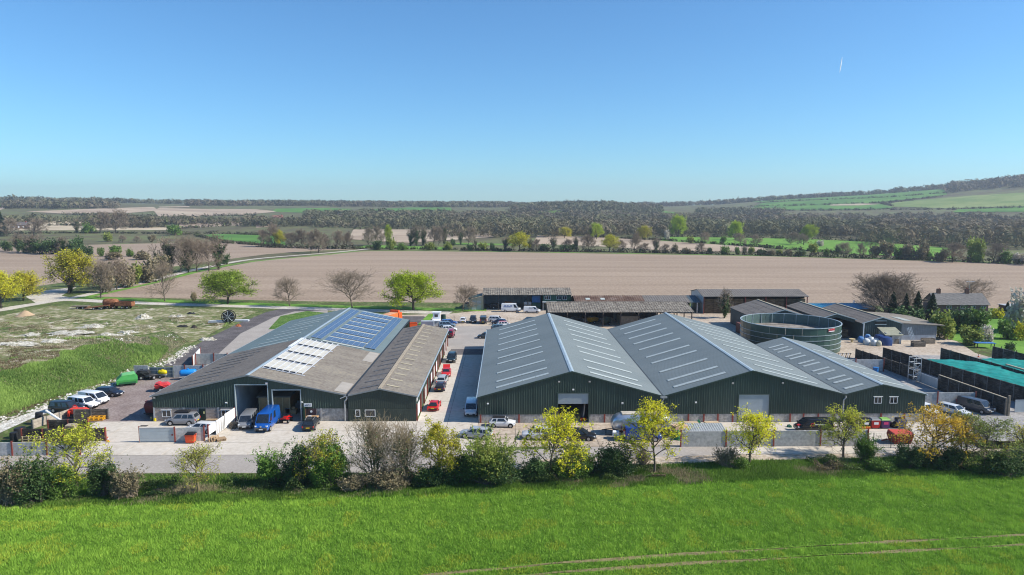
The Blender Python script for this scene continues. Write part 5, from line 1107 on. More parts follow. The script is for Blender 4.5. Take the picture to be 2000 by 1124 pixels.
# right yard
t = vehicle('van', 'black van with red and white logos behind the long panel wall', 'van', (43.9, 95.2), 180, (.012, .013, .015), name='parked_van')
for s in (-1, 1):
    MB().tube((.55, s * .965, 1.28), (.55, s * .985, 1.28), .26, n=16).build('logo_ring', mat('logo_red', (.55, .04, .05), .5), t); MB().tube((.55, s * .98, 1.28), (.55, s * .992, 1.28), .15, n=14).build('logo_disc', m_black, t)
    MB().span((-1.3, s * .972 - .006, 1.24), (.2, s * .972 + .006, 1.34)).build('white_stripe', m_white, t)
MB().box((2.18, .25, 1.09), (.45, .6, .03), ry=.3).build('bonnet_logo', mat('logo_red', (.55, .04, .05)), t)
vehicle('hatch', 'white car tucked behind the corner of the small green shed', 'car', (65.4, 104.2), -78, WHITE)
vehicle('estate', 'pale silver car between the white car and the dark grey van', 'car', (69.4, 103.6), -62, (.55, .57, .58))
vehicle('van', 'dark grey van with pointed nose by the timber gate post', 'van', (73.9, 105.0), -68, (.05, .055, .065), name='parked_van', win=((.4, .62), (.68, .93)))
# quad bike
q = thing('quad_bike', 'red quad bike beside the bright blue van', 'quad bike', (*vp(560, 825), .05), R(-95))
m_qred = paint('quad_red', (.50, .012, .012))
MB().loft([[(-.9, -.3, .75), (-.9, .3, .75), (-.9, .3, .85), (-.9, -.3, .85)], [(-.2, -.2, .62), (-.2, .2, .62), (-.2, .2, .9), (-.2, -.2, .9)], [(.35, -.22, .65), (.35, .22, .65), (.35, .2, .98), (.35, -.2, .98)], [(.95, -.32, .7), (.95, .32, .7), (.95, .28, .82), (.95, -.28, .82)]]).build('body', m_qred, q)
for x in (-.6, .65):
    for s in (-1, 1):
        w_ = MB().tube((x, s * .38, .3), (x, s * .6, .3), .3, n=12).build('wheel', m_tyre, q); MB().tube((x, s * .59, .3), (x, s * .62, .3), .15, n=8).build('hub', m_rim, w_); MB().box((x, s * .45, .66), (.55, .4, .06)).build('mudguard', m_qred, q)
MB().box((-.25, 0, .93), (.7, .3, .12)).build('seat', m_trim, q); b = MB(); b.tube((.35, 0, .9), (.25, 0, 1.15), .03); b.tube((.25, -.4, 1.17), (.25, .4, 1.17), .025); b.build('handlebar', m_trim, q)
for x in (-.85, .85): b = MB(); [b.tube((x - .25, yy, .93), (x + .25, yy, .93), .02, n=4) for yy in (-.3, -.1, .1, .3)]; [b.tube((x + xx, -.32, .93), (x + xx, .32, .93), .02, n=4) for xx in (-.25, .25)]; b.build('rack', m_trim, q)
# silver caravan
c = thing('silver_caravan', 'long rounded silver caravan parked in front of the middle shed', 'caravan', (19.2, 94.6, .05), R(180))
rings = []
for x, w_, z0, z1 in ((-4.3, .55, 1.1, 1.9), (-4.0, .95, .75, 2.45), (-3.4, 1.15, .6, 2.85), (-2.5, 1.25, .55, 3.0), (2.5, 1.25, .55, 3.0), (3.4, 1.15, .6, 2.85), (4.0, .95, .75, 2.45), (4.3, .55, 1.1, 1.9)):
    rings.append([(x, w_ * math.copysign(abs(math.cos(a)) ** .55, math.cos(a)), (z0 + z1) / 2 + (z1 - z0) / 2 * math.copysign(abs(math.sin(a)) ** .6, math.sin(a))) for a in [2 * math.pi * k / 20 for k in range(20)]])
MB().loft(rings).build('shell', mat('polished_aluminium', (.60, .63, .67), .28, .75, .06, 1.5), c, smooth=40)
MB().loft([[(-2.9, -.75, 3.0), (2.9, -.75, 3.0), (2.9, .75, 3.0), (-2.9, .75, 3.0)], [(-2.8, -.6, 3.06), (2.8, -.6, 3.06), (2.8, .6, 3.06), (-2.8, .6, 3.06)]]).build('roof_panel', mat('stained_cream', (.48, .42, .34), .8, 0, .2, 1.5), c)
MB().span((2.0, 1.235, .75), (2.85, 1.262, 2.5)).build('door', mat('door_aluminium', (.5, .53, .56), .35, .6), c)
for xx in (-2.4, -.4): MB().span((xx - .55, 1.24, 1.7), (xx + .55, 1.262, 2.3)).build('window', m_carglass, c)
for x in (-.6, .5):
    for s in (-1, 1):
        w_ = MB().tube((x, s * 1.0, .35), (x, s * 1.24, .35), .35, n=14).build('wheel', m_tyre, c); MB().tube((x, s * 1.23, .35), (x, s * 1.26, .35), .18, n=10).build('rim', m_rim, w_)
b = MB(); b.tube((4.1, -.4, .6), (5.6, 0, .55), .06); b.tube((4.1, .4, .6), (5.6, 0, .55), .06); b.tube((5.0, 0, .55), (5.0, 0, .05), .05); b.build('drawbar', m_black, c)
MB().span((-4, -.9, .42), (4, .9, .6)).build('chassis', m_black, c)
# little trailer next to it
c = thing('small_trailer', 'small trailer with white box and orange lid left of the deep blue van', 'trailer', (*vp(1213, 858), .05), R(170))
MB().span((-1.4, -.7, .5), (1.2, .7, .62)).build('bed', m_galv, c); MB().span((-1.3, -.6, .62), (-.3, .6, 1.3)).build('toolbox', m_galv, c); MB().span((-1.3, -.62, 1.3), (-.3, .62, 1.42)).build('lid', m_orange, c); MB().span((.3, -.5, .62), (1.15, .5, 1.0)).build('white_box', m_white, c); MB().span((-.05, -.6, .2), (.05, -.5, 1.6)).build('mast', m_redst, c)
for s in (-1, 1): w_ = MB().tube((0, s * .72, .3), (0, s * .9, .3), .3, n=12).build('wheel', m_tyre, c); MB().tube((0, s * .89, .3), (0, s * .92, .3), .15, n=8).build('hub', m_rim, w_)
MB().tube((1.2, 0, .55), (2.2, 0, .5), .05).build('drawbar', m_black, c)
# ------------------------------------------------------------------ yard things
def pallet(name, label, loc, rz=0., tilt=0., group=None, m=None, up=False):
    t = thing(name, label, 'pallet', loc, rz, group); t.rotation_euler = (tilt, 0, rz); m = m or m_timber
    for k in range(6): MB().box((0, -.5 + k * .2, .13), (1.2, .13, .025)).build('slat', m, t)
    for x in (-.53, 0, .53): MB().box((x, 0, .07), (.1, 1.1, .09)).build('bearer', m, t)
    for y in (-.45, 0, .45): MB().box((0, y, .015), (1.2, .12, .025)).build('base_board', m, t)
    return t
def drum(label, loc, r, h, m, name='drum'):
    t = thing(name, label, 'drum', loc); MB().tube((0, 0, 0), (0, 0, h), r, r * .97, 16).build('body', m, t, smooth=40)
    for z in (h * .33, h * .66): MB().tube((0, 0, z - .03), (0, 0, z + .03), r * 1.03, n=16).build('hoop', m, t)
    MB().tube((0, 0, h), (0, 0, h + .03), r * .9, n=16).build('lid', m_trim, t)
    return t
def cone(label, loc):
    t = thing('traffic_cone', label, 'cone', loc); MB().box((0, 0, .03), (.42, .42, .05)).build('base', m_orange, t); MB().tube((0, 0, .05), (0, 0, .75), .15, .03, 12).build('body', m_orange, t); MB().tube((0, 0, .3), (0, 0, .48), .108, .078, 12).build('white_band', m_white, t)
    return t
# storage bays on the left
panel_wall(fpt(-70, 891), fpt(158, 889), 1.75, 'low grey concrete panel wall with red posts at the left edge of the yard', (6.2, 10.6), rows=2)
sleeper_wall(fpt(44, 864), fpt(207, 862), 1.85, 'front dark sleeper wall of the left storage bays, behind the standing crate', bay=2.8, post=m_redst, m=m_sleeper)
sleeper_wall(fpt(95, 840), fpt(173, 839), 1.5, 'middle dark sleeper wall of the left storage bays', bay=2.7, post=m_redst, m=m_sleeper)
sleeper_wall(fpt(146, 820), fpt(212, 819), 1.6, 'rear weathered sleeper wall behind the red machine in the left bays', bay=2.4, m=m_sleeper_p)
sleeper_wall(fpt(64, 838), fpt(140, 812), 1.3, 'pale weathered plank wall running back along the chalk bank', bay=2.2, m=mat('pale_plank', (.36, .31, .25), .9, 0, .2, 2.), h1=1.1)
t = machine('red_compressor', 'red painted machine stored in the left bays', 'machine', (*vp(154, 815), .02), .2, (.62, .05, .025), L=2.9, Wd=1.3, H=1.35)
for k in range(4): MB().tube((-1.1 + k * .7, -.75, .35), (-1.1 + k * .7, -.75, 1.25), .16, n=10).build('cylinder', mat('machine_red', (.62, .05, .025), .45, 0, .15, 3), t)
t = thing('round_sign', 'round red and white no entry sign on a short post above the red machine', 'sign', (*vp(148, 813), 0)); MB().tube((0, 0, 0), (0, 0, 1.2), .04).build('post', m_galv, t); MB().tube((0, -.05, 1.45), (0, -.08, 1.45), .36, n=20).build('disc', mat('sign_red', (.6, .03, .03), .5), t); MB().span((-.24, -.1, 1.38), (.24, -.082, 1.52)).build('white_bar', m_white, t)
t = thing('steel_stand', 'yellow steel frames stacked on the concrete beside the red machine', 'frame', (*vp(189, 822), .05), .1)
m_yel = mat('yellow_paint', (.72, .36, .02), .5, 0, .15, 3)
for k in range(3): b = MB(); z = .1 + k * .2; b.span((-1.1, -.5, z), (1.1, -.42, z + .08)); b.span((-1.1, .42, z), (1.1, .5, z + .08)); [b.span((xx - .04, -.42, z), (xx + .04, .42, z + .08)) for xx in (-1.0, -.4, .3, 1.0)]; b.build('frame_layer', m_yel, t)
b = MB(); b.tube((0, 0, 0), (3.4, -1.2, -1.5), .16, n=8); o = tag(b.build('white_gutter', m_white), 'long white gutter leaning down over the middle sleeper wall', 'gutter'); o.location = (*vp(92, 831), 2.2)
t = drum('tall black plastic drum standing on the chalk behind the bays', (*vp(76, 829), .02), .5, 1.75, m_trim); t.rotation_euler = (0, .08, 0)
for k, (px, py, r_, h_) in enumerate(((28, 862, .5, 1.2), (37, 856, .55, 1.4), (43, 850, .5, 1.1))): drum(('nearest', 'middle', 'rear')[k] + ' black plastic barrel of three at the left end of the bays', (*vp(px, py), .02), r_, h_, m_trim, 'barrel')
t = thing('timber_crate', 'pale open timber crate standing in front of the left sleeper wall', 'crate', (*vp(62, 869), .02))
for k in range(4): MB().span((-1.25 + k * .8, -.05, 0), (-1.15 + k * .8, .05, 1.15)).build('upright', m_timber_p, t)
for z in (.05, .35, .7, 1.05): MB().span((-1.25, -.08, z), (1.25, -.05, z + .1)).build('rail', m_timber_p, t)
MB().span((-1.25, .05, .02), (1.25, .8, .1)).build('floor', m_timber_p, t)
for k in range(4): pallet('wooden_pallet', ('lowest', 'second', 'third', 'top')[k] + ' pale pallet of the stack behind the left sleeper wall', (*vp(140, 845), .02 + k * .17 + .5), .06 * k, m=mat('bleached_pallet', (.45, .37, .27), .9, 0, .2, 3))
tag(MB().box((0, 0, .26), (2.6, 1.5, .5)).build('timber_block', m_oak), 'block of stacked boards under the pale pallets in the left bays', 'timber').location = (*vp(140, 845), 0)
cone('orange traffic cone at the right end of the left sleeper bays', (*vp(211, 864), .05))
t = thing('clear_sheet', 'curved translucent plastic sheet standing behind the big yellow bush', 'sheet', (*vp(153, 887), .05)); b = MB(); [b.poly([(.8 * math.sin(a), .3 * math.cos(a), 0), (.8 * math.sin(a + .4), .3 * math.cos(a + .4), 0), (.6 * math.sin(a + .4), .3 * math.cos(a + .4), 2.4), (.6 * math.sin(a), .3 * math.cos(a), 2.4)]) for a in (-.8, -.4, 0, .4)]; b.build('sheet', mat('pale_plastic', (.50, .58, .58), .4), t); b = MB(); b.span((-.7, .3, 0), (-.62, .38, 1.6)); b.build('orange_stake', m_orange, t)
# front gate wall
p0 = fpt(273, 865); p1 = fpt(342, 864); p2 = fpt(400, 862)
g = thing('metal_gate', 'grey sheet metal gate left of the concrete panel in the front yard', 'gate', (*p0, .05), math.atan2(p1[1] - p0[1], p1[0] - p0[0])); L = math.dist(p0, p1)
for k in range(4): MB().span((.06, -.03, .12 + k * .45), (L - .06, .03, .55 + k * .45)).build('gate_sheet', m_shutter, g)
b = MB(); b.span((0, -.06, .05), (.08, .06, 2.1)); b.span((L - .14, -.06, .05), (L - .04, .06, 2.0)); b.span((0, -.05, 1.93), (L, .05, 2.02)); b.build('gate_frame', m_galv, g)
MB().tube((.0, 0, 0), (0, 0, 2.25), .07, n=6).build('hinge_post', m_redst, g); MB().box((L - .3, -.08, 1.0), (.2, .08, .16)).build('latch', m_redst, g)
panel_wall((p1[0] + .05, p1[1]), p2, 2.0, 'grey concrete panel between metal gate and red post in the front yard', (), rows=2)
w_ = thing('white_screen_wall', 'white sheeted wall with rusty container doors leading to the open shed door', 'wall', (p2[0] + .45, p2[1] + .2, .05), math.atan2(100.3 - p2[1], -40.35 - p2[0] - .45)); LL = math.hypot(100.3 - p2[1], -40.35 - p2[0] - .45)
m_wsheet = mat('white_sheet', (.74, .73, .71), .6, 0, .1, .8)
for a, c_, z0, zz in ((0, .26, .75, 1.95), (.27, .58, .1, 2.0), (.59, 1.0, .12, 2.15)): MB().span((LL * a, -.05, z0), (LL * c_ - .06, .05, zz)).build('white_panel', m_wsheet, w_)
for k in range(7): MB().span((LL * .29 + k * .32, -.085, .15), (LL * .29 + k * .32 + .06, -.052, 1.9)).build('locking_bar', m_galv if k % 2 else m_black, w_)
for u in (0, .58, 1.0): MB().span((LL * u - .08, -.08, 0), (LL * u + .02, .08, 2.25)).build('steel_post', m_redst if u != .58 else m_black, w_)
t = thing('wheelie_skip', 'orange red bin with black lid in front of the concrete panel', 'bin', (*vp(373, 866), .05), .05)
def bin_(t, cb, cl, Wd=1.25, D=.95, H=1.25, txt=None, base=None):
    MB().loft([[(-Wd / 2 + .1, -D / 2 + .08, .15), (Wd / 2 - .1, -D / 2 + .08, .15), (Wd / 2 - .1, D / 2 - .08, .15), (-Wd / 2 + .1, D / 2 - .08, .15)], [(-Wd / 2, -D / 2, H), (Wd / 2, -D / 2, H), (Wd / 2, D / 2, H), (-Wd / 2, D / 2, H)]]).build('body', cb, t)
    MB().loft([[(-Wd / 2 - .04, -D / 2 - .04, H), (Wd / 2 + .04, -D / 2 - .04, H), (Wd / 2 + .04, D / 2 + .04, H), (-Wd / 2 - .04, D / 2 + .04, H)], [(-Wd / 2 + .1, -D / 2 + .12, H + .16), (Wd / 2 - .1, -D / 2 + .12, H + .16), (Wd / 2 - .1, D / 2 - .1, H + .2), (-Wd / 2 + .1, D / 2 - .1, H + .2)]]).build('lid', cl, t)
    for x in (-1, 1):
        for y in (-1, 1): MB().tube((x * (Wd / 2 - .2), y * (D / 2 - .2) - .04, .09), (x * (Wd / 2 - .2), y * (D / 2 - .2) + .04, .09), .09, n=8).build('castor', m_tyre, t)
        MB().box((x * (Wd / 2 + .02), 0, H - .15), (.06, .3, .1)).build('handle', m_trim, t)
    if base: MB().span((-Wd / 2, -D / 2 - .03, .12), (Wd / 2, -D / 2 + .06, .4)).build('base_band', base, t)
    if txt: MB().span((-.32, -D / 2 - .03, H * .52), (.32, -D / 2 + .03, H * .78)).build('label', txt, t); 
m_binred = mat('bin_red', (.50, .02, .02), .5); bin_(t, mat('bin_orange', (.62, .07, .02), .5), m_black)
for k, (px, nm, lab, cb, cl, tx, bs) in enumerate(((1705, 'waste_bin', 'black bin with orange base, leftmost of the big bins', m_black, m_black, m_white, m_orange), (1723, 'waste_bin', 'red bin with grey lid in the middle of the big bins', m_binred, mat('grey_lid', (.2, .21, .22), .5), m_white, None), (1741.5, 'waste_bin', 'purple bin with green lid, right of the red bin', mat('bin_purple', (.085, .03, .13), .5), mat('lime_lid', (.22, .42, .10), .5), mat('pink_label', (.6, .05, .18), .5), None), (1771, 'waste_bin', 'blue bin half hidden by the orange leaved tree', mat('bin_blue', (.03, .08, .25), .5), m_black, None, None))):
    t = thing(nm, lab, 'bin', (52.0 + k * 1.42 if k < 3 else 57.2, 96.6, .05)); bin_(t, cb, cl, 1.3, 1.0, 1.3, tx, bs)
for k, (x, y) in enumerate(((51.0, 97.6), (56.0, 97.5), (56.5, 96.8))): tag(MB().loft([[(.5 * math.cos(a) * s, .4 * math.sin(a) * s, z) for a in [2 * math.pi * i / 10 for i in range(10)]] for s, z in ((.9, 0), (1.1, .25), (1.0, .6), (.5, .85), (.15, .95))]).build('rubbish_sack', m_trim, smooth=60), 'black rubbish sack beside the big bins, ' + ('left of them', 'behind the purple one', 'rightmost')[k], 'sack').location = (x, y, .05)
b = MB(); b.loft([[(-1.3, -.75, 0), (.9, -.75, 0), (.9, .75, 0), (-1.3, .75, 0)], [(-1.6, -.85, 1.0), (1.2, -.85, 1.0), (1.2, .85, 1.0), (-1.6, .85, 1.0)], [(-1.45, -.85, 1.35), (1.2, -.85, 1.35), (1.2, .85, 1.35), (-1.45, .85, 1.35)]])
t = thing('lidded_skip', 'red lidded skip behind the wire fence, near the orange leaved tree', 'skip', (53.9, 90.6, .06)); b.build('body', mat('skip_red', (.32, .035, .02), .6, 0, .3, 1.5), t); MB().loft([[(-1.5, -.9, 1.35), (1.25, -.9, 1.35), (1.25, .9, 1.35), (-1.5, .9, 1.35)], [(-1.4, -.85, 1.42), (1.2, -.85, 1.42), (1.2, .85, 1.55), (-1.4, .85, 1.55)]]).build('lid', mat('skip_lid_red', (.50, .07, .045), .55, 0, .15, 1.5), t)
for k in range(3): MB().span((-1.0 + k * .9, -.9, .3), (-.92 + k * .9, -.76, 1.3)).build('rib', mat('skip_red', (.32, .035, .02)), t)
MB().box((-2.2, .1, .3), (1.2, .2, .14), rz=.5).build('drawbar', m_redst, t)
t = thing('mesh_fence', 'dark wire mesh fence in front of the red skip', 'fence', (48.8, 88.2, 0), .03)
for k in range(8): MB().tube((k * 2.4, 0, 0), (k * 2.4, 0, 2.2), .045, n=6).build('post', mat('green_post', (.02, .045, .03), .6), t)
b = MB(); [b.tube((0, 0, .1 + k * .25), (16.8, 0, .1 + k * .25), .008, n=3) for k in range(9)]; [b.tube((k * .35, 0, .1), (k * .35, 0, 2.1), .008, n=3) for k in range(49)]; b.build('mesh', mat('green_post', (.02, .045, .03)), t)
# sheets and boards behind the long panel wall
t = thing('sheet_stack', 'stack of striped blue white roofing sheets behind the panel wall', 'sheets', (27.6, 93.4, .05), .0)
for k in range(3): b = MB(); slope(b, -1.4, .75 + k * .07, 1.4, 1.25 + k * .07, -3.0 + .15 * k, 3.0, pitch=.33, rib=.05, thick=.02); b.v = [(p[1], p[0], p[2]) for p in b.v]; b.build('roofing_sheet', mat('striped_sheet', (.40, .42, .41), .5, .1, .15, 2.5), t)
for xx in (-2.8, 0, 2.8): MB().span((xx - .1, -1.3, 0), (xx + .1, 1.3, .72)).build('trestle', m_timber, t)
for k, (x, y, z, rz, c_) in enumerate(((24.4, 93.7, 1.5, .3, (.62, .40, .27)), (26.6, 95.8, 1.2, .0, (.50, .38, .24)), (29.6, 95.9, 1.2, .05, (.50, .38, .24)))):
    q = thing('timber_board_stack', ('orange brown', 'middle tan', 'right tan')[k] + ' boards stacked behind the striped roofing sheets', 'boards', (x, y, .05), rz)
    for j in range(5): MB().box((0, 0, z * (j + .5) / 5), (2.0 - .04 * (j % 2), 1.1, z / 5 - .02)).build('board', mat('board_%d' % k, c_, .8, 0, .2, 2), q)
def heap(name, label, cat, loc, w, d, h, m, seed=0, n=22, rough=.18, kind_=None):
    """irregular mound: a few overlapping lumps sampled on a polar grid"""
    rr = np.random.default_rng(seed); V = []; F = []; nr = 11; K = 5 if rough > .1 else 1
    cx, cy, ch, cs = rr.uniform(-.28, .28, K) * w, rr.uniform(-.28, .28, K) * d, rr.uniform(.5, 1, K) * h, rr.uniform(.16, .26, K)
    if K == 1: cx *= 0; cy *= 0; cs[:] = .3; ch[:] = h
    for j in range(nr + 1):
        for i in range(n):
            a = 2 * math.pi * i / n; f = 1 - j / nr; q = 1 + rr.normal() * rough * .4
            x, y = w / 2 * f * math.cos(a) * q, d / 2 * f * math.sin(a) * q
            z = max(ch * np.exp(-((x - cx) / (w * cs)) ** 2 - ((y - cy) / (d * cs)) ** 2)) + rr.normal() * rough * .35 * h * min(1, 2 * (1 - f)); z = -.2 if j == 0 else z * min(1, 3.5 * (1 - f)) - .05
            V.append((x, y, z))
    for j in range(nr):
        for i in range(n): F.append((j * n + i, j * n + (i + 1) % n, (j + 1) * n + (i + 1) % n, (j + 1) * n + i))
    o = MB().add(V, F).build(name, m, smooth=25); o.location = loc
    return tag(o, label, cat)
m_chalk_d = multi_mat('dirty_chalk', ((.05, (.20, .19, .11)), (.3, (.36, .33, .25)), (.5, (.52, .49, .41)), (.9, (.68, .66, .6))), sc=1.6, bump=.9, bsc=3.)
m_net = mat('green_mesh', (.02, .22, .09), .7, 0, .3, 3, bump=.6, bsc=10)
heap('net_heap', 'heap of bright green netting beside the orange brown boards', 'netting', (23.9, 92.2, .05), 1.6, 1.6, 1.5, m_net, 5); heap('net_heap', 'green netting bundled behind the striped sheets', 'netting', (28.0, 96.4, .05), 2.2, 1.2, 1.35, m_net, 6); heap('net_heap', 'small dark green bundle by the wall left of the black van', 'netting', (41.3, 97.2, .05), .9, .7, .6, mat('dark_green_mesh', (.01, .12, .08), .7), 7)
# front left pallets, table, bucket
for k in range(2): pallet('wooden_pallet', ('lower', 'upper')[k] + ' brown pallet lying beside the white sheeted wall', (*vp(432, 861), .05 + k * .16), .5 + .12 * k)
for k in range(3): pallet('wooden_pallet', ('first', 'second', 'third')[k] + ' brown pallet leaning on edge by the red post of the white wall', (p2[0] + .9 + k * .3, p2[1] - .1 + .12 * k, .1), R(80), R(78))
for k in range(4): pallet('wooden_pallet', ('lowest', 'second', 'third', 'topmost')[k] + ' dark pallet in the shadow at the end of the white wall', (-39.4, 97.6 + .2 * k, .06 + k * .15), .7, m=m_oak)
t = thing('picnic_table', 'timber picnic table against the block wall', 'table', (-43.3, 99.3, .05)); MB().box((0, 0, .72), (1.6, .7, .06)).build('table_top', m_timber, t); [MB().box((0, s * .6, .42), (1.6, .25, .05)).build('bench', m_timber, t) for s in (-1, 1)]; [MB().box((x, s * .35, .36), (.07, .07, .82), rx=s * .5).build('leg', m_timber, t) for x in (-.6, .6) for s in (-1, 1)]
t = drum('yellow bucket at the corner of the block wall', (*vp(304, 823), .05), .28, .5, mat('bucket_yellow', (.75, .60, .02), .5), 'yellow_bucket')
t = drum('small pale can on the yard left of the yellow bucket', (*vp(296, 821), .05), .13, .5, mat('dull_olive', (.3, .28, .12), .6), 'can')
t = thing('trestle_table', 'timber topped trestle behind the black estate car', 'table', (-28.6, 99.6, .05)); MB().box((0, 0, 1.0), (1.75, .9, .1)).build('table_top', mat('orange_timber', (.60, .36, .18), .7, 0, .1, 2), t); [MB().box((x, s * .35, .5), (.07, .07, .95)).build('leg', m_redst, t) for x in (-.75, .75) for s in (-1, 1)]; MB().box((-.35, 0, 1.1), (.4, .3, .1)).build('paper', m_white, t)
# left gate wall and bay
panel_wall(fpt(262, 737), fpt(291, 737), 2.25, 'short grey concrete panel wall beside the green machine', (), rows=2, end_posts=False)
p0 = fpt(293, 738); p1 = fpt(338, 738); L = math.dist(p0, p1)
g = thing('field_gate', 'blue grey sheeted steel gate at the back of the left yard', 'gate', (*p0, 0), 0)
for i in range(3):
    for r_ in range(3): MB().span((i * L / 3 + .04, -.03, .12 + r_ * .62), ((i + 1) * L / 3 - .04, .03, .7 + r_ * .62)).build('gate_sheet', mat('blue_steel_sheet', (.10, .14, .165), .5, 0, .15, 1), g)
b = MB(); [b.span((i * L / 3 - .04, -.05, .05), (i * L / 3 + .04, .05, 2.0)) for i in range(4)]; [b.span((0, -.045, z), (L, .045, z + .05)) for z in (.06, .70, 1.32, 1.95)]; b.build('gate_frame', m_galv, g)
panel_wall(fpt(339, 738), fpt(430, 737.5), 2.3, 'grey concrete panel wall between the steel gate and the left shed', (2.2, 5.6), rows=2, end_posts=False)
panel_wall(fpt(383, 712), fpt(445, 712), 2.2, 'dark concrete bay wall with red posts beside the tarmac road', (3.7,), rows=2)
panel_wall(fpt(376, 716), fpt(391, 699), 2.0, 'white faced end panel of the bay beside the tarmac road', (), rows=1, m=m_wsheet)
# green machine, bowsers, bits
t = thing('green_sweeper', 'bright green angular farm machine with sloping lid at the bank foot', 'machine', (*vp(250, 751), 0), .5)
m_gm = mat('machine_green', (.06, .30, .07), .45, 0, .12, 1.5)
MB().loft([[(-1.7, -1.3, .35), (1.5, -1.3, .35), (1.5, 1.3, .35), (-1.7, 1.3, .35)], [(-1.8, -1.4, 1.1), (1.6, -1.4, 1.1), (1.6, 1.4, 1.1), (-1.8, 1.4, 1.1)], [(-.9, -1.2, 1.9), (1.1, -1.2, 2.0), (1.1, 1.2, 2.0), (-.9, 1.2, 1.9)]]).build('body', m_gm, t); MB().loft([[(-.95, -1.25, 1.9), (1.15, -1.25, 2.0), (1.15, 1.25, 2.0), (-.95, 1.25, 1.9)], [(-.8, -1.1, 1.98), (1.0, -1.1, 2.1), (1.0, 1.1, 2.1), (-.8, 1.1, 1.98)]]).build('lid', mat('machine_pale_green', (.16, .46, .15), .45), t)
for s in (-1, 1):
    for x in (-.9, .9): MB().tube((x, s * 1.2, .35), (x, s * 1.42, .35), .35, n=12).build('wheel', m_tyre, t)
MB().box((0, -1.42, .6), (2.6, .06, .3)).build('side_skirt', mat('machine_dark_green', (.02, .11, .04), .5), t)
machine('farm_implement', 'black farm implement against the short concrete wall', 'implement', (*vp(281, 741), 0), .2, (.03, .03, .03), L=2.4, Wd=1.3, H=1.7)
machine('farm_implement', 'low black implement frame in front of the steel gate', 'implement', (*vp(296, 741), 0), 1.2, (.05, .05, .055), L=2.0, Wd=1.2, H=.9)
def bowser(label, loc, rz, col, r_, L):
    t = thing('bowser', label, 'bowser', loc, rz); mm = mat('bowser_%02d%02d' % (int(col[0] * 99), int(col[2] * 99)), col, .4, 0, .1, 1)
    rings = [[(x, r_ * s * math.cos(a), .65 + r_ + r_ * s * math.sin(a)) for a in [2 * math.pi * k / 16 for k in range(16)]] for x, s in ((-L / 2, .45), (-L / 2 + .12, .8), (-L / 2 + .35, 1), (L / 2 - .35, 1), (L / 2 - .12, .8), (L / 2, .45))]
    MB().loft(rings).build('tank', mm, t, smooth=50); MB().tube((0, 0, .65 + 2 * r_ - .05), (0, 0, .65 + 2 * r_ + .12), .22, n=10).build('hatch', mm, t); b = MB(); b.span((-L / 2, -.45, .5), (L / 2, .45, .68)); b.tube((L / 2, 0, .55), (L / 2 + 1.1, 0, .5), .06); b.build('chassis', m_galv, t)
    for s in (-1, 1): w_ = MB().tube((0, s * .7, .36), (0, s * .95, .36), .36, n=14).build('wheel', m_tyre, t); MB().tube((0, s * .94, .36), (0, s * .97, .36), .18, n=8).build('hub', m_galv, w_)
bowser('bright blue water bowser partly behind the left shed roof', (*vp(368, 741), 0), R(20), (.01, .22, .62), .62, 2.9); bowser('small yellow bowser in front of the steel gate', (*vp(318, 738), 0), R(175), (.70, .55, .01), .42, 1.7)
machine('farm_implement', 'red farm implement just past the left shed eave', 'implement', (*vp(318, 764), 0), .3, (.60, .05, .05), L=2.6, Wd=1.5, H=1.5)
machine('farm_implement', 'dark red and black implement in the shade of the left shed wall', 'implement', (-54.4, 104.5, 0), 1.5, (.12, .02, .02), L=3, Wd=1.5, H=2.2)
# rough ground
def at(px, py, dz=0): v = gp(px, py); return (v.x, v.y, v.z + dz)
m_rust = multi_mat('rusty_steel', ((.25, (.13, .05, .025)), (.55, (.24, .10, .05)), (.8, (.33, .16, .09))), sc=1.2, bump=.2, bsc=6)
def trailer(label, loc, rz, L, Wd, m, sides=0., tilt=0.):
    t = thing('farm_trailer', label, 'trailer', loc, rz); b = MB(); b.box((0, 0, .95), (L, Wd, .14), ry=tilt); b.build('bed', m, t)
    b = MB(); b.span((-L / 2, -.35, .7), (L / 2, .35, .86)) if not tilt else b.box((0, 0, .8), (L, .7, .14), ry=tilt); b.tube((L / 2, 0, .75), (L / 2 + 1.5, 0, .6), .07); b.build('chassis', m_rust, t)
    if sides: [MB().span((-L / 2, s * Wd / 2 - .04, 1.02), (L / 2, s * Wd / 2 + .04, 1.02 + sides)).build('side_board', m, t) for s in (-1, 1)]; [MB().span((x - .04, -Wd / 2 + .05, 1.02), (x + .04, Wd / 2 - .05, 1.02 + sides)).build('end_board', m, t) for x in (-L / 2, L / 2)]
    for x in (-L * .1, L * .22):
        for s in (-1, 1): w_ = MB().tube((x, s * (Wd / 2 - .28), .42), (x, s * (Wd / 2), .42), .42, n=14).build('wheel', m_tyre, t); MB().tube((x, s * (Wd / 2 - .01), .42), (x, s * (Wd / 2 + .02), .42), .22, n=8).build('hub', m_galv, w_)
    return t
trailer('low grey flatbed trailer, leftmost of the rusty trailers on the rough ground', at(158, 604), .05, 5, 2, m_oak)
trailer('rusty tilted flatbed trailer on the rough ground', at(191, 605), .12, 7, 2.3, m_rust, tilt=-.12)
t = trailer('trailer carrying a big rusty round tank on the rough ground', at(217, 603), .0, 5.4, 2.2, m_rust); MB().loft([[(x, s * 1.25 * math.cos(a), 2.0 + s * 1.15 * math.sin(a)) for a in [2 * math.pi * k / 18 for k in range(18)]] for x, s in ((-2.2, .5), (-2.0, .85), (-1.5, 1), (1.5, 1), (2.0, .85), (2.2, .5))]).build('tank', m_rust, t, smooth=50)
trailer('rusty high sided trailer, rightmost of the trailers on the rough ground', at(245, 603), .0, 5.0, 2.2, m_rust, sides=1.2)
t = thing('cable_reel', 'big black cable reel with white spokes standing on the rough ground', 'cable reel', at(447, 631, .0), .15)
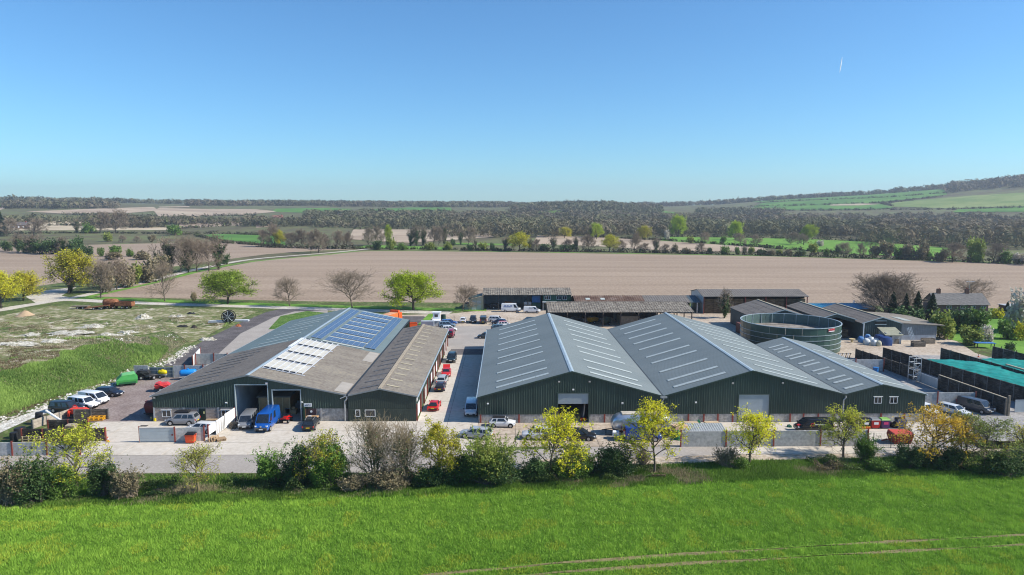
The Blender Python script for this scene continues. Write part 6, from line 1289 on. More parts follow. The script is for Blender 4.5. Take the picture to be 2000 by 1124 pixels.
for s in (-1, 1):
    b = MB(); n = 28
    for k in range(n):
        a0, a1 = 2 * math.pi * k / n, 2 * math.pi * (k + 1) / n
        b.loft([[(r_ * math.cos(a), s * .8 + d, 1.75 + r_ * math.sin(a)) for r_, d in ((1.55, -.06), (1.75, -.06), (1.75, .06), (1.55, .06))] for a in (a0, a1)], caps=False)
    b.build('flange', m_black, t)
    for k in range(8): a = math.pi * k / 4; MB().tube((.2 * math.cos(a), s * .86, 1.75 + .2 * math.sin(a)), (1.6 * math.cos(a), s * .86, 1.75 + 1.6 * math.sin(a)), .06, n=5).build('spoke', m_zinc, t)
MB().tube((0, -.74, 1.75), (0, .74, 1.75), 1.35, n=24).build('wound_cable', m_trim, t, smooth=40)
for k, (px, py, L) in enumerate(((425, 630, 4.5), (470, 628, 4.5))):
    q = thing('pipe_stack', ('left', 'right')[k] + ' stack of grey pipes beside the cable reel', 'pipes', at(px, py), .1)
    for j in range(8): MB().tube((-L / 2 + .2 * (j % 3), -.7 + .35 * (j % 5), .15 + .27 * (j // 5)), (L / 2, -.7 + .35 * (j % 5), .15 + .27 * (j // 5)), .15, n=8).build('pipe', m_intwall, q)
for k, (px, py, w_, d_, h_, lab) in enumerate(((70, 655, 9, 5, 1.2, 'wide pale chalk heap at the left of the rough ground'), (95, 668, 8, 5, 1.1, 'chalk heap below the widest one'), (185, 640, 8, 5, 1.5, 'chalk heap in the middle of the rough ground'), (140, 650, 10, 5, 1.1, 'long low chalk heap'), (280, 622, 5, 4, 2.2, 'tall grey white rubble heap right of the trailers'), (215, 655, 6, 4, 1.0, 'small chalk heap near the bank crest'), (408, 664, 4, 3, 1.3, 'white chalk heap beside the tarmac road'), (30, 672, 8, 4, .9, 'chalk heap at the far left edge'), (345, 620, 5, 3, 1.3, 'white rubble heap right of the grey one'), (255, 650, 6, 3, 1.1, 'chalk heap just above the grass bank'))):
    heap('chalk_heap', lab, 'heap', at(px, py), w_ * 1.15, d_ * 1.1, h_ * .62, m_chalk_d, 20 + k, rough=.3, n=30)
heap('sand_heap', 'smooth orange sand heap left of the trailers', 'heap', at(50, 617), 6, 5, 1.6, mat('orange_sand', (.45, .32, .20), .95, 0, .1, 1), 40, rough=.06)
for k, (px, py, w_, d_, h_, c_, lab) in enumerate(((355, 640, 4, 1.6, .9, (.03, .03, .03), 'black scrap pile in the dry grass'), (378, 641, 2.6, 1.2, 1.0, (.05, .04, .035), 'dark box shaped scrap near the dry grass'), (465, 638, 2.2, 1.2, .8, (.40, .13, .05), 'rusty orange scrap beside the cable reel'), (372, 614, 3.5, 1.6, .9, (.02, .025, .03), 'black tarpaulin bundle right of the rubble heap'))):
    heap('scrap_pile', lab, 'scrap', at(px, py), w_, d_, h_, mat('scrap_%d' % k, c_, .8, 0, .3, 2), 60 + k, n=9, rough=.3)
# lorry, skip, white tower behind the left shed
t = thing('tipper_lorry', 'orange tipper lorry showing above the solar roof', 'lorry', (-31.0, 186, 0), R(70))
m_or = mat('lorry_orange', (.62, .17, .045), .5, 0, .12, 1); m_or2 = mat('lorry_bright_orange', (.75, .10, .015), .45, 0, .1, 1)
MB().loft([[(-3.8, -1.2, 1.2), (1.6, -1.2, 1.2), (1.6, 1.2, 1.2), (-3.8, 1.2, 1.2)], [(-4.0, -1.25, 2.9), (1.6, -1.25, 3.1), (1.6, 1.25, 3.1), (-4.0, 1.25, 2.9)]]).build('tipper_body', m_or, t); MB().box((-1.2, 0, 3.1), (5.5, 2.2, .12)).build('load_cover', mat('pale_orange_load', (.60, .30, .16), .8), t)
MB().loft([[(2.0, -1.2, .8), (3.9, -1.2, .8), (3.9, 1.2, .8), (2.0, 1.2, .8)], [(2.0, -1.2, 3.0), (3.8, -1.2, 2.9), (3.8, 1.2, 2.9), (2.0, 1.2, 3.0)]]).build('cab', m_or2, t); MB().box((3.88, 0, 2.2), (.05, 2.1, .9)).build('windscreen', m_carglass, t); MB().span((1.55, -1.3, 2.9), (2.3, 1.3, 3.7)).build('headboard', m_or2, t)
for x in (-3, -1.8, 2.8):
    for s in (-1, 1): MB().tube((x, s * .95, .52), (x, s * 1.25, .52), .52, n=14).build('wheel', m_tyre, t)
MB().span((-4, -.5, .7), (3.6, .5, 1.15)).build('chassis', m_black, t)
t = thing('open_skip', 'orange open topped skip behind the right corner of the solar roof', 'skip', (-24.6, 175.5, 0), .2)
for a, c_ in (((-1.8, -1.05, .1), (1.8, -.95, 2.2)), ((-1.8, .95, .1), (1.8, 1.05, 2.2)), ((-1.85, -.95, .1), (-1.75, .95, 2.2)), ((1.75, -.95, .1), (1.85, .95, 2.2))): MB().span(a, c_).build('side', m_or2, t)
MB().span((-1.75, -.95, .05), (1.75, .95, .2)).build('floor', m_redst, t); MB().span((-1.95, -1.1, 2.2), (1.95, -1.0, 2.3)).build('rim', m_or2, t)
t = thing('white_weigh_hut', 'white tower hut with steps beside the strip of lawn', 'hut', (-18.6, 183, 0))
MB().span((-3.6, -4, 0), (-.2, -2.2, 2.0)).build('low_block', mat('grey_block', (.34, .37, .41), .8), t); MB().span((-.8, .2, 0), (1.0, 2.0, 3.6)).build('tower', m_white, t); MB().box((.1, 1.1, 3.7), (2.3, 2.3, .15)).build('roof', m_white, t); MB().span((-.4, .14, 2.5), (.5, .19, 3.2)).build('window', m_glass, t)
MB().span((-.9, -2.6, 1.8), (1.3, .15, 1.95)).build('landing', m_white, t)
for x in (-.7, 1.1): MB().span((x - .12, -2.5, 0), (x + .12, -2.2, 1.8)).build('pier', m_white, t)
for k in range(6): MB().span((1.3 + k * .35, -2.5, 1.65 - k * .28), (1.65 + k * .35, -1.4, 1.75 - k * .28)).build('step', m_redst, t)
drum('dark green tank beside the blue car', (*vp(866, 626), 0), .7, 1.6, mat('tank_dark_green', (.015, .05, .03), .5), 'oil_tank')
for k, (px, py) in enumerate(((887, 628), (992, 632))): t = thing('marker_post', ('left', 'right')[k] + ' thin dark marker post at the edge of the car park', 'post', (*vp(px, py), 0)); MB().tube((0, 0, 0), (0, 0, 1.5), .06, n=6).build('shaft', m_black, t); MB().tube((0, 0, 1.5), (0, 0, 1.58), .09, n=6).build('cap', m_black, t)
# rusty container and yellow telehandler by the tank
container('storage_container', 'rusty brown container with open end beside the round tank', (60.2, 170.5, 0), (2.6, 6, 2.6), mat('container_rust', (.16, .06, .045), .6, 0, .25, 1), 0)
t = thing('telehandler', 'yellow telehandler between container and round tank', 'telehandler', (59.6, 164.3, 0), R(25))
MB().span((-1.8, -.8, .7), (1.6, .8, 1.2)).build('chassis', mat('digger_yellow', (.62, .36, .02), .5, 0, .12, 2), t); MB().loft([[(-.6, -.1, 1.2), (.7, -.1, 1.2), (.7, .8, 1.2), (-.6, .8, 1.2)], [(-.4, -.1, 2.4), (.5, -.1, 2.4), (.5, .75, 2.4), (-.4, .75, 2.4)]]).build('cab', m_carglass, t); MB().box((.6, -.5, 1.5), (4.2, .35, .35), ry=.15).build('boom', mat('digger_yellow', (.62, .36, .02)), t); MB().box((2.7, -.4, .9), (.5, 1.6, .6)).build('bucket', m_black, t)
for x in (-1.2, 1.2):
    for s in (-1, 1): w_ = MB().tube((x, s * .75, .55), (x, s * 1.1, .55), .55, n=14).build('wheel', m_tyre, t); MB().tube((x, s * 1.09, .55), (x, s * 1.12, .55), .28, n=10).build('hub', mat('digger_yellow', (.62, .36, .02)), w_)
# in front of the slate barn
m_bag = mat('woven_bag', (.66, .68, .68), .8, 0, .12, 2); m_bagb = mat('woven_bag_blue', (.10, .25, .52), .7, 0, .3, 2)
def bag(label, loc, s, m, seed): 
    rr = random.Random(seed); t = thing('bulk_bag', label, 'bag', loc, rr.uniform(0, 1.5))
    MB().loft([[(.5 * s * k * math.copysign(abs(math.cos(a)) ** .6, math.cos(a)) * rr.uniform(.93, 1.07), .5 * s * k * math.copysign(abs(math.sin(a)) ** .6, math.sin(a)) * rr.uniform(.93, 1.07), z * s) for a in [2 * math.pi * i / 12 for i in range(12)]] for k, z in ((.92, 0), (1.05, .25), (1.08, .6), (.9, .9), (.45, 1.05))]).build('sack', m, t, smooth=60)
    for a in (.8, 2.4, 4.0, 5.5): MB().path([(.35 * s * math.cos(a), .35 * s * math.sin(a), .9 * s), (.25 * s * math.cos(a), .25 * s * math.sin(a), 1.18 * s), (.15 * s * math.cos(a + .6), .15 * s * math.sin(a + .6), .95 * s)], .03, 4).build('loop', m, t)
for k, (px, py, dz, s, m_, lab) in enumerate(((1681, 669, 0, 1.3, m_bagb, 'blue white bulk bag, leftmost of the pile by the slate barn'), (1692, 665, 0, 1.5, m_bagb, 'upright pale blue bulk bag behind the white ones'), (1692, 673, 0, 1.3, m_bag, 'white bulk bag at the front left of the pile'), (1701, 671, 0, 1.4, m_bag, 'white bulk bag in the middle of the pile'), (1707, 675, 0, 1.2, m_bag, 'white bulk bag at the front of the pile'), (1712, 672, 0, 1.2, m_bag, 'white bulk bag at the right of the pile'), (1716, 676, 0, 1.1, mat('woven_bag_cream', (.55, .52, .38), .8), 'cream bulk bag next to the blue tarpaulins'))): bag(lab, (*vp(px, py), .02 + dz), s, m_, k)
m_tarp = mat('blue_tarp', (.015, .045, .16), .5, 0, .15, 1)
for k, (px, py, w_, h_) in enumerate(((1719, 671, 2.4, 2.1), (1729, 674, 2.5, 2.0))): 
    o = MB().loft([[(w_ / 2 * s * math.copysign(abs(math.cos(a)) ** .5, math.cos(a)), w_ / 2 * s * math.copysign(abs(math.sin(a)) ** .5, math.sin(a)), z * h_) for a in [2 * math.pi * i / 16 for i in range(16)]] for s, z in ((1, 0), (1.0, .6), (.85, .92), (.4, 1.0))]).build('tarpaulin_stack', m_tarp, smooth=40); o.location = (*vp(px, py), 0); tag(o, ('left', 'right')[k] + ' of two stacks under dark blue tarpaulin by the slate barn', 'tarpaulin')
t = thing('lean_to_shelter', 'little block shelter with sloping roof in front of the slate barn', 'shelter', (90.6, 158.2, 0))
for a, c_ in (((-1.6, -.1, 0), (-.9, .1, 2.0)), ((-.3, -.1, 0), (1.9, .1, 2.0)), ((-1.7, .1, 0), (-1.5, 3.0, 2.6)), ((1.8, .1, 0), (2.0, 3.0, 2.6))): MB().span(a, c_).build('block_wall', m_dado, t)
MB().loft([[(-2.1, -.5, 2.05), (2.2, -.5, 2.05), (2.2, -.5, 2.15), (-2.1, -.5, 2.15)], [(-2.1, 3.3, 3.3), (2.2, 3.3, 3.3), (2.2, 3.3, 3.4), (-2.1, 3.3, 3.4)]]).build('roof', mat('mossy_sheet', (.27, .27, .20), .8, 0, .2, 1), t); MB().span((.3, -.14, 0), (1.4, -.1, 1.2)).build('hatch', m_oak, t)
t = thing('leaning_ladders', 'pale ladders leaning against the little block shelter', 'ladder', (94.6, 157.3, 0)); t.rotation_euler = (R(-12), R(-14), 0)
for k in range(3): b = MB(); x = k * .35; b.tube((x, 0, 0), (x, 0, 4), .05, n=5); b.tube((x + .3, 0, 0), (x + .3, 0, 4), .05, n=5); [b.tube((x, 0, .3 + j * .35), (x + .3, 0, .3 + j * .35), .03, n=4) for j in range(11)]; b.build('ladder_section', m_galv, t)
for k, (px, py, lab) in enumerate(((1812, 671, 'grey timber crate at the corner of the slate barn'), (1793, 677, 'low dark timber crate in front of the slate barn'))):
    t = thing('field_crate', lab, 'crate', (*vp(px, py), .02), .05)
    for j in range(4): [MB().span((-1.4, s * .6 - .03, .05 + j * .3), (1.4, s * .6 + .03, .3 + j * .3)).build('plank', m_oak if k == 0 else m_sleeper_p, t) for s in (-1, 1)]; [MB().span((s * 1.4 - .03, -.57, .05 + j * .3), (s * 1.4 + .03, .57, .3 + j * .3)).build('plank', m_oak if k == 0 else m_sleeper_p, t) for s in (-1, 1)] if True else 0
    MB().span((-1.37, -.57, .02), (1.37, .57, .9)).build('contents', m_dirt, t)
cone('small red and white cone on the track behind the silage walls', (*vp(1911, 698), .02)); 
t = thing('spool_table', 'pale cable drum table beside the open bale barn', 'table', (*vp(1664, 669), 0)); MB().tube((0, 0, .75), (0, 0, .85), .7, n=14).build('table_top', m_timber_p, t); MB().tube((0, 0, 0), (0, 0, .75), .28, n=10).build('pedestal', m_timber_p, t)
t = thing('blue_trailer_frame', 'low frame with blue sheet by the paddock fence', 'trailer', (*vp(1922, 680), 0), -.1); MB().box((0, 0, 1.2), (4.2, 1.6, .1)).build('blue_sheet', mat('sheet_blue', (.05, .17, .45), .5, 0, .3, 3), t); [MB().span((x - .06, y - .06, 0), (x + .06, y + .06, 1.15)).build('leg', m_black, t) for x in (-1.8, 1.8) for y in (-.6, .6)]
t = thing('paddock_fence', 'wire paddock fence with dark posts behind the rightmost silage wall', 'fence', (*vp(1941, 690), 0), math.atan2(vp(2060, 722)[1] - vp(1941, 690)[1], vp(2060, 722)[0] - vp(1941, 690)[0]))
for k in range(9): MB().tube((k * 2.0, 0, 0), (k * 2.0, 0, 1.9), .08, n=6).build('post', m_sleeper, t)
b = MB(); [b.tube((0, 0, z), (16, 0, z), .02, n=4) for z in (.5, 1.0, 1.5)]; b.build('wire', m_galv, t)
t = thing('cattle_barrier', 'black and white feed barriers stacked behind the small green shed', 'barrier', (71.5, 142.5, 0), .1)
for k in range(7): b = MB(); b.tube((k * .45 - 1.6, 0, 0), (k * .45 - 1.3, 0, 1.2), .07, n=5); b.build('bar', m_white if k % 2 else m_black, t)
b = MB(); b.tube((-1.8, 0, .3), (1.6, 0, .3), .05, n=5); b.tube((-1.8, 0, 1.1), (1.6, 0, 1.1), .05, n=5); b.build('rail', m_black, t)
# vapour trail
v = MB(); D = 9000; 
c0 = Vector(ray(1640, 142)) * D + Vector((0, 0, CAMH)); c1 = Vector(ray(1645, 112)) * D + Vector((0, 0, CAMH))
pts = [c0.lerp(c1, k / 10) for k in range(11)]
vd = -(pts[5] - Vector((0, 0, CAMH))).normalized(); nb = (vd + sv).normalized(); ax = (c1 - c0).normalized(); sd = ax.cross(nb).normalized(); nb = sd.cross(ax)
v.loft([[p + (sd * math.cos(a) * 8 + nb * math.sin(a) * 2.5) * (.15 + .85 * math.sin(math.pi * (k + .3) / 10.6)) for a in [2 * math.pi * q / 10 for q in range(10)]] for k, p in enumerate(pts)])
tag(v.build('vapour_trail', mat('trail_white', (.85, .87, .9), 1., 0, 0, spec=0)), 'short white vapour trail high in the blue sky on the right', 'vapour trail')

for k, (px, py, sx, sy, lab) in enumerate(((281, 833, 1.1, .7, 'dark iron drain cover in the concrete near the yellow bucket'), (655, 850, .7, .7, 'square iron drain cover right of the black estate car'), (560, 868, .8, .6, 'iron drain cover in the middle of the front yard'))):
    t = thing('drain_cover', lab, 'drain cover', (*vp(px, py), .062)); MB().box((0, 0, 0), (sx, sy, .03)).build('frame', m_conc_d, t); [MB().box((-sx / 2 + sx * (q + .5) / 5, 0, .02), (sx / 5 - .05, sy - .12, .02)).build('grate_bar', mat('cast_iron', (.07, .06, .055), .7), t) for q in range(5)]
# ------------------------------------------------------------------ vegetation makers
m_tint = mat('plant_tint', (.1, .2, .03), .7, 0, 0, spec=.2)
def _tint(M, trans):
    nt = M.node_tree; b = nt.nodes['Principled BSDF']; at_ = nt.nodes.new('ShaderNodeAttribute'); at_.attribute_name = 'tint'
    nt.links.new(at_.outputs['Color'], b.inputs['Base Color'])
    if trans:
        tr = nt.nodes.new('ShaderNodeBsdfTranslucent'); mx = nt.nodes.new('ShaderNodeMixShader'); mx.inputs[0].default_value = trans
        nt.links.new(at_.outputs['Color'], tr.inputs['Color']); nt.links.new(b.outputs[0], mx.inputs[1]); nt.links.new(tr.outputs[0], mx.inputs[2]); nt.links.new(mx.outputs[0], nt.nodes['Material Output'].inputs['Surface'])
_tint(m_tint, .3)
m_tint_w = mat('woodland_tint', (.1, .1, .06), .9, 0, 0, spec=.1); _tint(m_tint_w, .15)
def tubes(P0, P1, R0, R1, n=3):
    d = P1 - P0; L = np.linalg.norm(d, axis=1, keepdims=True); d = d / np.maximum(L, 1e-6)
    ref = np.where(np.abs(d[:, 2:3]) > .9, np.array([[1., 0, 0]]), np.array([[0, 0, 1.]]))
    u = np.cross(d, ref); u /= np.maximum(np.linalg.norm(u, axis=1, keepdims=True), 1e-6); v = np.cross(d, u)
    a = 2 * np.pi * np.arange(n) / n; ca, sa = np.cos(a)[None, :, None], np.sin(a)[None, :, None]
    off = u[:, None] * ca + v[:, None] * sa
    A = P0[:, None] + off * R0[:, None, None]; B = P1[:, None] + off * R1[:, None, None]
    V = np.concatenate([A, B], 1).reshape(-1, 3); m = len(P0); base = (np.arange(m) * 2 * n)[:, None]; i = np.arange(n)[None]; j = (i + 1) % n
    return V, np.stack([base + i, base + j, base + n + j, base + n + i], -1).reshape(-1, 4)
def leaf_quads(C, size, rg, up=.35):
    n = len(C); N = rg.normal(size=(n, 3)); N[:, 2] += up * np.sign(N[:, 2] + 1e-9) ; N /= np.linalg.norm(N, axis=1, keepdims=True)
    u = np.cross(N, rg.normal(size=(n, 3))); u /= np.linalg.norm(u, axis=1, keepdims=True); v = np.cross(N, u)
    s = (size * rg.uniform(.6, 1.35, n))[:, None]
    V = np.stack([C - u * s * .6, C + v * s * .38, C + u * s * .6, C - v * s * .38], 1).reshape(-1, 3)
    return V, np.arange(4 * n).reshape(-1, 4)
def skeleton(seed, h, w, tf=.25, kids=(10, 5, 4, 3), up=.25, r0=None, rmin=.015, wob=.2, multi=1):
    rr = random.Random(seed); S = []; tips = []; r0 = r0 or h * .022
    def rv(s): return Vector((rr.gauss(0, s), rr.gauss(0, s), rr.gauss(0, s)))
    def branch(p, d, L, r, lev):
        n = (6, 3, 2, 2, 1)[min(lev, 4)]; pts = [(p.copy(), d.copy())]
        for i in range(n):
            d = (d + rv(wob * (.35 if lev == 0 else 1)) + Vector((0, 0, up * (.12 if lev == 0 else .35)))).normalized(); q = p + d * (L / n)
            ra = max(rmin, r * (1 - .75 * i / n)); rb = max(rmin, r * (1 - .75 * (i + 1) / n)); S.append((*p, *q, ra, rb, lev)); p = q; pts.append((p.copy(), d.copy()))
        if lev >= len(kids): tips.append(tuple(p)); return
        K = kids[lev]; az = rr.uniform(0, 6.28)
        for k in range(K):
            f = (k + rr.uniform(.2, .8)) / K; g = (tf + (1 - tf) * f) if lev == 0 else (.25 + .75 * f)
            x = g * n; i = min(n - 1, int(x)); pp = pts[i][0].lerp(pts[i + 1][0], x - i); dd = pts[i + 1][1]
            az += 2.4 + rr.uniform(-.4, .4)
            t = dd.orthogonal().normalized(); t = Matrix.Rotation(az, 3, dd) @ t
            ang = (1.15 - .75 * f) if lev == 0 else rr.uniform(.5, 1.0)
            cd = (dd * math.cos(ang) + t * math.sin(ang)).normalized()
            cl = (h * .5 * (.55 + .75 * math.sin(math.pi * min(1, .22 + .7 * f))) * .8) if lev == 0 else L * rr.uniform(.42, .68)
            branch(pp, cd, cl, max(rmin, r * (.5 if lev == 0 else .55)), lev + 1)
    for k in range(multi):
        d0 = Vector((0, 0, 1)) if multi == 1 else Vector((rr.gauss(0, .3), rr.gauss(0, .3), 1)).normalized()
        p0 = Vector((0, 0, -.1)) if multi == 1 else Vector((rr.uniform(-.12, .12) * w, rr.uniform(-.12, .12) * w, -.1))
        branch(p0, d0, h * (.86 if multi == 1 else rr.uniform(.6, .85)), r0, 0)
    S = np.array(S); tips = np.array(tips)
    zt = tips[:, 2].max(); rad = np.percentile(np.abs(tips[:, :2]), 97); sx = (w / 2) / rad; sz = h / zt
    for A in (S[:, 0:3], S[:, 3:6], tips): A[:, :2] *= sx; A[:, 2] *= sz
    return S, tips
def tree_meshes(seed, h, w, leaves=0, size=.2, spread=.3, tf=.25, kids=(10, 5, 4, 3), rmin=.015, m_bark=None, m_leaf=None, r0=None, up=.25, multi=1, low=0., twig=None, ivy=0, clump=False):
    rg = np.random.default_rng(seed); S, tips = skeleton(seed, h, w, tf, kids, up, r0, rmin, multi=multi)
    big = S[:, 8] <= 1 if leaves or twig else S[:, 8] <= 1
    V, F = tubes(S[big, 0:3], S[big, 3:6], S[big, 6], S[big, 7], 6); tm = np_mesh('trunk', V, F, m_bark, smooth=True)
    sm_ = ~big; V, F = tubes(S[sm_, 0:3], S[sm_, 3:6], S[sm_, 6], S[sm_, 7], 3); parts = [(V, F, 0)]
    out = [('trunk', tm), ('twigs', np_mesh('twigs', V, F, twig or m_bark))]
    if leaves:
        src = np.concatenate([tips, (S[S[:, 8] >= 2][:, 3:6])]); src = src[src[:, 2] > low * h]
        # leaves gather on lit outer twigs unevenly
        nc = max(60, leaves // 9) if clump else len(src); src = src[rg.permutation(len(src))[:nc]]
        C = src[rg.integers(0, len(src), leaves)] + rg.normal(size=(leaves, 3)) * spread
        V, F = leaf_quads(C, size, rg); out.append(('crown', np_mesh('crown', V, F, m_leaf)))
    if ivy:
        b1 = S[S[:, 8] <= 1]; b1 = b1[b1[:, 5] < .75 * h]; C = b1[rg.integers(0, len(b1), ivy)]; t = rg.random((ivy, 1)); C = C[:, 0:3] * (1 - t) + C[:, 3:6] * t + rg.normal(size=(ivy, 3)) * .035 * h
        C = C[C[:, 2] > .1]; V, F = leaf_quads(C, size or .3, rg); out.append(('ivy', np_mesh('ivy', V, F, MATS['leaf_ivy'])))
    return out
def place_tree(name, label, cat, meshes, loc, rz=0., sc=(1, 1, 1), group=None):
    t = thing(name, label, cat, loc, rz, group); t.scale = sc
    for nm, me in meshes: link(nm, me, t)
    return t
def bush_meshes(seed, w, d, h, n=5000, size=.2, m_leaf=None, m_bark=None, lobes=16, spiky=0., stems=10, hollow=.6):
    rg = np.random.default_rng(seed); C = []
    cz = rg.uniform(.2, .72, lobes) * h; ang = rg.uniform(0, 6.28, lobes); rad = np.sqrt(rg.random(lobes)) * .62
    cx = rad * np.cos(ang) * w / 2; cy = rad * np.sin(ang) * d / 2; lr = rg.uniform(.22, .38, lobes)
    k = rg.integers(0, lobes, n); D = rg.normal(size=(n, 3)); D /= np.linalg.norm(D, axis=1, keepdims=True); f = (hollow + (1 - hollow) * rg.random(n) ** .6)[:, None] * rg.uniform(.8, 1.12, (n, 1))
    P = np.stack([cx[k], cy[k], cz[k]], 1) + D * f * np.stack([lr[k] * w / 1.5, lr[k] * d / 1.5, lr[k] * h], 1)
    if spiky:
        ns = int(n * spiky); j = rg.integers(0, lobes, ns); t = rg.random((ns, 1)); dirs = rg.normal(size=(lobes * 4, 3)); dirs[:, 2] = np.abs(dirs[:, 2]) + .8; dirs /= np.linalg.norm(dirs, axis=1, keepdims=True)
        q = rg.integers(0, lobes * 4, ns); jj = q % lobes
        P[:ns] = np.stack([cx[jj], cy[jj], cz[jj]], 1) + dirs[q] * t * h * .55 + rg.normal(size=(ns, 3)) * .08
    P = P[P[:, 2] > .02]; P[:, 2] *= h / np.percentile(P[:, 2], 99.5)
    V, F = leaf_quads(P, size, rg); out = [('foliage', np_mesh('foliage', V, F, m_leaf))]
    st = stems; tip = P[rg.integers(0, len(P), st * 4)]; base = np.stack([rg.normal(size=st * 4) * w * .1, rg.normal(size=st * 4) * d * .1, np.zeros(st * 4)], 1)
    V, F = tubes(base, tip, np.full(st * 4, .05), np.full(st * 4, .018), 4); out.append(('stem', np_mesh('stem', V, F, m_bark)))
    return out
m_bark = mat('grey_bark', (.13, .105, .08), .9, 0, .25, 2.); m_bark_o = mat('olive_bark', (.20, .165, .085), .9, 0, .25, 2.); m_bark_d = mat('dark_bark', (.06, .05, .04), .9, 0, .25, 2.)
m_twig = mat('brown_twig', (.26, .205, .15), .9, 0, .2, 1., rnd=.12); m_twig_p = mat('pale_twig', (.30, .235, .15), .9, 0, .2, 1.); m_twig_far = mat('far_twig', (.25, .20, .145), .95, 0, .25, .1, rnd=.15)
L_yel = leaf_mat('leaf_bright_yellow', (.44, .42, .015), (.60, .56, .03), .9, .4); L_yelg = leaf_mat('leaf_yellow_green', (.27, .30, .025), (.44, .43, .05), .9, .4); L_or = leaf_mat('leaf_orange', (.40, .25, .02), (.60, .42, .045), .8, .4)
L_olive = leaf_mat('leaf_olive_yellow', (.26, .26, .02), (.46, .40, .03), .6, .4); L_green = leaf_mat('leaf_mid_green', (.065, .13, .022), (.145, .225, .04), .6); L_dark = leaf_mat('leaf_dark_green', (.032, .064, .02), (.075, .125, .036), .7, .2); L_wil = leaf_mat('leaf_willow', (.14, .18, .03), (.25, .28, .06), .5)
L_spring = leaf_mat('leaf_spring_green', (.19, .27, .012), (.36, .42, .025), .5, .4); L_spring_o = leaf_mat('leaf_spring_olive', (.11, .175, .02), (.23, .28, .04), .4, .35); L_ivy = leaf_mat('leaf_ivy', (.03, .058, .02), (.07, .11, .038), .6, .2); L_brown = leaf_mat('leaf_brown_bud', (.13, .11, .06), (.235, .195, .115), .6, .2); L_white = leaf_mat('blossom', (.36, .32, .27), (.50, .46, .40), .8, .3); L_con = leaf_mat('conifer_needles', (.014, .03, .014), (.045, .07, .028), .5, .15); L_gold = leaf_mat('leaf_gold', (.33, .33, .02), (.50, .46, .03), .5, .35)

# ------------------------------------------------------------------ trees and bushes along the front of the yard
def pt(px, py): v = gp(px, py); return (v.x, v.y, v.z)
def dim(px, py, top, wpx):
    v = gp(px, py); d = math.hypot(v.x, v.y) + .01; s = math.hypot(d, CAMH) / FPX / math.cos(math.atan((py - 562) / FPX)); dd = (v.y * math.cos(PITCH) + CAMH * math.sin(PITCH)) / FPX
    return (py - top) * dd / math.cos(math.atan2(CAMH, d)) , wpx * dd
FT = [ # px, base, top, width, leaves, size, leaf, tf, label
 (150, 962, 826, 120, 5200, .26, L_yelg, .12, 'big straggly yellow green tree in front of the left storage bays'),
 (388, 960, 858, 92, 2600, .17, L_yelg, .32, 'slender pale yellow tree standing alone on the left grass verge'),
 (618, 950, 842, 92, 1900, .2, L_olive, .3, 'thin sparse yellow tree growing through the green hedge'),
 (858, 945, 818, 88, 6500, .23, L_olive, .16, 'dense olive yellow tree at the mouth of the alley'),
 (1072, 933, 790, 128, 5200, .27, L_yel, .24, 'brightest yellow tree, in front of the half open shutter'),
 (1278, 923, 774, 118, 5600, .26, L_yel, .26, 'tall yellow tree in front of the silver caravan'),
 (1464, 905, 787, 102, 4200, .25, L_yel, .26, 'yellow tree in front of the closed pale shed door'),
 (1647, 894, 788, 88, 3800, .23, L_yelg, .26, 'yellow green tree left of the big bins'),
 (1818, 906, 789, 142, 6000, .26, L_or, .22, 'orange leaved tree in front of the small green shed'),
 (1925, 918, 812, 118, 4200, .22, L_wil, .1, 'pale green tree at the lower right of the yard'),
 (1884, 902, 802, 84, 2400, .2, L_wil, .1, 'thin pale green tree between the orange tree and the grey van'),
 (1992, 905, 826, 70, 1800, .2, L_olive, .15, 'straggly olive tree at the right edge of the picture')]
for i, (px, py, top, wp, nl, sz, lm, tf, lab) in enumerate(FT):
    h, w_ = dim(px, py, top, wp)
    place_tree('young_tree', lab, 'tree', tree_meshes(100 + i, h * .97, w_ * .96, int(nl * 1.15), sz * .66, .17, clump=True, tf=tf, kids=(11, 5, 4, 3), rmin=.014, m_bark=m_bark if i not in (2, 3, 1) else m_bark_o, m_leaf=lm, r0=.16, low=tf * .9, ivy=500 if i in (4, 6, 7) else 0), pt(px, py))
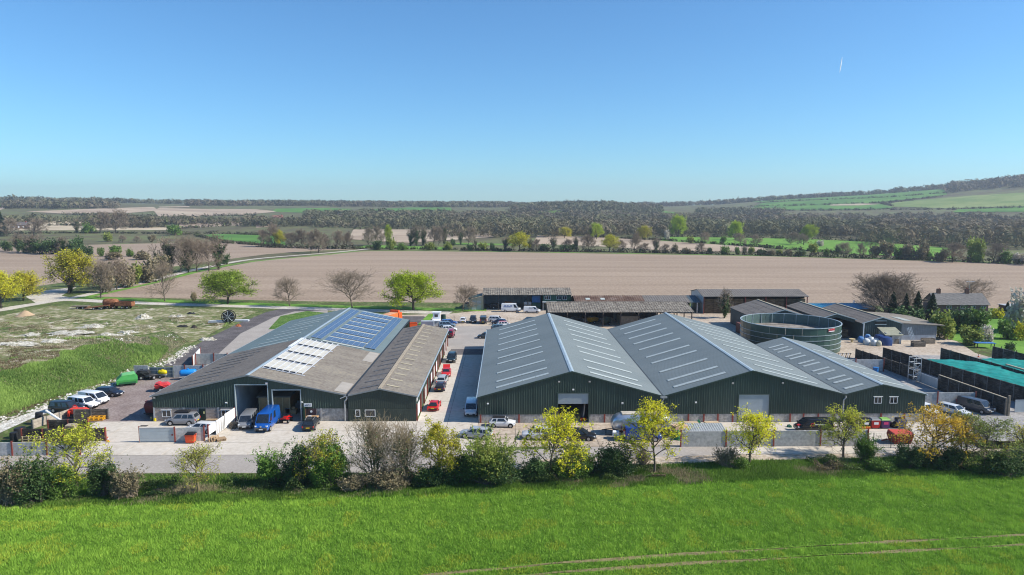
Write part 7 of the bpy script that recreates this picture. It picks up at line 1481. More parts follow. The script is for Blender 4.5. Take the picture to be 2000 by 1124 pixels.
FB = [ # px, base, top, width, leaf, n, size, label
 (20, 985, 892, 110, L_brown, 6500, .2, 'brown bare bush at the left edge of the verge', .3), (70, 982, 884, 100, L_dark, 6500, .21, 'dark green bush left of the big yellow green tree', .15), (120, 975, 900, 90, L_green, 5000, .2, 'green bush under the big yellow green tree', .15), (200, 970, 890, 70, L_dark, 4500, .2, 'dark green bush right of the big yellow green tree', .15), (245, 972, 912, 90, L_brown, 5000, .19, 'grey brown bush left of the lone slender tree', .3),
 (528, 948, 876, 66, L_green, 5500, .2, 'pointed green bush at the left end of the middle hedge', .3), (575, 950, 866, 84, L_dark, 6500, .21, 'dark green bush in the middle hedge', .12), (645, 948, 848, 108, L_green, 9500, .21, 'tall leafy green bush in the middle hedge', .15), (690, 958, 928, 72, L_brown, 3500, .18, 'low brown bush in front of the middle hedge', .3),
 (760, 955, 908, 120, L_brown, 4500, .18, 'tangled brown undergrowth below the bare multi stemmed trees', .4), (895, 945, 882, 70, L_dark, 5000, .2, 'dark green bush right of the olive yellow tree', .15), (835, 950, 905, 70, L_dark, 4500, .2, 'dark bush below the olive yellow tree', .15),
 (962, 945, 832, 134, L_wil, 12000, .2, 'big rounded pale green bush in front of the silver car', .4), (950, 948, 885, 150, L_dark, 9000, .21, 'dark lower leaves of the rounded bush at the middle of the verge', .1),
 (1130, 928, 860, 95, L_wil, 6500, .19, 'olive green bush right of the brightest yellow tree', .3), (1040, 938, 890, 70, L_dark, 4500, .2, 'dark green bush below the brightest yellow tree', .1), (1120, 932, 892, 110, L_green, 6500, .2, 'low green bush right of the brightest yellow trunk', .1), (1208, 928, 865, 98, L_dark, 8500, .2, 'dark evergreen bush left of the tall yellow tree', .1),
 (1256, 912, 872, 34, L_brown, 1800, .14, 'small twiggy shrub beside the tall yellow tree trunk', .5), (1418, 914, 868, 56, L_brown, 2600, .15, 'grey twiggy shrub in front of the long panel wall', .5), (1440, 915, 890, 60, L_green, 2400, .17, 'low green shrub at the foot of the yellow tree by the panel wall', .2),
 (1690, 905, 846, 56, L_green, 4200, .19, 'green shrub right of the yellow green tree', .3), (1775, 916, 864, 66, L_dark, 5000, .2, 'dark shrub left of the orange tree trunk', .12), (1850, 916, 868, 96, L_dark, 7000, .2, 'dark shrub right of the orange tree trunk', .12), (1960, 930, 876, 110, L_dark, 7500, .2, 'dark bush below the pale green tree at lower right', .12), (1905, 922, 890, 70, L_green, 4000, .19, 'low green bush between orange and pale green trees', .2), (1720, 915, 893, 90, L_green, 3500, .18, 'low green growth between the skip and the verge', .2), (2010, 925, 868, 90, L_dark, 4500, .2, 'dark bush at the lower right picture edge', .15)]
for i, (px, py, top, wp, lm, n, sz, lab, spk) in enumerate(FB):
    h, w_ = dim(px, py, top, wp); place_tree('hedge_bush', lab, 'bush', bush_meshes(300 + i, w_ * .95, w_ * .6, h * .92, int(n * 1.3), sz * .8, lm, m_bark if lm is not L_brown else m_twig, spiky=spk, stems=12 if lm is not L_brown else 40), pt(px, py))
for i, (px, py, top, wp, lab) in enumerate(((735, 948, 808, 96, 'bare pale stemmed tree, left one of the leafless pair in the hedge'), (795, 944, 812, 92, 'bare pale stemmed tree, right one of the leafless pair in the hedge'))):
    h, w_ = dim(px, py, top, wp); place_tree('bare_tree', lab, 'tree', tree_meshes(401 + i, h, w_, 0, .2, tf=.12, kids=(9, 5, 4, 3), rmin=.013, m_bark=m_bark_o, twig=m_twig_p, r0=.1, multi=4, up=.5, ivy=900), pt(px, py))
# ------------------------------------------------------------------ grass: crop blades, verge and bank tufts
def value_noise(x, y, s, seed):
    rg = np.random.default_rng(seed); G_ = rg.random((64, 64)); u = x / s; v = y / s; i = np.floor(u).astype(int); j = np.floor(v).astype(int); fu = u - i; fv = v - j; fu = fu * fu * (3 - 2 * fu); fv = fv * fv * (3 - 2 * fv)
    g = lambda a, b: G_[a % 64, b % 64]
    return (g(i, j) * (1 - fu) + g(i + 1, j) * fu) * (1 - fv) + (g(i, j + 1) * (1 - fu) + g(i + 1, j + 1) * fu) * fv
def blades(name, x, y, h, w_, cols, seed, lean=.5, z=None):
    rg = np.random.default_rng(seed); n = len(x); z = T(x, y) if z is None else z
    a = rg.uniform(0, 6.283, n); ux, uy = np.cos(a) * w_ / 2, np.sin(a) * w_ / 2; la = rg.uniform(0, 6.283, n); lr = rg.random(n) * lean * h
    V = np.stack([np.stack([x - ux, y - uy, z], 1), np.stack([x + ux, y + uy, z], 1), np.stack([x + np.cos(la) * lr, y + np.sin(la) * lr, z + h], 1)], 1).reshape(-1, 3)
    return kind(link(name, np_mesh(name, V, np.arange(3 * n).reshape(-1, 3), m_tint, np.repeat(np.concatenate([cols, np.ones((n, 1))], 1), 3, axis=0))), 'stuff')
def edge_y(x): return np.interp(x, [-90, -52, -25, 0, 30, 60, 100], [69.5, 71.4, 73.2, 75.2, 78.2, 80.2, 84.5])
def tram(x, k): return np.interp(x, [-8, 0, 10, 23, 37, 50, 70], ([56.6, 58.2, 59.6, 61.2, 62.6, 63.8, 65.4], [55.0, 56.6, 58.0, 59.5, 60.8, 62.0, 63.4])[k])
rg = np.random.default_rng(11); n = 520000
y = 50 + 36 * rg.random(n) ** 1.15; x = rg.uniform(-1, 1, n) * (.80 * y + 4)
k = (y < edge_y(x)) & (y > 53)
for q in (0, 1): k &= ~((np.abs(y - tram(x, q)) < .3) & (x > -8) & (rg.random(n) < .9))
x, y = x[k], y[k]
n1 = value_noise(x, y, 1.1, 1); n2 = .6 * value_noise(x * .35 + 1.2 * y, y - .125 * x, 2.2, 2) + .4 * value_noise(x, y, 5, 8); n3 = value_noise(x, y, 14, 3)
n0 = value_noise(x, y, .55, 41); h = .09 + .20 * n1 * (.6 + .6 * n2) + .16 * n0 * n0 + .05 * rg.random(len(x))
f = np.clip(.2 + .45 * n2 + .45 * (n1 - .5) + .5 * (n0 - .5) + .25 * (n3 - .5) + rg.normal(0, .12, len(x)), 0, 1)[:, None]
c = np.array([[.15, .31, .03]]) * (1 - f) + np.array([[.40, .60, .085]]) * f
yl = (value_noise(x, y, 2.3, 9) > .72) & (rg.random(len(x)) < .5); c[yl] = c[yl] * .4 + np.array([.5, .5, .06]) * .6
blades('young_wheat', x, y, h, .075, c, 12, .7)
# rough verge between crop and yard
n = 150000; x = rg.uniform(-72, 78, n); y = edge_y(x) + rg.uniform(-1.0, 9.5, n) * rg.random(n) ** .5
top = np.interp(x, [-90, -42, -10, 8, 30, 62, 110], [79.6, 80.2, 80.2, 81.6, 84, 85, 86.8]); k = (y < top) & (np.abs(x) < .8 * y + 5); x, y = x[k], y[k]
n1 = value_noise(x, y, 1.4, 4); n2 = value_noise(x, y, 3.5, 5); h = .18 + .5 * n1 * n2 + .1 * rg.random(len(x)); straw = (value_noise(x, y, 2.6, 6) + rg.normal(0, .12, len(x))) > .72
f = np.clip(n2 + rg.normal(0, .2, len(x)), 0, 1)[:, None]; c = np.array([[.06, .13, .02]]) * (1 - f) + np.array([[.2, .34, .05]]) * f; c[straw] = np.array([.34, .29, .17]) * (.7 + .5 * rg.random((straw.sum(), 1)))
blades('verge_grass_tufts', x, y, h, .085, c, 13, .6)
# brambles and ivy under the hedge
n = 90000; x = np.concatenate([rg.uniform(-32, 19, n // 2), rg.uniform(-68, -38, n // 4), rg.uniform(38, 74, n // 4)]); y = edge_y(x) + 1.2 + rg.random(len(x)) * 4.2; q_ = value_noise(x, y, 1.7, 31) * (.5 + value_noise(x, y, 5, 32)); k = (q_ > .24) & (np.abs(x) < .8 * y + 5); x, y, q_ = x[k], y[k], q_[k]
V_, F_ = leaf_quads(np.column_stack([x, y, T(x, y) + np.clip(q_ - .25, 0, 1) * 2.0 * rg.random(len(x)) ** .4]), .17, rg)
f = np.clip(value_noise(x, y, 2.2, 33) + rg.normal(0, .2, len(x)), 0, 1)[:, None]; c = np.array([[.045, .075, .025]]) * (1 - f) + np.array([[.16, .23, .06]]) * f; br_ = value_noise(x, y, 3, 34) > .7; c[br_] = np.array([.2, .16, .09])
kind(link('hedge_undergrowth', np_mesh('hedge_undergrowth', V_, F_, m_tint, np.repeat(np.concatenate([c, np.ones((len(c), 1))], 1), 4, axis=0))), 'stuff')
# bank and rough ground on the left
n = 420000; y = 92 + 118 * rg.random(n) ** 1.3; x = -y * .78 - 5 + (y * .78 + 5 - 44) * rg.random(n)
z = T(x, y); k = (z > .12) & (x < -46); x, y, z = x[k], y[k], z[k]
e = .6; slope_ = np.hypot(T(x + e, y) - z, T(x, y + e) - z) / e
n1 = value_noise(x, y, 1.8, 21); n2 = value_noise(x, y, 6., 22); n3 = value_noise(x * .45, y, 5., 23); steep = sm((slope_ - .16) / .12)
bare = (value_noise(x * .5, y, 4.2, 24) + .35 * value_noise(x, y, 1.5, 25) > .84) & (steep < .5); keep = ~(bare & (rg.random(len(x)) < .93)) & ~((steep < .45) & (rg.random(len(x)) < .55)); 
x, y, z, n1, n2, n3, steep = [q[keep] for q in (x, y, z, n1, n2, n3, steep)]
h = (.16 + .5 * n1 * n2) * (.55 + .85 * steep) + .06 * rg.random(len(x))
st_ = steep[:, None]; g1 = np.array([[.11, .20, .045]]); g2 = np.array([[.36, .50, .12]]) * st_ + np.array([[.30, .34, .12]]) * (1 - st_); f = np.clip(n2 + rg.normal(0, .22, len(x)), 0, 1)[:, None]; c = g1 * (1 - f) + g2 * f
st = (n3 + .25 * (1 - steep) + rg.normal(0, .14, len(x))) > np.where(steep > .4, .96, .57); c[st] = np.array([.36, .31, .19]) * (.6 + .6 * rg.random((st.sum(), 1)))
rb = (value_noise(x, y, 5., 27) > .5) & (steep < .4) & (rg.random(len(x)) < .6); c[rb] = np.array([.17, .115, .065]) * (.7 + .6 * rg.random((rb.sum(), 1)))
pn = value_noise(x * .45, y, 6., 29) + rg.normal(0, .16, len(x)); pl = (steep < .45) & (y < 186); a_ = pl & (pn > .5); c[a_] = np.array([.40, .35, .23]) * (.6 + .7 * rg.random((a_.sum(), 1))); b_ = pl & (pn < .3); c[b_] = np.array([.19, .14, .085]) * (.7 + .6 * rg.random((b_.sum(), 1))); h = np.where(a_ | b_, h * (.7 + .9 * rg.random(len(x))), h)
blades('rough_grass', x, y, h, .15, c, 14, .7, z)
# chalk stones along the foot of the bank
m_stone = m_chalk
def stones(name, P, s, seed, m):
    rg = np.random.default_rng(seed); n = len(P); base = np.array([[1, 1, .3], [-1, 1, .3], [-1, -1, .3], [1, -1, .3], [.2, .1, 1.2]]) * np.array([.5, .5, .6])
    S_ = s * rg.uniform(.4, 1.5, (n, 1, 1)); V = (base[None] * rg.uniform(.6, 1.4, (n, 5, 3))) * S_; a = rg.uniform(0, 6.28, n); ca, sa = np.cos(a)[:, None], np.sin(a)[:, None]
    V = np.stack([V[..., 0] * ca - V[..., 1] * sa, V[..., 0] * sa + V[..., 1] * ca, V[..., 2] - .05], -1) + P[:, None]
    F = (np.array([[0, 1, 4], [1, 2, 4], [2, 3, 4], [3, 0, 4]])[None] + (np.arange(n) * 5)[:, None, None]).reshape(-1, 3)
    return kind(link(name, np_mesh(name, V.reshape(-1, 3), F, m)), 'stuff')
P = []; rr = np.random.default_rng(5)
for i in range(len(FOOT) - 2):
    a = np.array(FOOT[i]); b = np.array(FOOT[i + 1]); m_ = int(np.linalg.norm(b - a) * 13); t = rr.random((m_, 1)); q = a * (1 - t) + b * t + rr.normal(size=(m_, 2)) * .8; P.append(q)
P = np.concatenate(P); n = 5000; q = np.stack([rr.uniform(-150, -60, n), rr.uniform(140, 195, n)], 1); q = q[(T(q[:, 0], q[:, 1]) > .35) & (value_noise(q[:, 0] * .5, q[:, 1], 4.2, 24) + .35 * value_noise(q[:, 0], q[:, 1], 1.5, 25) > .84)]
P = np.concatenate([P, q]); stones('chalk_rubble', np.column_stack([P, T(P[:, 0], P[:, 1])]), .3, 6, m_stone)
# ------------------------------------------------------------------ trees of the fields behind
BARE = [tree_meshes(500 + i, 12, (11, 9, 12, 10)[i], 0, .3, tf=.16, kids=(12, 7, 6, 4), rmin=.021, m_bark=m_bark, twig=m_twig, r0=.26, up=.3) for i in range(4)]
BAREF = [tree_meshes(520 + i, 12, (11, 9, 12, 10)[i], 0, .3, tf=.12, kids=(11, 7, 5, 4), rmin=.055, m_bark=m_bark_d, twig=m_twig_far, r0=.3, up=.35) for i in range(4)]
DOME = [tree_meshes(530 + i, 12, 12.5, 0, .3, tf=(.07, .2)[i], kids=(13, 7, 6, 4), rmin=.02, m_bark=m_bark, twig=m_twig, r0=.2, up=(.6, .5)[i], multi=(3, 1)[i]) for i in range(2)]
GRN = [tree_meshes(540 + i, 11, 12, 15000, .30, .45, tf=.2, kids=(10, 6, 4, 3), rmin=.04, m_bark=m_bark_d, m_leaf=(L_spring_o, L_spring)[i], r0=.34, up=.15, low=.16) for i in range(2)]
OLV = [tree_meshes(550 + i, 11, 10, 9500, .28, .45, tf=.2, kids=(10, 6, 4, 3), rmin=.04, m_bark=m_bark_d, m_leaf=(L_gold, L_olive)[i], r0=.3, up=.2, low=.2, ivy=0) for i in range(2)]
IVY = [tree_meshes(560 + i, 12, 8, 0, .45, tf=.12, kids=(9, 5, 4, 3), rmin=.05, m_bark=m_bark_d, twig=m_twig_far, r0=.35, up=.4, ivy=2600) for i in range(3)]
BSH = {k: [bush_meshes(580 + 7 * j + i, 8, 8, 6, 1500, .65, lm, m_bark_d, lobes=10, spiky=.15, stems=6) for i in range(2)] for j, (k, lm) in enumerate((('dark', L_dark), ('green', L_green), ('brown', L_brown), ('olive', L_wil), ('white', L_white), ('gold', L_gold)))}
def conifer(seed, h=12, w=5, m=None):
    rg = np.random.default_rng(seed); n = 4200; f = rg.random(n) ** 1.4; a = rg.uniform(0, 6.28, n); r_ = (1 - f) ** .8 * w / 2 * (.55 + .45 * rg.random(n)) * (1 + .22 * np.sin(a * 5 + f * 40)); P = np.stack([r_ * np.cos(a), r_ * np.sin(a), .4 + f * (h - .4)], 1)
    V, F = leaf_quads(P, .42, rg); tb = MB(); tb.tube((0, 0, -.1), (0, 0, h * .8), .25, .05, 7)
    return [('trunk', tb.mesh('trunk', m_bark_d)), ('crown', np_mesh('crown', V, F, m or L_con))]
CON = [conifer(600 + i, 12, (5, 4.2)[i]) for i in range(2)]
SETS = dict(dome=[DOME[0]], domet=[DOME[1]], bare=BARE, baref=BAREF, green=[GRN[0]], spring=[GRN[1]], gold=[OLV[0]], olive=[OLV[1]], ivy=IVY, con=CON, **{'b' + k: v for k, v in BSH.items()})
BASEH = dict(dome=12, domet=12, bare=12, baref=12, green=11, spring=11, gold=11, olive=11, ivy=12, con=12); BASEW = dict(dome=12.5, domet=12.5, bare=10.5, baref=10.5, green=12, spring=12, gold=10, olive=10, ivy=8, con=4.6)
KW = dict(bare='bare brown tree', baref='bare brown tree', green='olive green leafy tree', spring='bright green leafy tree', gold='golden yellow tree', olive='yellow olive tree', ivy='dark ivy clad tree', con='dark conifer', bdark='dark green bush', bgreen='green bush', bbrown='brown bush', bolive='pale green bush', bwhite='white blossoming bush', bgold='golden bush')
NMK = lambda k: ('bush' if k[0] == 'b' and k not in ('bare', 'baref') else 'conifer' if k == 'con' else 'tree')
rt = random.Random(3)
def bg_tree(k, px, py, top, wp, label, group=None):
    h, w_ = dim(px, py, top, wp or (py - top) * .85); bh = BASEH.get(k, 6); bw = BASEW.get(k, 8); st = SETS[k]; n = NMK(k)
    nm = {'tree': {'bare': 'bare_tree', 'dome': 'bare_tree', 'domet': 'bare_tree', 'baref': 'bare_tree', 'ivy': 'ivy_tree'}.get(k, 'leafy_tree'), 'bush': 'field_bush', 'conifer': 'conifer_tree'}[n]
    return place_tree(nm, label, n, st[rt.randrange(len(st))], pt(px, py), rt.uniform(0, 6.28), (w_ / bw, w_ / bw, h / bh), group)
for a in (('gold', 3, 603, 528, 62, 'golden yellow tree cut by the left picture edge beside the track'), ('olive', 46, 587, 530, 62, 'small golden yellow tree beside the track at far left'), ('olive', 134, 573, 490, 82, 'big yellow olive tree with dark ivy at the track bend'), ('ivy', 138, 572, 525, 34, 'dark ivy thicket inside the big yellow olive tree'), ('ivy', 173, 560, 494, 26, 'slim dark ivy clad trunk right of the big yellow olive tree'),
          ('bare', 197, 583, 502, 60, 'bare tree just right of the track bend'), ('bare', 322, 589, 503, 56, 'bare tree with stout trunk left of the round green tree'), ('bbrown', 378, 589, 571, 16, 'small dark twiggy bush beside the round green tree'), ('green', 445, 594, 529, 90, 'round olive green tree beside the farm track'), ('bare', 566, 598, 536, 62, 'small bare tree right of the round green tree'), ('domet', 688, 602, 520, 88, 'big bare dome shaped tree behind the solar roof'), ('spring', 808, 606, 531, 92, 'bright green round tree behind the solar roof'), ('bare', 903, 607, 552, 56, 'small bare tree left of the cream lean-to'),
          ('ivy', 1415, 622, 560, 34, 'slender ivy green tree in front of the tall hay barn'), ('dome', 1738, 622, 523, 118, 'big spreading bare tree behind the old barns at right'), ('domet', 1900, 596, 539, 76, 'bare tree behind the farmhouse chimneys'),
          ('con', 1742, 630, 570, 30, 'leftmost dark conifer in front of the big spreading bare tree'), ('con', 1767, 632, 574, 28, 'second dark conifer from the left behind the slate barn'), ('con', 1790, 634, 570, 30, 'third dark conifer from the left behind the slate barn'), ('con', 1818, 640, 573, 32, 'tall conifer left of the farmhouse roof'), ('bdark', 1770, 640, 598, 70, 'dark evergreen mass at the foot of the conifers'),
          ('bolive', 1845, 662, 607, 62, 'pale green rounded tree beside the slate barn'), ('bdark', 1880, 650, 600, 50, 'dark green conifer hedge bush in front of the farmhouse'), ('bgreen', 1905, 650, 604, 60, 'green hedge bush hiding the farmhouse wall'), ('bolive', 1893, 674, 638, 56, 'pale bush at the bend of the right hand track'), ('bwhite', 1925, 668, 636, 30, 'white blossoming shrub beside the pale bush'), ('bwhite', 1992, 648, 566, 66, 'tall white blossoming tree at the right edge'), ('con', 1966, 622, 590, 18, 'small dark conifer right of the farmhouse'), ('bgreen', 1962, 662, 624, 44, 'green garden bush below the blossoming tree'), ('bgold', 1992, 664, 628, 34, 'golden garden bush at the right edge'), ('bgold', 1945, 622, 603, 30, 'low golden hedge right of the farmhouse'), ('bdark', 1972, 690, 668, 20, 'round dark bush by the paddock fence'), ('bdark', 1860, 634, 606, 36, 'dark bush between conifer and farmhouse'),
          ('ivy', 332, 533, 460, 52, 'leftmost tree of the bare and ivy clump beside the track'), ('bare', 352, 533, 455, 60, 'second tree of the bare clump beside the track'), ('ivy', 368, 532, 458, 40, 'dark ivy tree in the middle of the bare clump'), ('bare', 385, 531, 457, 58, 'fourth tree of the bare clump beside the track'), ('bare', 408, 530, 462, 50, 'fifth tree of the bare clump beside the track'), ('ivy', 427, 527, 453, 46, 'tall ivy tree at the right of the bare clump'), ('bdark', 441, 516, 496, 20, 'round evergreen bush at the right end of the bare clump'),
          ('bbrown', 205, 572, 515, 50, 'brown bush in the hedge right of the bare track tree'), ('bare', 228, 566, 502, 52, 'bare tree in the hedge left of the clump'), ('bbrown', 248, 562, 508, 48, 'brown hedge bush below the round evergreens'), ('bolive', 266, 556, 514, 34, 'pale green hedge bush among brown ones'), ('bbrown', 285, 552, 506, 50, 'brown hedge bush left of the bare clump'), ('bbrown', 308, 545, 500, 44, 'brown hedge bush touching the bare clump'),
          ('bdark', 12, 491, 470, 26, 'dark bush at the left end of the evergreen field hedge'), ('ivy', 36, 493, 453, 34, 'first dark ivy tree of the left field hedge'), ('ivy', 66, 495, 455, 38, 'second dark ivy tree of the left field hedge'), ('bdark', 52, 494, 470, 30, 'dark bush between the two ivy trees of the left hedge'), ('bdark', 104, 497, 466, 44, 'broad dark evergreen of the left field hedge'), ('ivy', 124, 497, 460, 26, 'third dark ivy tree of the left field hedge'), ('bdark', 148, 499, 463, 36, 'tall dark evergreen at the right of the left field hedge'), ('bdark', 82, 496, 472, 34, 'low dark bush in the left field hedge'), ('bdark', 170, 500, 478, 24, 'round dark bush beyond the yellow olive tree'), ('bgreen', 197, 501, 484, 16, 'small round green bush in the ploughed field, left of three'), ('bgreen', 226, 502, 480, 30, 'round green bush in the ploughed field, middle of three'), ('bgreen', 255, 502, 485, 17, 'round green bush in the ploughed field, right of three'), ('bbrown', 222, 508, 492, 44, 'brown bramble below the middle round green bush'), ('bbrown', 275, 508, 490, 36, 'brown bramble right of the three round green bushes'),
          ('con', 2, 460, 412, 26, 'dark conifer at the far left picture edge'), ('baref', 14, 462, 424, 34, 'bare tree at the far left beyond the fields'), ('baref', 66, 462, 425, 36, 'bare tree beside the far left cottage'), ('ivy', 150, 456, 425, 22, 'dark ivy tree standing between the pale stubble fields'), ('bgreen', 176, 456, 436, 28, 'green bush right of the ivy tree by the stubble fields'), ('baref', 196, 455, 412, 34, 'bare tree in the stubble field hedge'), ('baref', 226, 454, 408, 40, 'tall bare tree in the stubble field hedge'), ('bolive', 213, 472, 454, 24, 'pale round tree in the ploughed field, leftmost of four'), ('baref', 240, 474, 459, 18, 'bare tree in the ploughed field, second of four'), ('baref', 267, 474, 461, 14, 'bare tree in the ploughed field, third of four'), ('bbrown', 296, 473, 459, 18, 'brown round tree in the ploughed field, rightmost of four'), ('bgreen', 340, 460, 440, 40, 'green brown bush by the far stubble field')): bg_tree(*a)
HR = [('baref', 515, 482, 447, 30), ('baref', 537, 482, 434, 34), ('gold', 548, 482, 450, 22), ('baref', 571, 483, 452, 26), ('baref', 590, 483, 446, 30), ('baref', 606, 484, 450, 24), ('baref', 622, 495, 446, 36), ('baref', 640, 487, 455, 26), ('baref', 657, 487, 448, 30), ('baref', 676, 486, 451, 28), ('baref', 719, 481, 441, 26), ('baref', 737, 480, 439, 26), ('spring', 757, 474, 439, 16), ('bdark', 738, 488, 469, 22), ('bolive', 764, 489, 462, 24), ('bgreen', 787, 489, 474, 24), ('ivy', 802, 481, 445, 22), ('ivy', 813, 481, 437, 26), ('ivy', 826, 480, 439, 22), ('baref', 847, 479, 438, 24), ('baref', 857, 480, 439, 20), ('ivy', 868, 479, 435, 24), ('bolive', 838, 489, 474, 26), ('bolive', 873, 489, 473, 24), ('bdark', 885, 480, 466, 12), ('ivy', 900, 479, 446, 16), ('baref', 915, 478, 441, 26), ('bdark', 917, 490, 477, 14), ('ivy', 929, 490, 465, 12), ('bolive', 946, 490, 474, 26), ('bdark', 962, 490, 474, 12), ('ivy', 986, 490, 461, 22), ('gold', 1015, 491, 453, 40), ('ivy', 1034, 491, 464, 14), ('baref', 1048, 491, 466, 22), ('bdark', 1064, 491, 476, 30), ('ivy', 1081, 490, 460, 18), ('baref', 1107, 490, 465, 24), ('ivy', 1126, 491, 460, 16), ('bdark', 1110, 491, 477, 40), ('baref', 1149, 491, 456, 36), ('gold', 1190, 492, 458, 34), ('baref', 1215, 492, 468, 20), ('baref', 1238, 493, 451, 30), ('baref', 1260, 493, 474, 24), ('ivy', 1281, 494, 462, 18), ('baref', 1298, 494, 475, 22), ('bbrown', 1316, 493, 477, 20), ('baref', 1370, 496, 473, 20), ('bdark', 1386, 496, 483, 12), ('bgreen', 1416, 498, 481, 22), ('bgreen', 1440, 498, 483, 14), ('ivy', 1454, 498, 479, 14), ('bolive', 1467, 498, 482, 16), ('bdark', 1488, 499, 486, 22), ('bolive', 1523, 499, 487, 20), ('bbrown', 1541, 500, 487, 20), ('bolive', 1590, 500, 474, 28), ('bgreen', 1616, 501, 486, 18), ('ivy', 1636, 502, 476, 14), ('baref', 1652, 502, 472, 24), ('baref', 1680, 502, 474, 20), ('bbrown', 1710, 504, 479, 26), ('bbrown', 1732, 505, 472, 32), ('bdark', 1752, 507, 481, 18), ('bbrown', 1773, 507, 474, 32), ('bbrown', 1798, 508, 471, 34), ('bgreen', 1815, 509, 491, 16), ('baref', 1860, 513, 470, 48), ('bolive', 1895, 510, 466, 34), ('bolive', 1916, 511, 468, 24), ('bgreen', 1906, 513, 494, 24), ('baref', 1940, 514, 473, 34), ('bgreen', 1962, 515, 488, 32), ('bwhite', 1990, 516, 495, 30), ('baref', 2015, 518, 480, 40), ('bbrown', 1835, 511, 488, 30), ('bbrown', 1340, 496, 484, 22), ('bbrown', 1505, 500, 488, 20), ('bdark', 1565, 501, 489, 26),
      ('baref', 1377, 477, 451, 24), ('baref', 1446, 480, 454, 24), ('baref', 1478, 482, 455, 26), ('bolive', 1350, 476, 462, 22), ('baref', 1545, 478, 452, 28), ('bwhite', 1602, 482, 470, 18), ('baref', 1570, 480, 455, 26), ('bgreen', 1412, 476, 462, 18), ('spring', 1578, 470, 438, 30), ('spring', 1437, 470, 432, 26), ('spring', 1325, 464, 420, 28), ('olive', 1260, 470, 441, 26), ('olive', 1102, 466, 444, 24), ('bwhite', 1302, 470, 450, 14), ('spring', 1165, 468, 436, 24), ('ivy', 1153, 468, 438, 16)]
HR.sort(key=lambda a: a[1]); cnt = {}
for a in HR:
    kw = KW[a[0]]; i = cnt.get(kw, 0); cnt[kw] = i + 1
    bg_tree(*a, '%s in the hedgerow beyond the big ploughed field, %s from the left' % (kw, ordw(i)), 'hedgerow trees beyond the ploughed field')

# ------------------------------------------------------------------ woods and hedges far behind
def cloud(P, H, ntri, size, cols, rg, squash=.42):
    """crowns as clouds of small facets; P (n,3) feet, H heights"""
    n = len(P); D = rg.normal(size=(n, ntri, 3)); D /= np.linalg.norm(D, axis=2, keepdims=True); f = rg.uniform(.7, 1.06, (n, ntri, 1))
    r_ = (H * squash)[:, None, None]; C = P[:, None] + D * f * np.concatenate([r_, r_, (H * .50)[:, None, None]], 2); C[..., 2] += (H * .5)[:, None]
    C = C.reshape(-1, 3); m = len(C); s = np.repeat(size * (H / H.mean()), ntri)[:, None, None]
    Dn = D.reshape(-1, 1, 3); O = rg.normal(size=(m, 3, 3)); O -= .95 * (O * Dn).sum(2, keepdims=True) * Dn; V = C[:, None] + O * s * .62
    col = np.repeat(cols, ntri, 0) * rg.uniform(.88, 1.12, (m, 1)); col = np.concatenate([np.repeat(col, 3, 0), np.ones((3 * m, 1))], 1)
    return V.reshape(-1, 3), col
BR = [(.20, .17, .115), (.235, .19, .13), (.17, .15, .10), (.27, .22, .15), (.21, .20, .115), (.15, .135, .085)]
GR = [(.07, .10, .035), (.11, .15, .04), (.17, .22, .06), (.05, .07, .032), (.22, .23, .10), (.14, .15, .07)]
def az_of(px): return math.atan((px - 987) / FPX)
def wood(name, label, pxr, dr, spacing, h, seed, green=.12, ntri=70, size=1.1, br=BR):
    rg = np.random.default_rng(seed); a0, a1 = az_of(pxr[0]), az_of(pxr[1]); area = .5 * (a1 - a0) * (dr[1] ** 2 - dr[0] ** 2); n = int(area / spacing ** 2)
    a = rg.uniform(a0, a1, n); d = np.sqrt(rg.uniform(dr[0] ** 2, dr[1] ** 2, n)) 
    ed = .06 * (dr[1] - dr[0]) * np.sin(a * 90 + seed); x, y = (d + ed) * np.sin(a), (d + ed) * np.cos(a)
    H = h * rg.uniform(.75, 1.2, n) * (.8 + .4 * value_noise(x, y, 45, seed + 9)); cols = np.array(br)[rg.integers(0, len(br), n)]; g = rg.random(n) < green; cols[g] = np.array(GR)[rg.integers(0, len(GR), g.sum())]; cols = cols * .5 + .5 * np.array([[.175, .15, .10]])
    hb = (sm((value_noise(x * .6, y, 130, seed + 50) - .42) / .3) * .65)[:, None]; cols = cols * (1 - hb) + np.array([[.155, .165, .085]]) * rg.uniform(.75, 1.3, (n, 1)) * hb; cols *= (.8 + .4 * value_noise(x, y, 60, seed))[:, None]
    V, C = cloud(np.column_stack([x, y, T(x, y)]), H, ntri, size * 1.15, cols * .88, rg, .55); o = link(name, np_mesh(name, V, np.arange(len(V)).reshape(-1, 3), m_tint_w, C)); o['label'] = label; o['category'] = 'wood'
    return kind(o, 'stuff')
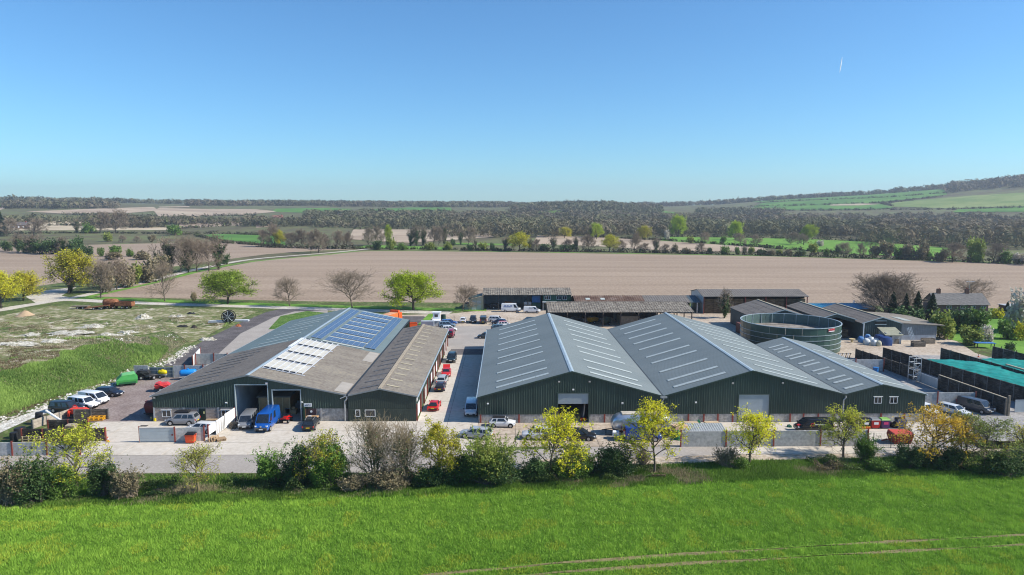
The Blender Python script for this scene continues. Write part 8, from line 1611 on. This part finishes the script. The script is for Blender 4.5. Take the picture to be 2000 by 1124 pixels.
W = [('distant_wood', 'wooded skyline on the far ridge', (-150, 2150), (2480, 2640), 15, 13, 0.22, 40, 2.2),
     ('distant_wood', 'dark wood crowning the right hill', (1845, 2200), (2150, 2500), 14, 19, 0.17, 50, 1.9),
     ('distant_wood', 'grey wood below the skyline at far left', (18, 238), (1750, 1980), 11, 13, 0.32, 60, 1.6),
     ('distant_wood', 'strip of wood under the skyline left of centre', (372, 640), (2150, 2400), 13, 13, 0.22, 40, 1.9),
     ('distant_wood', 'wood on the low hill in the middle distance', (1000, 1290), (1560, 2000), 12, 13, 0.20, 50, 1.6),
     ('distant_wood', 'wood under the skyline right of centre', (640, 1010), (2050, 2400), 14, 12, 0.27, 40, 1.9),
     ('woodland', 'wide bare wood behind the hedgerow at right', (1275, 1700), (790, 1060), 8.4, 14, .1, 80, 1.0),
     ('woodland', 'wide bare wood at the right edge behind the hedgerow', (1690, 2120), (650, 1060), 8.6, 14, .05, 80, 1.0),
     ('woodland', 'second band of bare wood behind the right hand wood', (1275, 2150), (1200, 1400), 10, 14, 0.22, 60, 1.3),
     ('woodland', 'bare wood in the middle behind the hedgerow', (880, 1290), (720, 1060), 8.8, 14, .16, 80, 1.0),
     ('woodland', 'wood band behind the middle wood', (600, 1290), (1120, 1420), 10, 13, 0.28, 60, 1.3),
     ('woodland', 'bare trees behind the small ploughed field left of centre', (620, 900), (960, 1080), 9, 12, 0.24, 70, 1.1),
     ('woodland', 'belt of bare trees behind the tan field', (480, 650), (1010, 1130), 9, 12, 0.27, 70, 1.1),
     ('woodland', 'belt of mixed trees below the brown fields at left', (255, 500), (1090, 1170), 9, 10, 0.40, 60, 1.1),
     ('woodland', 'bare trees in the middle of the left fields', (180, 315), (1010, 1140), 9, 14, 0.24, 70, 1.1),
     ('woodland', 'low brown thicket at far left below the grey wood', (-120, 185), (1180, 1250), 9, 9, 0.22, 60, 1.2),
     ('woodland', 'thicket right of centre below the right hill', (1360, 1530), (1500, 1720), 11, 12, 0.24, 50, 1.5)]
for i, (nm, lb, pr_, dr, sp, h, g, nt_, sz) in enumerate(W): wood(nm, lb, pr_, dr, sp, h, 700 + i, g, int(nt_ * .7), sz * 1.9)
def hedge(label, pts, h, wd, seed, col, dens=1.6, size=.8):
    rg = np.random.default_rng(seed); P = [gp(*p) for p in pts]; Q = []
    for a, b in zip(P, P[1:]):
        n = max(2, int((b - a).length * dens)); t = rg.random(n)[:, None]; q = np.array(a[:2]) * (1 - t) + np.array(b[:2]) * t + rg.normal(size=(n, 2)) * wd * .3; Q.append(q)
    Q = np.concatenate(Q); z = T(Q[:, 0], Q[:, 1]); H = h * rg.uniform(.6, 1.3, len(Q)); cols = np.array(col)[rg.integers(0, len(col), len(Q))]
    V, C = cloud(np.column_stack([Q, z - .2 * H]), H, 16, size, cols, rg, .5); t = thing('field_hedge', label, 'hedge', tuple(P[0])); V = V - np.array(P[0])[None]
    link('foliage', np_mesh('foliage', V, np.arange(len(V)).reshape(-1, 3), m_tint_w, C), t); return t
DK = [(.03, .042, .02), (.05, .055, .028), (.07, .06, .04)]; MX = [(.05, .06, .025), (.10, .085, .06), (.08, .10, .035)]
for i, (lb, pts, h, col) in enumerate((('low hedge along the far edge of the ploughed field, left half', [(690, 486), (860, 488), (1000, 491)], 2.2, MX), ('low hedge along the far edge of the ploughed field, middle', [(1000, 491), (1250, 494), (1500, 500)], 3.0, DK), ('low hedge along the far edge of the ploughed field, right', [(1500, 500), (1750, 507), (2060, 519)], 3.5, MX), ('dark clipped hedge under the stubble field at far left', [(-80, 458), (150, 456), (330, 457)], 2.2, DK), ('hedge between tan field and green field', [(330, 460), (420, 457), (560, 462)], 4, MX), ('hedge at the left of the green field', [(380, 460), (440, 475), (560, 483)], 2.5, MX), ('hedge below the small ploughed field left of centre', [(500, 483), (600, 486), (690, 487)], 3.5, DK), ('dark hedge behind the small ploughed field', [(690, 449), (830, 448), (970, 451)], 4, DK), ('dark hedge crossing the meadow at right', [(1160, 464), (1290, 470), (1500, 485), (1660, 497)], 2.6, DK), ('dark hedge behind the bright meadow at right', [(1290, 463), (1500, 466), (1700, 473), (1860, 484)], 4, MX),
        ('hedge line across the right hill, upper', [(1480, 397), (1620, 391), (1740, 386), (1850, 378)], 6, DK), ('hedge line across the right hill, middle', [(1460, 405), (1600, 402), (1720, 397), (1840, 385)], 6, DK), ('hedge line at the foot of the right hill', [(1450, 413), (1700, 411), (1860, 410), (2060, 407)], 6, DK), ('hedge between pale and green hill fields', [(1745, 404), (1720, 399), (1790, 392)], 6, DK), ('hedge along the lower tan field at left', [(350, 447), (470, 441), (600, 432)], 4, MX), ('hedge under the brown fields at left', [(120, 420), (310, 425), (500, 421)], 6, MX), ('hedge between the two pale fields at far left', [(0, 443), (120, 441), (330, 445)], 4, MX), ('skyline hedge of trees on the right hill', [(1400, 398), (1540, 389), (1700, 380.5), (1850, 372)], 11, BR))): hedge(lb, pts, h, 3.5, 900 + i, col, size=1.0 if i < 10 else 1.7, dens=1.2 if i < 10 else .5)
# cottages far away
for k, (px, py, c, lb) in enumerate(((40, 447, (.16, .10, .09), 'slate roofed cottage at the far left beside the bare trees'), (543, 430, (.45, .24, .18), 'pink brick house in the trees left of centre'))):
    v = gp(px, py); t = thing('far_cottage', lb, 'house', v, .2); s = 1.4
    MB().span((-6 * s, -3 * s, -1), (6 * s, 3 * s, 3.2 * s)).build('wall', mat('cottage_%d' % k, c, .9), t); b = MB(); yslope(b, -3.4 * s, 3 * s, 0, 5.6 * s, -6.3 * s, 6.3 * s); yslope(b, 3.4 * s, 3 * s, 0, 5.6 * s, -6.3 * s, 6.3 * s); ro = b.build('roof', mat('cottage_slate', (.12, .11, .12), .8) if k == 0 else mat('cottage_tile', (.25, .12, .09), .8), t)
    MB().span((4 * s, -.5, 5 * s), (5 * s, .5, 6.6 * s)).build('chimney', m_redst, ro)
    for xx in (-3.5, 0, 3.5): MB().span((xx * s - .8, -3 * s - .06, 1.2), (xx * s + .8, -3 * s - .01, 3.2)).build('window', m_white, t)
# ------------------------------------------------------------------ haze
hz = MB(); hz.span((-5200, -900, -3), (5200, 5200, 175)); o = hz.build('haze', None) if False else None
me = hz.mesh('haze', mat('haze_air', (1, 1, 1), 1, 0, 0)); M = MATS['haze_air']; nt = M.node_tree; nt.nodes.remove(nt.nodes['Principled BSDF'])
pv = nt.nodes.new('ShaderNodeVolumePrincipled'); pv.inputs['Color'].default_value = (.72, .82, .96, 1); pv.inputs['Density'].default_value = .00013; pv.inputs['Anisotropy'].default_value = .2
nt.links.new(pv.outputs[0], nt.nodes['Material Output'].inputs['Volume'])
kind(link('haze', me), 'stuff')
SC.cycles.volume_step_rate = 10; SC.cycles.volume_max_steps = 32
